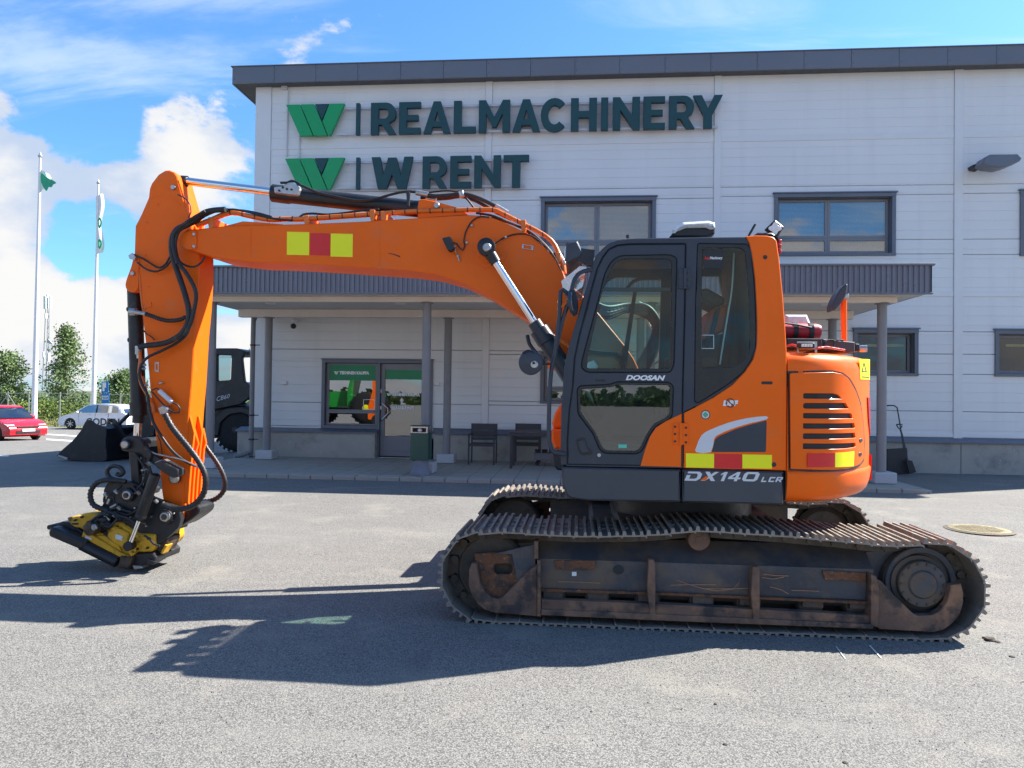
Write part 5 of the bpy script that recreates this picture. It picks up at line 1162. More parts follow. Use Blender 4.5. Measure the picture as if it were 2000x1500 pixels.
# boom foot hoses seen through the cab
for k, (r0, dy) in enumerate(((.022, 0), (.020, 5), (.022, 11), (.02, 16), (.018, 22))):
    hs([(1150, 585+dy*1.2, 6.75), (1185, 600+dy, 6.8), (1225, 595+dy*.6, 6.95), (1262, 598+dy, 7.0), (1284-dy*.4, 622+dy*.6, 7.0), (1290-dy*.7, 655, 7.0), (1280-dy, 690, 6.95), (1262-dy, 722, 6.9), (1240, 750, 6.9)], 6.9, r0, 'hydraulic_hose', .003 if k % 2 else 0, ex, step=.02)
hs([(1248, 590, 7.2), (1262, 600, 7.2), (1266, 630, 7.2), (1290, 668, 7.2), (1290, 700, 7.2), (1270, 716, 7.2)], 7.2, .010, 'hydraulic_hose', 0, ex, m_fit)
MB().cyl(P(1305, 700, 7.5), P(1305, 612, 7.5), .10, .10, 20).cyl(P(1305, 612, 7.5), P(1305, 600, 7.5), .03, n=12).sphere(P(1305, 594, 7.5), .045, 12).build('filter_canister', m_silver, ex)
pl('boom_foot_bracket', rnd([(1180, 740), (1320, 740), (1320, 880), (1180, 880)], 10), 6.40, .05, m_steelb, .006); pl('boom_foot_bracket', rnd([(1180, 740), (1320, 740), (1320, 880), (1180, 880)], 10), 6.93, .05, m_steelb, .006)
# ---------------------------------------------------------------- arm
YA = 6.55; AW = .27
arm_t = [(322, 333), (330, 332), (340, 336), (346, 345), (349, 358), (365, 412), (371, 430), (380, 470), (389, 498), (389, 540), (385, 600), (380, 652), (374, 752), (370, 796), (366, 850), (360, 940), (357, 988), (352, 1016), (338, 1020), (324, 1010), (316, 960), (310, 900), (300, 820), (293, 760), (287, 690), (281, 644), (276, 600), (270, 560), (262, 520), (262, 500), (264, 441), (270, 430), (276, 418), (290, 386), (292, 368), (296, 358), (309, 341)]
am = MB().px([arm_t], YA, AW, .008).build('arm', m_or, ex, 25)
pl('arm_bracket', smooth2([(262, 500), (256, 520), (246, 548), (245, 560), (250, 568), (258, 571), (266, 568), (270, 556), (270, 530), (272, 510)], 3), YA-.012, .06, m_or, .005, am)
pl('arm_bracket', smooth2([(262, 500), (256, 520), (246, 548), (245, 560), (250, 568), (258, 571), (266, 568), (270, 556), (270, 530), (272, 510)], 3), YA+AW-.048, .06, m_or, .005, am)
disc('pin_cap', 259, 534, YA-.02, .022, (0, 1, 0), m_fit, am, .02); disc('pin_cap', 338, 366, YA-.01, .024, (0, 1, 0), m_fit, am, .02)
pl('weld_pad', [(282, 591), (295, 589), (296, 600), (283, 601)], YA-.008, .008, m_or, .002, am)
pl('name_plate', [[(302, 706), (310, 707), (310, 727), (302, 726)], [(304, 711), (308, 711.5), (308, 722), (304, 722)]], YA-.005, .004, m_fit, .001, am)
wb = MB()
for (x, y) in ((287, 434), (284, 498), (291, 560), (308, 399), (332, 758), (312, 862), (338, 983)): wb.cyl(P(x, y, YA+.002), P(x, y, YA-.008), .007, n=8)
wb.build('weld_nuts', m_or, am)
MB().px(smooth2([(292, 386), (305, 380), (325, 382), (340, 388), (352, 400), (350, 402), (338, 391), (322, 385), (305, 383), (293, 388)], 2), YA-.003, .003).px([(346, 352), (349, 352), (366, 404), (363, 404)], YA-.003, .003).build('weld_seam', m_or, am)
for k in range(4):
    o_ = k*.004
    MB().prism([[XZ(x, y, YA) for x, y in ((369+k, 812+(k % 2)*26), (378, 846+(k % 2)*22), (374, 880), (369, 940), (366, 984), (352, 984), (355, 940), (362, 850))]], YA+.012+k*.070, YA+.012+k*.070+.028, .003).build('wear_bar', m_or, am)
# arm top: pipes at its back edge
MB().tube([P(265, 505, YA+.02), P(272, 535, YA), P(276, 580, YA), P(280, 606, YA), P(287, 614, YA-.01)], .009, 7, .05).tube([P(270, 512, YA+.03), P(277, 540, YA+.01), P(281, 590, YA+.01), P(284, 604, YA)], .009, 7, .05).build('hydraulic_pipe', m_orp, am)
MB().tube([P(273, 688, 6.58), P(274, 705, 6.56), P(272, 725, 6.55), P(276, 750, 6.55), P(288, 772, 6.53), P(298, 790, 6.53), P(302, 806, 6.53)], .016, 8, .04).tube([P(279, 735, 6.6), P(286, 765, 6.58), P(296, 800, 6.57), P(298, 830, 6.57)], .012, 8, .04).build('hydraulic_pipe', m_orp, am)
MB().cyl(P(270, 676, 6.6), P(270, 692, 6.6), .028, n=12).cyl(P(271, 692, 6.6), P(272, 700, 6.6), .022, n=12).build('hose_fitting', m_fit, am)
for (x, y) in ((282, 713), (281, 720), (286, 752), (290, 783), (292, 797), (314, 748)): disc('hose_fitting', x, y, 6.52, .012, (1, .4, .3), m_fit, am, .03)
# arm hoses
YH = 6.44
H1 = [(440, 409), (415, 411), (398, 416), (380, 431), (362, 440), (347, 447), (339, 458), (335, 475), (337, 500), (345, 526), (354, 552), (363, 580), (369, 608), (367, 630), (358, 648), (344, 660), (325, 669), (305, 673), (285, 675), (272, 678)]
hs([(x, y, YH-.02) for x, y in H1], YH, .026, 'hydraulic_hose', 0, am, step=.03)
hs([(x+5, y+2, YH+.02) for x, y in H1[:7]]+[(342, 474), (346, 500), (354, 522), (366, 538), (377, 556), (382, 578), (380, 605), (372, 626), (366, 650), (348, 668), (316, 685), (290, 697), (276, 712), (272, 732), (278, 752), (288, 772), (292, 800), (300, 826), (314, 850), (336, 880), (360, 900), (384, 911)], YH+.02, .013, 'hydraulic_hose', 0, am, step=.03)
hs([(392, 420), (372, 434), (350, 450), (343, 466), (341, 492), (350, 515), (364, 534), (378, 558), (383, 580), (378, 610), (372, 632), (360, 656)], YH-.06, .018, 'hydraulic_hose', .002, am, step=.012)
hs([(400, 412), (376, 426), (352, 443), (341, 455), (337, 470), (340, 492), (346, 515)], YH-.08, .014, 'hydraulic_hose', 0, am)
hs([(264, 499), (281, 506), (298, 517), (312, 523), (325, 514), (331, 503), (337, 490)], YH+.06, .009, 'thin_hose', 0, am)
hs([(268, 512), (286, 526), (307, 530), (325, 520), (334, 508)], YH+.05, .009, 'thin_hose', 0, am)
hs([(346, 500), (352, 511), (364, 519), (380, 521), (394, 512), (400, 500)], YH+.0, .009, 'thin_hose', 0, am)
hs([(347, 380), (356, 384), (365, 390), (372, 402), (373, 414), (368, 426)], YH+.05, .006, 'thin_hose', 0, am)
hs([(284, 613), (298, 618), (312, 623), (326, 626), (340, 626), (352, 624), (363, 619)], YH, .017, 'armoured_hose', .005, am, step=.012)
MB().cyl(P(254, 609, 6.53), P(266, 609, 6.53), .035, n=14).cyl(P(262, 609, 6.46), P(286, 613, 6.45), .018, n=12).build('hose_fitting', m_fit, am)
MB().px([(250, 499), (257, 494), (265, 500), (262, 508), (252, 505)], 6.5, .05, .004).build('hose_fitting', m_fit, am)
hs([(280, 645), (286, 652), (296, 658), (302, 664)], 6.52, .006, 'thin_hose', 0, am)
sn = MB().cyl(P(311, 763, 6.49), P(336, 786, 6.49), .022, n=16, bev=.004).build('pressure_sensor', m_silver, am)
MB().px(rnd([(307, 796), (318, 791), (328, 798), (325, 810), (312, 811)], 3), 6.45, .09, .01).build('valve_block', m_fit, am)
hs([(297, 762), (306, 758), (312, 762)], 6.49, .006, 'thin_hose', 0, am)
hs([(296, 764), (310, 780), (325, 796), (340, 806), (350, 806), (352, 798), (346, 790), (338, 787)], 6.47, .007, 'thin_hose', 0, am)
hs([(322, 808), (327, 818), (336, 834), (350, 852), (368, 874), (386, 898), (398, 920), (402, 940), (398, 962), (384, 982), (362, 993), (336, 993), (318, 985)], 6.40, .026, 'armoured_hose', .005, am, step=.016)
MB().cyl(P(322, 810, 6.42), P(334, 830, 6.41), .020, n=12).build('hose_fitting', m_fit, am)
hs([(372, 850), (394, 858), (404, 876), (420, 898), (433, 920), (440, 942), (437, 958), (425, 972), (408, 979), (388, 979), (370, 984)], 6.95, .022, 'armoured_hose', .005, am, step=.016)
hs([(284, 876), (300, 885), (330, 892), (360, 900), (390, 914)], 6.44, .008, 'thin_hose', 0, am, m_fit)
hs([(308, 850), (313, 862), (316, 880), (317, 902)], 6.52, .005, 'thin_hose', 0, am)
# bucket cylinder
a_, b_ = P(263, 555, 6.685), P(271, 812, 6.685); Lc = (b_-a_).length
MB().lathe(a_, b_, [(0, .05), (.04, .058), (.05, .067), (Lc-.13, .067), (Lc-.13, .078), (Lc, .078), (Lc, .06)], 28).build('bucket_cylinder', m_steelb, ex)
c_ = P(268, 862, 6.685); MB().cyl(b_, b_.lerp(c_, .28), .055, n=20).build('cylinder_gland', m_steelb, ex)
MB().cyl(b_.lerp(c_, .2), c_, .036, n=20).build('bucket_cylinder_rod', m_chrome, ex)
for (x, y) in ((254, 664), (252, 604)): MB().cyl(P(x-3, y, 6.66), P(x+6, y, 6.66), .022, n=10).build('cylinder_port', m_steelb, ex)
# ---------------------------------------------------------------- linkage and tiltrotator
def both(name, pts, y0, y1, th, mat, par=None, bev=.005):
    for y in (y0, y1): pl(name, pts, y, th, mat, bev, par)
both('rocker_arm', smooth2([(236, 868), (240, 857), (250, 852), (262, 852), (274, 858), (284, 876), (300, 888), (314, 899), (316, 908), (304, 910), (290, 899), (274, 887), (258, 882), (244, 882), (237, 876)], 3), 6.44, 6.87, .05, m_steelb)
MB().cyl(P(243.5, 868.5, 6.40), P(243.5, 868.5, 6.40)+Vector((0, .56, 0)), .045, n=24, bev=.006).build('link_pin', m_steelb, ex)
disc('pin_cap', 243.5, 868.5, 6.395, .035, (0, 1, 0), m_fit, ex, .02)
both('link_bar', [(251, 880), (267, 882), (273, 950), (257, 950)], 6.50, 6.80, .05, m_steelb)
MB().cyl(P(268, 862, 6.5), P(268, 862, 6.88), .05, n=20).build('link_pin', m_steelb, ex)
ck = MB()
for k in range(12):
    x, y = 276+random.random()*16, 868+random.random()*60; ck.sphere(P(x, y, 6.5+random.random()*.15), .012+random.random()*.012, 8)
ck.build('linkage_fittings', m_fit, ex)
for k in range(7): hs([(274+k*2.4, 862+k, 6.52+.03*(k % 3)), (279+k*2, 885), (277+k*2.5, 910), (284+k*1.5, 935), (280+k*2, 955)], 6.55, .008+.002*(k % 3), 'linkage_hose', 0, ex)
vbk = pl('valve_block', rnd([(300, 905), (315, 899), (347, 917), (348, 929), (339, 934), (324, 926), (306, 914)], 2), 6.30, .12, m_steelb, .006)
MB().px([(302, 903), (315, 898), (346, 916), (336, 918)], 6.31, .1, .003).build('block_cover', m_fit, vbk)
both('dipper_pin_boss', circ(339, 935, 10, 24), 6.50, 6.83, .05, m_steelb); disc('pin_cap', 340, 935, 6.49, .045, (0, 1, 0), m_fit, ex, .02)
tr = pl('tiltrotator', [rnd([(208, 943), (236, 938), (262, 944), (278, 953), (288, 968), (306, 975), (330, 984), (350, 994), (353, 1014), (348, 1031), (331, 1047), (305, 1066), (301, 1046), (280, 1043), (250, 1038), (220, 1021), (196, 1004), (196, 992), (208, 972), (201, 960)], 4)], 6.46, .06, m_steelb, .006)
tr['label'] = 'black and yellow tiltrotator with hydraulic cylinders'
pl('upper_bracket', rnd([(208, 943), (236, 938), (262, 944), (278, 953), (288, 968), (306, 975), (330, 984), (350, 994), (353, 1014), (348, 1031), (331, 1047), (305, 1066), (301, 1046), (280, 1043), (250, 1038), (220, 1021), (196, 1004), (196, 992), (208, 972), (201, 960)], 4), 6.86, .06, m_steelb, .006, tr)
MB().px([(222, 985), (300, 1000), (335, 1020), (330, 1040), (300, 1046), (250, 1036), (222, 1020)], 6.53, .32, .01).build('bracket_core', m_steelb, tr)
for (x, y, r) in ((250, 967, .042), (324, 1009, .045)):
    disc('pin_boss', x, y, 6.44, r*1.5, (0, 1, 0), m_steelb, tr, .05); b_ = disc('coupler_pin', x-1, y, 6.41, r, (0, 1, 0), m_fit, tr, .05)
    p = P(x-1, y, 6.41); MB().prism([[(p.x+r*.62*math.cos(k*math.pi/3), p.z+r*.62*math.sin(k*math.pi/3)) for k in range(6)]], 6.375, 6.40, .003).build('pin_nut', m_brown, tr)
    MB().cyl(P(x, y, 6.45), P(x, y, 6.45)+Vector((0, .46, 0)), r*.9, n=18).build('pin_shaft', m_steelb, tr)
for (x, y) in ((264, 992), (255, 1010), (296, 1009), (286, 1027), (340, 1003), (336, 1016), (264, 963)): disc('bolt', x, y, 6.45, .010, (0, 1, 0), m_fit, tr, .02)
# arm end: black wrapper at the back of the arm tip
MB().px(smooth2([(357, 990), (378, 985), (388, 990), (389, 1000), (380, 1010), (364, 1021), (348, 1029), (352, 1012)], 3), 6.62, .28, .01).build('tip_bracket', m_steelb, ex)
# yellow housing
YR = 6.43
rb = pl('rotator_housing', rnd([(164, 1033), (172, 1026), (179, 1038), (190, 1041), (203, 1039), (213, 1030), (222, 1021), (236, 1020), (254, 1032), (270, 1042), (302, 1044), (303, 1066), (296, 1078), (262, 1080), (256, 1090), (236, 1086), (187, 1058), (158, 1050)], 3), YR, .50, m_yel, .014, tr)
pl('housing_rib', [(188, 1046), (206, 1046), (232, 1066), (238, 1078), (225, 1072), (187, 1049)], YR-.02, .03, m_yel, .006, tr)
pl('housing_face', rnd([(212, 1036), (222, 1027), (252, 1042), (248, 1060), (238, 1070), (222, 1060), (208, 1048)], 3), YR-.03, .03, m_yel, .008, tr)
pl('housing_plate', rnd([(158, 1049), (164, 1035), (180, 1045), (235, 1080), (256, 1088), (252, 1092), (232, 1088)], 2), YR-.045, .03, m_yel, .006, tr)
pl('rear_lug', smooth2([(130, 1012), (142, 1009), (154, 1009), (160, 1004), (170, 1002), (184, 1002), (191, 1010), (180, 1016), (170, 1022), (166, 1036), (156, 1032), (146, 1031), (138, 1026)], 2), YR+.02, .42, m_yel, .012, tr)
pl('lug_slot', rnd([(139, 1022), (153, 1021), (152, 1025), (141, 1025)], 1.5), YR+.015, .01, m_dark, 0, tr)
pl('sticker', [(167, 1046), (178, 1051), (179, 1055), (166, 1051)], YR-.049, .003, m_silver, 0, tr); pl('sticker', [(226, 1043), (240, 1047), (238, 1056), (225, 1052)], YR-.034, .003, m_silver, 0, tr)
mo = disc('rotator_motor', 184, 1030, YR-.06, .062, (.1, 1, .1), m_brown, tr, .14); disc('motor_cap', 184, 1030, YR-.13, .03, (.1, 1, .1), m_fit, tr, .02)
MB().sphere(P(202, 1014, YR-.03), .055, 14, (1, 1, .9)).cyl(P(196, 1020, YR-.04), P(214, 1026, YR), .05, n=14).build('swivel_block', m_steelb, tr)
for (a, b, c, d) in ((203, 1007, 214, 1016), (220, 1006, 232, 1011)): MB().cyl(P(a, b, YR-.05), P(c, d, YR-.03), .014, n=10).build('hose_fitting', m_fit, tr)
MB().cyl(P(250, 1033, 6.68), P(245, 1044, 6.68), .26, n=40).build('slew_ring', m_steelb, tr)
# tilt cylinder
for yy, nm in ((6.36, 0), (7.0, 1)):
    a, b, c, d, e = P(304, 925, yy), P(275, 1008, yy), P(272, 1015, yy), P(255, 1062, yy), P(253, 1066, yy)
    MB().lathe(a, b, [(0, .03), (.01, .046), ((b-a).length-.02, .048), ((b-a).length, .04)], 22).build('tilt_cylinder', m_steelb, tr)
    MB().cyl(c, e, .019, n=16).build('tilt_rod', m_chrome, tr)
    MB().cyl(e-Vector((0, .04, 0)), e+Vector((0, .05, 0)), .042, n=20, bev=.006).build('rod_eye', m_steelb, tr)
    MB().sphere(b, .05, 14).build('cylinder_gland', m_steelb, tr)
pl('eye_lug', rnd([(246, 1072), (256, 1058), (264, 1060), (264, 1080), (256, 1088)], 2), 6.39, .04, m_yel, .004, tr)
# gripper beam: black cylinders under the housing
a, b = P(100, 1037, 6.38), P(163, 1064, 6.38)
MB().px(rnd([(92.5, 1040), (97, 1030), (106, 1031), (166, 1056), (164, 1070), (158, 1075), (94, 1048)], 3), 6.33, .12, .02).build('gripper_block', m_steelb, tr)
MB().px([(104, 1028), (120, 1019), (136, 1020), (164, 1042), (160, 1058), (110, 1034)], 6.45, .3, .01).build('gripper_block', m_steelb, tr)
MB().cyl(P(160, 1063, 6.39), P(230, 1098, 6.39), .052, n=24, bev=.008).build('gripper_cylinder', m_steelb, tr)
MB().cyl(P(96, 1030, 6.40), P(96, 1030, 6.40)+Vector((0, .3, 0)), .022, n=12).build('gripper_pin', m_steelb, tr)
pl('gripper_bracket', rnd([(234, 1086), (257, 1089), (254, 1100), (248, 1112), (228, 1109), (232, 1098)], 2), 6.36, .3, m_brown, .008, tr)
pl('quick_coupler', rnd([(256, 1082), (296, 1079), (304, 1088), (302, 1098), (290, 1103), (282, 1100), (272, 1112), (250, 1112), (256, 1098)], 2), 6.42, .42, m_steelb, .008, tr)
pl('coupler_claw', [(258, 1104), (276, 1106), (279, 1110), (262, 1113)], 6.40, .1, m_fit, .004, tr); pl('coupler_claw', [(288, 1092), (302, 1098), (306, 1099), (296, 1104), (284, 1102)], 6.40, .1, m_steelb, .004, tr)
pl('front_fitting', rnd([(308, 1055), (318, 1049), (329, 1050), (327, 1062), (318, 1080), (308, 1079), (304, 1070)], 3), 6.5, .2, m_brown, .01, tr)
MB().px([(322, 1064), (326, 1066), (317, 1082), (313, 1080)], 6.48, .1, .003).build('yellow_lug', m_yel, tr)
MB().tube([P(224, 936, 6.5), P(214, 932, 6.5), P(209, 922, 6.5), P(214, 913, 6.5), P(226, 910, 6.5), P(238, 916, 6.5), P(241, 924, 6.5), P(234, 928, 6.5), P(228, 925, 6.5)], .020, 9, .02).build('lifting_hook', m_steelb, tr)
hs([(246, 941), (236, 939), (222, 938), (204, 938), (188, 944), (178, 958), (177, 974), (183, 986), (196, 993), (212, 998)], 6.40, .022, 'armoured_hose', .005, tr, step=.015)
hs([(208, 1000), (218, 994), (232, 992), (246, 998), (258, 1000)], 6.42, .014, 'hydraulic_hose', 0, tr); hs([(214, 1010), (230, 1000), (246, 1006), (262, 1000), (284, 985)], 6.42, .012, 'hydraulic_hose', 0, tr)
MB().cyl(P(216, 992, 6.43), P(228, 985, 6.43), .014, n=10).cyl(P(210, 984, 6.43), P(214, 974, 6.43), .012, n=10).build('hose_fitting', m_fit, tr)
for k, pts in enumerate(([(232, 1012), (244, 1020), (258, 1016), (272, 1006), (284, 1000)], [(222, 1000), (234, 1008), (250, 1012), (266, 1022), (284, 1024)], [(196, 1008), (206, 1000), (222, 1004), (236, 1016)], [(282, 1046), (292, 1052), (300, 1062), (312, 1066)], [(202, 1024), (214, 1030), (222, 1022), (230, 1012)], [(176, 1020), (188, 1010), (200, 1004), (214, 1006)])):
    hs([(x, y, 6.39-.01*k) for x, y in pts], 6.4, .010+.002*(k % 3), 'hydraulic_hose', 0, tr)
for (x, y) in ((214, 1070), (230, 1079), (194, 1054), (262, 1052), (290, 1052), (288, 1070), (268, 1072), (147, 1016), (160, 1010)): disc('bolt', x, y, YR-.01, .011, (0, 1, 0), m_steelb, tr, .03)

for k, pts in enumerate(([(262, 884), (274, 900), (284, 918), (280, 940), (268, 955)], [(284, 872), (294, 886), (290, 905), (296, 930), (288, 955)], [(300, 930), (292, 946), (284, 958), (270, 962), (258, 950)], [(238, 948), (226, 960), (222, 976), (230, 990), (244, 998)], [(212, 990), (204, 980), (206, 966), (216, 952), (232, 946)], [(292, 962), (304, 978), (312, 996), (308, 1014)])):
    hs([(x, y, 6.40+.02*k) for x, y in pts], 6.4, .009+.003*(k % 3), 'hydraulic_hose', .002 if k % 2 else 0, tr, step=.02)
for (x, y) in ((284, 918), (290, 905), (226, 960), (206, 966), (304, 978), (232, 992), (270, 962)): MB().cyl(P(x-2, y-2, 6.40), P(x+3, y+3, 6.42), .017, n=8).build('hose_fitting', m_fit, tr)
# ================================================================ background materials
m_leafd = M('birch_leaves', (.11, .17, .05), .6, 0, .5, 1.2, mix=(.20, .27, .09), mixs=2.5, mixr=(.45, .65))
m_leafl = M('shrub_leaves', (.13, .19, .02), .6, 0, .5, 1.0, mix=(.24, .28, .05), mixs=1.5, mixr=(.48, .62))
for mm in (m_leafd, m_leafl):
    b = mm.node_tree.nodes['Principled BSDF']; b.inputs['Transmission Weight'].default_value = 0; b.inputs['Subsurface Weight'].default_value = 0
m_bark = M('bark', (.20, .18, .15), .9, 0, .3, 4)
m_grass = M('grass_verge', (.12, .13, .03), .9, 0, .35, .8, mix=(.24, .22, .08), mixs=.9, mixr=(.45, .65))
m_mead = M('meadow', (.07, .10, .025), .95, 0, .3, .05)
m_line = M('road_paint', (.62, .62, .60), .7, 0, .1, 4, mix=(.3, .3, .29), mixs=9, mixr=(.55, .7))
m_galv = M('galvanised', (.42, .43, .44), .45, .6, .1)
m_tyre = M('tyre', (.012, .012, .013), .8, 0, .2, 6)
m_rim = M('alloy_rim', (.55, .56, .57), .35, .7, .05)
m_cglb = glass('car_glass', (.10, .12, .13), .35)
m_carred = M('car_paint_red', (.50, .010, .022), .25, .0, .04, coat=.6)
m_carwh = M('car_paint_white', (.74, .75, .77), .3, 0, .03, coat=.5)
m_ldr = M('loader_charcoal', (.012, .013, .016), .45, 0, .2, 3, mix=(.05, .048, .045), mixs=4, mixr=(.56, .75))

# ---- meadow, verge, markings
xs = [-900, -300, -120]+[-80+i*5 for i in range(14)]+[-12]; ys = [53+i*2 for i in range(6)]+[70, 90, 150, 400, 1500]
n = len(xs); v = [(x, y, ground_z(x, y)+.02) for y in ys for x in xs]
tag(mk('meadow', v, [(j*n+i, j*n+i+1, (j+1)*n+i+1, (j+1)*n+i) for j in range(len(ys)-1) for i in range(n-1)], m_mead), kind='structure')
def strip(name, pts, mat, dz=.005, kind='structure'):
    q = [G(x, y) for x, y in pts]; return tag(mk(name, [(p.x, p.y, ground_z(p.x, p.y)+dz) for p in q], [tuple(range(len(q)))], mat, None, 0), kind=kind)
pm = None
for pts in ([(92, 847.5), (150, 851), (150, 853), (92, 849.5)], [(90, 857), (146, 860.5), (146, 863), (90, 859.5)], [(-40, 889), (19, 890), (16, 892), (-40, 892)], [(225, 853), (262, 855), (262, 857.5), (225, 855)]):
    strip('parking_line', pts, m_line)
for pts in ([(1632, 1264), (1634, 1264), (1652, 1288), (1650, 1288)], [(1697, 1262), (1700, 1262), (1722, 1286), (1719, 1286)]): strip('paint_stroke', pts, m_line)
vv = []; ff = []; rnd_ = random.Random(3)
for i in range(9000):
    x = -55+rnd_.random()*38; y = 43.5+rnd_.random()*9.3; z = ground_z(x, y); h = .08+rnd_.random()*.14; a = rnd_.random()*3.14; w = .03
    o = len(vv); vv += [(x-w*math.cos(a), y-w*math.sin(a), z), (x+w*math.cos(a), y+w*math.sin(a), z), (x+.04*(rnd_.random()-.5), y, z+h)]; ff.append((o, o+1, o+2))
tag(mk('grass', vv, ff, m_grass, None, 0, recalc=False), kind='stuff')
xs = [-60+i*2.5 for i in range(18)]; n = len(xs); v = [(x, y, ground_z(x, y)+.012) for y in (43.4, 46, 48, 50, 53.2) for x in xs]
tag(mk('grass_verge', v, [(j*n+i, j*n+i+1, (j+1)*n+i+1, (j+1)*n+i) for j in range(4) for i in range(n-1)], m_grass), kind='structure')

def leaves(rng, pts, size, per, spread, out_v, out_f):
    for (c, s) in pts:
        for _ in range(per):
            p = Vector(c)+Vector((rng.gauss(0, 1), rng.gauss(0, 1), rng.gauss(0, .8)))*spread*s
            a = Vector((rng.gauss(0, 1), rng.gauss(0, 1), rng.gauss(0, .7))).normalized(); b = a.orthogonal().normalized()
            ss = size*(.6+rng.random()*.8); o = len(out_v)
            out_v += [p-a*ss*.6, p+b*ss*.35, p+a*ss*.6, p-b*ss*.35]; out_f.append((o, o+1, o+2, o+3))
def tree(label, px, Y, top_py, wpx, seed, leafm, base_dz=0, dens=900, shape='birch', cat='tree', grp=None, leaf=.17):
    rng = random.Random(seed); p = P(px, 800, Y); gz = ground_z(p.x, Y); zt_ = P(px, top_py, Y).z; H = zt_-gz; Wd = wpx*Y/FPX/2
    t = thing('birch_tree' if shape == 'birch' else 'leafy_tree', label, cat, (p.x, Y, gz), grp)
    tk = MB(); pts = [Vector((p.x, Y, gz)), Vector((p.x+.05*H*.2, Y, gz+H*.4)), Vector((p.x-.03*H, Y, gz+H*.75)), Vector((p.x, Y, zt_-.1))]
    tk.tube(pts, lambda q: max(.015, .022*H*(1-q*.95)), 8, .5)
    cl = []
    nb = 46 if shape == 'birch' else 34
    for i in range(nb):
        f = .12+.86*(i+rng.random())/nb; ang = rng.random()*6.283
        prof_ = (math.sin(min(1, (1-f)*1.15+.02)*math.pi*.5)**1.1 if shape == 'birch' else math.sin(math.pi*min(1, f*.9+.1))**.6)
        if f < .3 and shape == 'birch': prof_ *= .6+f
        rr = Wd*prof_*(.75+.35*rng.random()); z0 = gz+H*f
        e = Vector((p.x+math.cos(ang)*rr, Y+math.sin(ang)*rr, min(zt_, z0+rr*(.5 if shape == 'birch' else .2)))); s_ = Vector((p.x, Y, z0-rr*.15))
        tk.tube([s_, s_.lerp(e, .5)+Vector((0, 0, .05*rr)), e], lambda q: .02*(1.2-q), 4)
        for k in range(6):
            q = .25+.75*k/5; cl.append((s_.lerp(e, q)+Vector((rng.gauss(0, .1), rng.gauss(0, .1), rng.gauss(0, .1)))*rr, .6+.5*q))
    tk.build('trunk', m_bark, t)
    lv, lf = [], []; leaves(rng, cl, leaf, max(8, dens*10//len(cl)), .17*Wd/1.0 if Wd < 2 else .30, lv, lf)
    mk('crown', lv, lf, leafm, t, 0, recalc=False); return t
tree('tall slender birch between the two flagpoles', 127, 60, 638, 86, 5, m_leafd, dens=620)
tree('broad loose tree at the left edge behind the fence', 14, 58, 690, 84, 8, m_leafd, dens=600, shape='round')
tree('small pale leafy tree right of the parking sign, behind the white car', 240, 62, 728, 80, 12, m_leafd, dens=700, shape='round')
def bushes(name, n, x0, x1, y0, y1, h0, h1, mat, seed, leaf, per, kind='stuff'):
    rng = random.Random(seed); lv, lf = [], []; pts = []
    for _ in range(n):
        x = rng.uniform(x0, x1); y = rng.uniform(y0, y1); h = rng.uniform(h0, h1)*(.6+.6*abs(noise.noise(Vector((x*.25, y*.1, seed))))*2)
        for k in range(5): pts.append((Vector((x+rng.gauss(0, .3), y+rng.gauss(0, .3), ground_z(x, y)+h*(.1+.2*k))), 1.1-.12*k))
    leaves(rng, pts, leaf, per, .34, lv, lf)
    tag(mk(name, lv, lf, mat, None, 0, recalc=False), kind=kind); return lv
bushes('roadside_shrubs', 150, -62, -19, 54, 56.5, .9, 1.9, m_leafl, 2, .16, 34)
bushes('woodland_edge', 150, -110, -15, 62, 82, 1.2, 2.2, m_leafd, 4, .32, 20)
tag(bpy.data.objects['roadside_shrubs'], 'yellow green shrubs along the wire fence', None); 
bushes('woodland_behind', 700, -130, 130, -150, -120, 1.5, 3.6, m_leafd, 9, .9, 12)
# ---- fence
fn = thing('wire_fence', 'grey wire mesh fence with slender posts running behind the parked cars', 'fence', (P(60, 800, 53.5).x, 53.5, ground_z(-28, 53.5)))
YF = 53.5
xa, xb = P(-40, 800, YF).x, P(500, 800, YF).x
ztf = lambda x: ground_z(x, YF)+2.0
for px in (-40, 15, 56, 117, 176, 235, 294, 353, 412, 470):
    x = P(px, 800, YF).x; MB().cyl((x, YF, ground_z(x, YF)), (x, YF, ztf(x)+.12), .045, n=8).build('post', m_galv, fn)
for px in (15,):
    x = P(px, 800, YF).x
    for s_ in (-1, 1): MB().cyl((x, YF, ztf(x)-.1), (x+s_*1.4, YF, ground_z(x, YF)), .03, n=6).build('brace', m_galv, fn)
wm = MB(); x = xa; g = ground_z(xa, YF)
while x < xb:
    for s_ in (-1, 1):
        a = Vector((x, YF+.05, ground_z(x, YF))); b = Vector((x+s_*2.0, YF+.05, ground_z(x, YF)+2.0)); w = .006
        o = len(wm.v); wm.v += [tuple(a+Vector((-w, 0, 0))), tuple(a+Vector((w, 0, 0))), tuple(b+Vector((w, 0, 0))), tuple(b+Vector((-w, 0, 0)))]; wm.f.append((o, o+1, o+2, o+3))
    x += .11
tag(wm.build('wire_mesh', M('dark_wire', (.08, .10, .09), .6), fn), kind='stuff')
MB().cyl((xa, YF, g+2.0), (xb, YF, g+2.0), .02, n=6).build('top_rail', m_galv, fn)
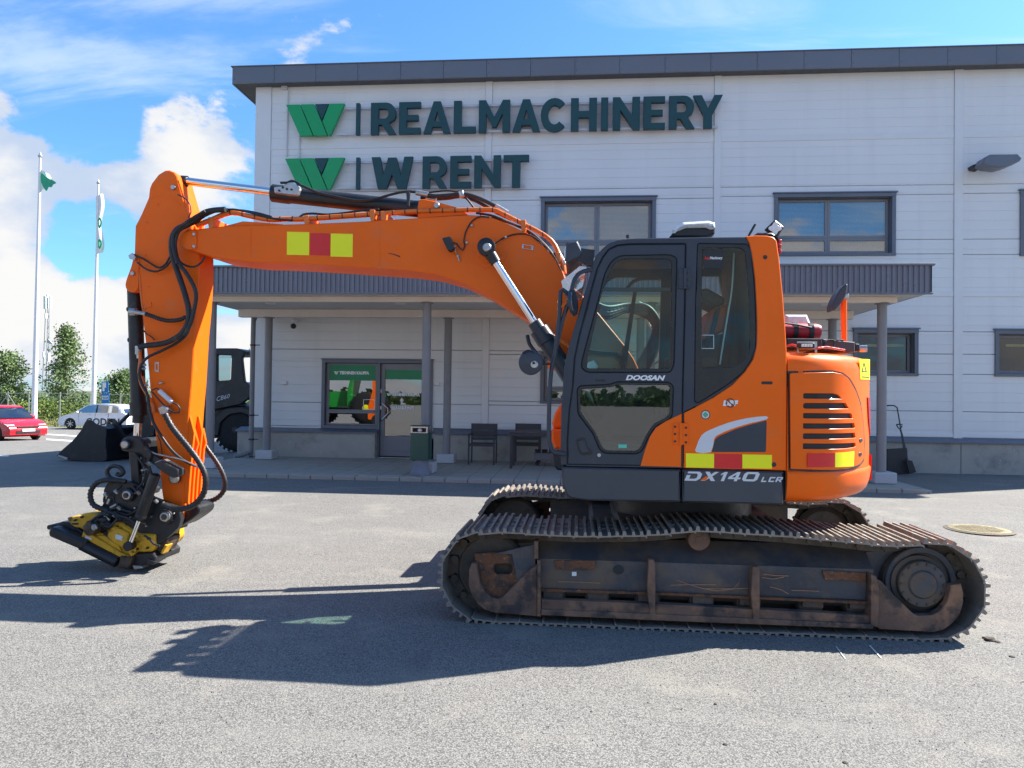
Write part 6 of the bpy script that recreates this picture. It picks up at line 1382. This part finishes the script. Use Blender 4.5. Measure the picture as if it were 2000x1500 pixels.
# ---- flagpoles
def flagpole(label, px, py_top, Y, fl, col):
    p = P(px, 800, Y); gz = ground_z(p.x, Y); tp = P(px, py_top, Y); t = thing('flagpole', label, 'flagpole', (p.x, Y, gz), 'white flagpoles at the parking lot')
    t['label'] = label
    MB().tube([(p.x, Y, gz), (p.x, Y, tp.z)], lambda q: .15-.09*q, 14, 1.0).build('pole', m_white, t)
    MB().lathe((p.x, Y, tp.z), (p.x, Y, tp.z+.3), [(0, .06), (.05, .11), (.12, .11), (.18, .05), (.3, .02)], 12).build('finial', m_galv, t)
    v = []; f = []; nu, nv_ = 14, 18
    for i in range(nu+1):
        for j in range(nv_+1):
            u, w = i/nu, j/nv_; x, z = fl(u, w); pp_ = P(x, z, Y); v.append((pp_.x, Y+.12*math.sin(u*7+w*2)*u, pp_.z))
    for i in range(nu):
        for j in range(nv_): f.append((i*(nv_+1)+j, (i+1)*(nv_+1)+j, (i+1)*(nv_+1)+j+1, i*(nv_+1)+j+1))
    fo = mk('flag', v, f, m_white, t, 60, recalc=False); return t, fo
fg = M('flag_green', (.03, .38, .20), .6, 0, .1)
t1, fo = flagpole('taller white flagpole with a limp white and green flag, at the far left', 67, 308, 38, lambda u, w: (76+u*24*(1-.5*abs(w-.5)), 326+w*54+u*14*(1-w)-u*20*w), None)
e = smooth2([(80, 338), (90, 345), (97, 350), (103, 352), (110, 357), (104, 360), (100, 366), (95, 365), (91, 373), (86, 368), (80, 355)], 2)
MB().px([e], 37.78, .02).build('flag_emblem', fg, t1)
t2, fo = flagpole('shorter white flagpole with a hanging white flag, right of the tall birch', 182.5, 360, 46, lambda u, w: (187.5+u*(12+3*math.sin(w*9)), 384+w*114-u*6), None)
for (y, h_) in ((428, 18), (470, 16)): MB().px([smooth2([(191, y), (196, y-3), (199, y+h_*.4), (195, y+h_), (192, y+h_*.8)], 2), smooth2([(193, y+3), (195, y+2), (196, y+h_*.4), (194, y+h_*.7)], 2)], 45.8, .02).build('flag_emblem', fg, t2)
# ---- mast
p = P(89, 770, 120); ms = thing('mobile_mast', 'slim grey lattice telecom mast with antenna panels beyond the trees', 'mast', (p.x, 120, ground_z(p.x, 120)))
mb = MB(); z0, z1 = ground_z(p.x, 120), P(90, 600, 120).z
for a in (0, 2.09, 4.19): mb.cyl((p.x+.6*math.cos(a), 120+.6*math.sin(a), z0), (p.x+.28*math.cos(a), 120+.28*math.sin(a), z1), .07, n=5)
z = z0; k = 0
while z < z1:
    r = .6-.32*(z-z0)/(z1-z0); a, b = (0, 2.09) if k % 2 else (2.09, 0); mb.cyl((p.x+r*math.cos(a), 120+r*math.sin(a), z), (p.x+r*math.cos(b), 120+r*math.sin(b), z+.9), .035, n=4); z += .9; k += 1
mb.build('lattice', m_galv, ms)
for (x, ya, yb_) in ((86, 578, 603), (91.5, 575, 602), (97, 578, 602), (84, 687, 700), (93, 690, 706), (88, 622, 612)): MB().px([(x-1.3, ya), (x+1.3, ya), (x+1.3, yb_), (x-1.3, yb_)], 119.4, .4, .03).build('antenna_panel', m_white, ms)
MB().px(smooth2([(93, 662), (101, 670), (99, 672), (92, 669)], 2), 119.2, .3).build('antenna_dish', m_galv, ms)
# ---- parking sign
p = P(205, 800, 50); sg = thing('parking_sign', 'blue and white parking sign post behind the white car', 'road sign', (p.x, 50, ground_z(p.x, 50)))
bl = M('sign_blue', (.0, .16, .50), .4, 0, .05)
MB().cyl((p.x, 50.1, ground_z(p.x, 50)), (p.x, 50.1, P(205, 746, 50).z), .04, n=10).build('post', m_galv, sg)
for (a, b, c, d) in ((198, 745, 211.5, 767), (198, 768, 213, 788), (202, 790, 210, 800)): pl_ = MB().px(rnd([(a, b), (c, b), (c, d), (a, d)], 1), 50, .03, .005).build('sign_plate', bl, sg)
MB().px([(200, 747), (207, 747), (207, 757), (204, 757), (204, 764), (200, 764)], 49.98, .015).px([(199.5, 773), (211.5, 773), (211.5, 780.5), (199.5, 780.5)], 49.98, .015).build('sign_symbol', m_white, sg)
for k in range(4): MB().px([(201+k*2.7, 774.5), (202.2+k*2.7, 774.5), (202.2+k*2.7, 779.5), (201+k*2.7, 779.5)], 49.96, .01).build('sign_figure', bl, sg)
# ---- cars
def car(name, label, cat_grp, loc, yaw, paint, L_=4.25, extra=None, hub=m_rim):
    t = thing(name, label, 'car', loc, cat_grp); rot = Matrix.Rotation(yaw, 4, 'Z'); T = Matrix.Translation(Vector(loc)) @ rot
    hw = .87
    def pr(loops, name_, mat, y0, y1, bev=.02, taper=0.0, zb=.95, par=None, plan=True):
        def tr(x, y, z):
            k = 1.0-(taper*max(0, z-zb)); s = 1.0
            if plan: s = 1-.10*max(0, (abs(x)-1.35)/.8)**2
            q = T @ Vector((x, y*k*s, z)); return tuple(q)
        mb = MB().prism(loops, y0, y1, bev, tr=tr); return mb.build(name_, mat, par or t, 40)
    ar = lambda cx: [(cx+.37*math.cos(a), .30+.37*math.sin(a)) for a in [math.pi*k/8 for k in range(9)]]
    body = [(-2.10, .30), (-2.14, .62), (-2.06, .92), (-1.90, 1.0), (-.6, .99), (.95, .965), (1.35, .90), (1.75, .80), (2.02, .67), (2.12, .50), (2.10, .28), (1.95, .20)]
    low = [(1.70, .20)]+ar(1.32)[0:9]+[(.93, .20), (-.90, .20)]+ar(-1.30)[0:9]+[(-1.70, .22)]
    bd = pr([body+low], 'body', paint, -hw, hw, .05)
    ro_ = [(-1.98, .97), (-1.72, 1.30), (-1.45, 1.42), (-.9, 1.475), (-.2, 1.49), (.25, 1.45), (.62, 1.30), (1.12, .965)]
    pr([ro_], 'cabin_glass', m_cglb, -hw*.93, hw*.93, .03, .28, .95)
    pr([[(-1.80, 1.22), (-1.72, 1.315), (-1.45, 1.435), (-.9, 1.49), (-.2, 1.505), (.27, 1.465), (.40, 1.405), (.2, 1.41), (-.3, 1.44), (-1.3, 1.38)]], 'roof', paint, -hw*.94, hw*.94, .02, .28, .95)
    for a in ([(-2.0, .96), (-1.78, 1.29), (-1.58, 1.34), (-1.62, .98)], [(-.28, .97), (-.20, .97), (-.24, 1.45), (-.30, 1.45)], [(1.18, .955), (.36, 1.42), (.28, 1.42), (1.06, .965)]):
        for s_ in (-1, 1): pr([a], 'pillar', paint if a[0][0] != -.28 else m_black, s_*hw*.945, s_*hw*.90, .004, .28, .95)
    for s_ in (-1, 1):
        for x in (1.32, -1.30):
            c = T @ Vector((x, s_*(hw-.02), .315)); d = (rot @ Vector((0, -s_, 0)))
            w = MB().lathe(c, c+d*.2, [(0, .20), (0, .24), (.015, .29), (.05, .315), (.17, .315), (.2, .28)], 24).build('wheel', m_tyre, t)
            rm = MB().lathe(c-d*.004, c+d*.02, [(0, .05), (.006, .205), (.02, .215)], 20) if hub is None else MB()
            for k in range(7):
                a = 2*math.pi*k/7; u = rot @ Vector((math.cos(a), 0, math.sin(a))); rm.bar(c-d*.005+u*.04, c-d*.005+u*.205, .035, .012, up=tuple(d))
            rm.cyl(c-d*.012, c, .05, n=12); rm.build('rim', hub or m_black, w)
        pr([[(1.72, .70), (2.03, .64), (1.98, .70), (1.62, .80), (1.58, .74)]], 'headlight', m_lens, s_*hw*.985, s_*hw*.62, .004)
        m_ = T @ Vector((.82, s_*(hw+.07), 1.0)); MB().sphere(m_, .11, 10, (.7, .9, .7)).build('side_mirror', paint, t)
        for x in (.78, -.24, -1.05): pr([[(x, .35), (x+.008, .35), (x+.008, .95), (x, .95)]], 'door_seam', m_black, s_*(hw+.002), s_*hw*.98, 0, plan=False)
        pr([[(-.95, .86), (-.78, .86), (-.78, .885), (-.95, .885)]], 'door_handle', paint, s_*(hw+.02), s_*hw*.98, .003, plan=False); pr([[(.0, .86), (.17, .86), (.17, .885), (.0, .885)]], 'door_handle', paint, s_*(hw+.02), s_*hw*.98, .003, plan=False)
    def front(y0, z0, y1, z1, x, nm, mat):
        MB().add([T @ Vector((x+dx_, y, z)) for dx_ in (0, -.06) for y in (y0, y1) for z in (z0, z1)], [(0, 1, 3, 2), (4, 6, 7, 5), (0, 4, 5, 1), (2, 3, 7, 6), (0, 2, 6, 4), (1, 5, 7, 3)]).build(nm, mat, t)
    front(-.5, .34, .5, .46, 2.125, 'grille', m_black); front(-.26, .42, .26, .53, 2.14, 'number_plate', m_white); front(-.45, .58, .45, .64, 2.11, 'upper_grille', m_black)
    return t, T
g = ground_z(-24.5, 30)
yr = R_(-22)
car('parked_car', 'small red hatchback parked at the far left edge of the lot', 'cars parked left of the building', (-25.35, 30.6, ground_z(-25, 30.6)), yr, m_carred, hub=None)
cxw = P(203, 815, 42).x
wc, Tw = car('parked_car', 'white hatchback with large dark lettering parked side-on behind the black bucket', 'cars parked left of the building', (cxw-.2, 42, ground_z(cxw, 42)), R_(180), m_carwh)
text('side_lettering', 'GODEAL', 168, 817, 238, 831, 42-.885, M('vinyl_black', (.02, .02, .022), .5), wc, .02)
text('side_lettering', 'MARKET', 203, 832, 216, 835, 42-.885, m_black, wc, .01)
# ---- wheel loader left of the building
YL = 19.6
ld = thing('wheel_loader', 'charcoal wheel loader in the shade left of the building with its bucket lowered', 'wheel loader', (P(380, 880, YL).x, YL+1, ground_z(-11, YL)))
def lp(nm, pts, th, mat=m_ldr, y=YL, bev=.02, par=None): return MB().px(pts, y, th, bev).build(nm, mat, par or ld, 35)
cbk = lp('cab', [rnd([(350, 690), (425, 681), (462, 681), (480, 686), (472, 700), (477, 745), (488, 752), (488, 775), (470, 790), (420, 800), (340, 800), (345, 745)], 3), rnd([(424, 693), (452, 694), (450, 742), (424, 744)], 3), rnd([(368, 698), (414, 694), (414, 744), (366, 746)], 3)], .12)
lp('cab', [rnd([(350, 690), (425, 681), (462, 681), (480, 686), (472, 700), (477, 745), (488, 752), (488, 775), (470, 790), (420, 800), (340, 800), (345, 745)], 3), rnd([(424, 693), (452, 694), (450, 742), (424, 744)], 3), rnd([(368, 698), (414, 694), (414, 744), (366, 746)], 3)], .12, y=YL+1.4)
lp('cab_roof', rnd([(348, 690), (425, 680), (462, 680), (481, 686), (479, 692), (350, 696)], 2), 1.4, y=YL+.06)
lp('cab_rear', [(455, 745), (488, 752), (488, 775), (455, 782)], 1.3, y=YL+.1)
lgl = [(424, 693), (452, 694), (450, 742), (424, 744)]
q = [P(x, y, YL+.06) for x, y in lgl]; mk('cab_glass', [tuple(a) for a in q], [(0, 1, 2, 3)], m_cglb, ld, 0)
lp('chassis', rnd([(270, 790), (350, 780), (440, 785), (488, 800), (488, 830), (470, 850), (300, 870), (262, 850)], 6), 1.1, y=YL+.3)
lp('fender', [rnd([(412, 850), (418, 815), (440, 798), (470, 795), (488, 800), (488, 812), (470, 806), (447, 810), (430, 826), (426, 852)], 4)], .5, y=YL-.15)
for px in (458, 306):
    c = P(px, 848, YL-.1); dW = Vector((0, 1, 0)); r = .60
    gzz = ground_z(c.x, YL); c.z = gzz+r
    w = MB().lathe(c, c+dW*.5, [(0, .3), (0, .36), (.03, .52), (.08, .57), (.42, .57), (.47, .52), (.5, .4)], 32)
    for k in range(26):
        a = 2*math.pi*k/26; u = Vector((math.cos(a), 0, math.sin(a))); tt = Vector((-math.sin(a), 0, math.cos(a)))
        for s_ in (0, 1): w.obox(c+dW*(.13+.24*s_)+u*.585, u*.022, dW*.12+tt*(.05 if s_ else -.05), tt*.035)
    w = w.build('wheel', m_tyre, ld); MB().lathe(c-dW*.002, c+dW*.1, [(0, .06), (.01, .16), (.05, .2), (.052, .33), (.1, .35)], 24).build('rim', m_ldr, w)
    c2 = c+Vector((0, 1.5, 0)); MB().lathe(c2, c2+dW*.45, [(0, .3), (.03, .52), (.08, .585), (.37, .585), (.45, .4)], 28).build('wheel', m_tyre, ld)
bk = lp('bucket', smooth2([(113, 893), (116, 883), (140, 862), (158, 840), (166, 824), (176, 820), (186, 828), (204, 834), (208, 842), (206, 870), (208, 899), (180, 901), (140, 899)], 2), .05, y=YL-1.15, bev=.01)
lp('bucket_floor', smooth2([(113, 893), (116, 887), (142, 893), (180, 894), (200, 890), (203, 850), (196, 836), (206, 838), (208, 899), (180, 901), (140, 899)], 2), 2.3, y=YL-1.1, bev=.01)
lp('bucket_side', smooth2([(113, 893), (116, 883), (140, 862), (158, 840), (166, 824), (176, 820), (186, 828), (204, 834), (208, 842), (206, 870), (208, 899), (180, 901), (140, 899)], 2), .05, y=YL+1.2, bev=.01)
lp('cutting_edge', [(113, 888), (132, 894), (131, 898), (113, 892)], .04, m_fit, YL-1.18, .004)
lp('quick_hitch', [smooth2([(208, 845), (222, 826), (233, 830), (242, 850), (262, 842), (280, 800), (300, 790), (300, 850), (260, 862), (240, 880), (220, 884), (208, 892)], 2), smooth2([(212, 852), (218, 846), (222, 856), (219, 868), (212, 868)], 2)], .1, y=YL-.55, bev=.01)
lp('lift_arm', rnd([(215, 880), (238, 856), (262, 842), (330, 770), (360, 770), (280, 862), (226, 892)], 5), .14, y=YL-.4)
lp('lift_arm', rnd([(215, 880), (238, 856), (262, 842), (330, 770), (360, 770), (280, 862), (226, 892)], 5), .14, y=YL+.9)
MB().cyl(P(222, 838, YL-.5), P(262, 800, YL-.4), .05, n=12).cyl(P(262, 800, YL-.4), P(320, 770, YL-.2), .08, n=12).build('tilt_ram', m_ldr, ld)
MB().cyl(P(229, 869, YL-.62), P(229, 869, YL-.5), .05, n=12).build('marker_lamp', m_redl, ld)
MB().tube([P(481, 690, YL+.2), P(486, 690, YL+.2), P(487, 681, YL+.2)], .012, 5).build('antenna', m_black, ld)
def ltr(u, w):
    a, b, c_, d = P(423, 784, YL-.02), P(448.5, 777, YL-.02), P(448.5, 769, YL-.02), P(423, 775, YL-.02)
    q = a.lerp(b, u).lerp(d.lerp(c_, u), w); return (q.x, YL-.016, q.z)
text('model_lettering', 'CB60', 0, 0, 0, 0, 0, m_silver, ld, .0, .2, tr=ltr)
# ---- manhole, clods
c = G(1912, 1035); mh = thing('manhole_cover', 'round yellowish manhole cover set flush in the asphalt right of the tracks', 'manhole cover', (c.x, c.y, ground_z(c.x, c.y)))
gz = ground_z(c.x, c.y)
MB().lathe((c.x, c.y, gz+.001), (c.x, c.y, gz+.02), [(0, .40), (.004, .40), (.007, .385)], 40).build('frame_ring', m_chain, mh)
mcv = MB().lathe((c.x, c.y, gz+.006), (c.x, c.y, gz+.02), [(0, .345), (.006, .345), (.008, .34)], 40)
for i in range(-5, 6):
    for j in range(-5, 6):
        if math.hypot(i, j) < 5: mcv.box((c.x+i*.056-.018, c.y+j*.056-.018, gz+.013), (c.x+i*.056+.018, c.y+j*.056+.018, gz+.018))
mcv.build('lid', M('tan_iron', (.24, .20, .11), .8, 0, .2, 8, mix=(.15, .13, .08), mixs=12), mh)
m_mud = M('dry_mud', (.09, .07, .055), .95, 0, .3, 20, .4, 60)
rng = random.Random(11)
for i, (x, y, s, lab) in enumerate(((1935, 1251, .036, 'largest dry mud clod right of the rear end of the track'), (1950, 1255, .02, 'mud clod just right of the largest clod'), (1922, 1247, .016, 'mud clod just left of the largest clod'),
        (1976, 1284, .016, 'dark mud clod near the right edge, below the largest clod'), (1652, 1491, .013, 'dark crumb near the bottom edge right of centre'), (1397, 1376, .010, 'dark crumb on bare asphalt below the tracks'), (1417, 1455, .011, 'dark crumb below centre near the bottom edge'), (1915, 1180, .018, 'mud clod on the asphalt right beside the sprocket end'))):
    p = G(x, y); bm = bmesh.new(); bmesh.ops.create_icosphere(bm, subdivisions=2, radius=s)
    for q in bm.verts: q.co = q.co*(1+.5*noise.noise(q.co*40+Vector((i, 0, 0)))); q.co.z = max(-.004, q.co.z*.55)
    o = MB().bm(bm, Matrix.Translation(Vector((p.x, p.y, ground_z(p.x, p.y)+s*.15)))).build('mud_clod', m_mud, None, 20); tag(o, lab, 'mud clod', 'mud clods on the asphalt')
vv, ff = [], []
for i in range(1500):      # loose grit
    x = rng.uniform(-4, 4.2); y = rng.uniform(1.9, 5.2) if i % 3 else rng.uniform(5, 10); s = rng.uniform(.002, .006); o = len(vv); z = ground_z(x, y)
    vv += [(x-s, y-s*.6, z), (x+s, y-s, z), (x+s*.4, y+s, z), (x, y, z+s*1.2)]; ff += [(o, o+1, o+3), (o+1, o+2, o+3), (o+2, o, o+3)]
tag(mk('loose_grit', vv, ff, M('grit', (.16, .15, .14), .9, 0, .6, 30), None, 0, recalc=False), kind='stuff')
# ---- machines standing behind the camera, seen mirrored in the shop window
tr_loc = (-12.6, -6.5, ground_z(-12, -6)); m_tg = M('tractor_green', (.01, .26, .03), .35, 0, .06, coat=.4)
tk = thing('green_tractor', 'green farm tractor with yellow wheels, seen only mirrored in the shop window', 'tractor', tr_loc)
def tv(x, y, z): return (tr_loc[0]+x, tr_loc[1]+y, tr_loc[2]+z)
hb = MB().prism([rnd([(-2.3, .9), (-2.35, 1.3), (-2.1, 1.62), (-1.2, 1.78), (-.1, 1.85), (-.1, .95)], .1)], -.4, .4, .05, tr=lambda a, b, c: tv(a, b, c)).build('bonnet', m_tg, tk)
MB().prism([rnd([(-.1, .9), (-.1, 1.9), (.15, 2.85), (1.5, 2.85), (1.7, 1.5), (1.4, .9)], .1), rnd([(.05, 1.6), (.28, 2.7), (1.4, 2.7), (1.5, 1.6)], .08)], -.75, .75, .03, tr=lambda a, b, c: tv(a, b, c)).build('cab', m_tg, tk)
MB().box(tv(-2.2, -.25, .55), tv(1.4, .25, .92)).build('chassis', m_ldr, tk)
for (x, r, w) in ((-1.75, .62, .38), (1.0, .92, .5)):
    for s_ in (-1, 1):
        c = Vector(tv(x, s_*.95, r)); d = Vector((0, -s_, 0)); wh = MB().lathe(c, c+d*w, [(0, r*.6), (.03, r*.9), (.08, r*.97), (w-.08, r*.97), (w, r*.7)], 28)
        for k in range(20):
            a = 6.283*k/20; u = Vector((math.cos(a), 0, math.sin(a))); t_ = Vector((-math.sin(a), 0, math.cos(a))); wh.obox(c+d*w*.5+u*r*.985, u*.03, d*w*.42+t_*.07, t_*.035)
        wh = wh.build('wheel', m_tyre, tk); MB().lathe(c-d*.01, c+d*.1, [(0, .1), (.02, r*.3), (.02, r*.58), (.1, r*.6)], 24).build('rim', m_hvy, wh)
oh = thing('orange_attachment', 'orange mower deck parked beside the green tractor behind the camera', 'attachment', (-10.75, -4.2, 0))
MB().prism([rnd([(-10.96, .3), (-10.24, .3), (-10.24, 1.0), (-10.46, 2.2), (-10.63, 3.0), (-10.79, 3.0), (-10.74, 1.8), (-10.96, 1.0)], .08)], -4.6, -3.8, .04).build('deck', m_or, oh)
MB().prism([circ(-10.7, .36, .32, 20)], -4.7, -4.5, .03).prism([circ(-10.45, .30, .27, 20)], -3.75, -3.6, .03).build('wheels', m_tyre, oh)
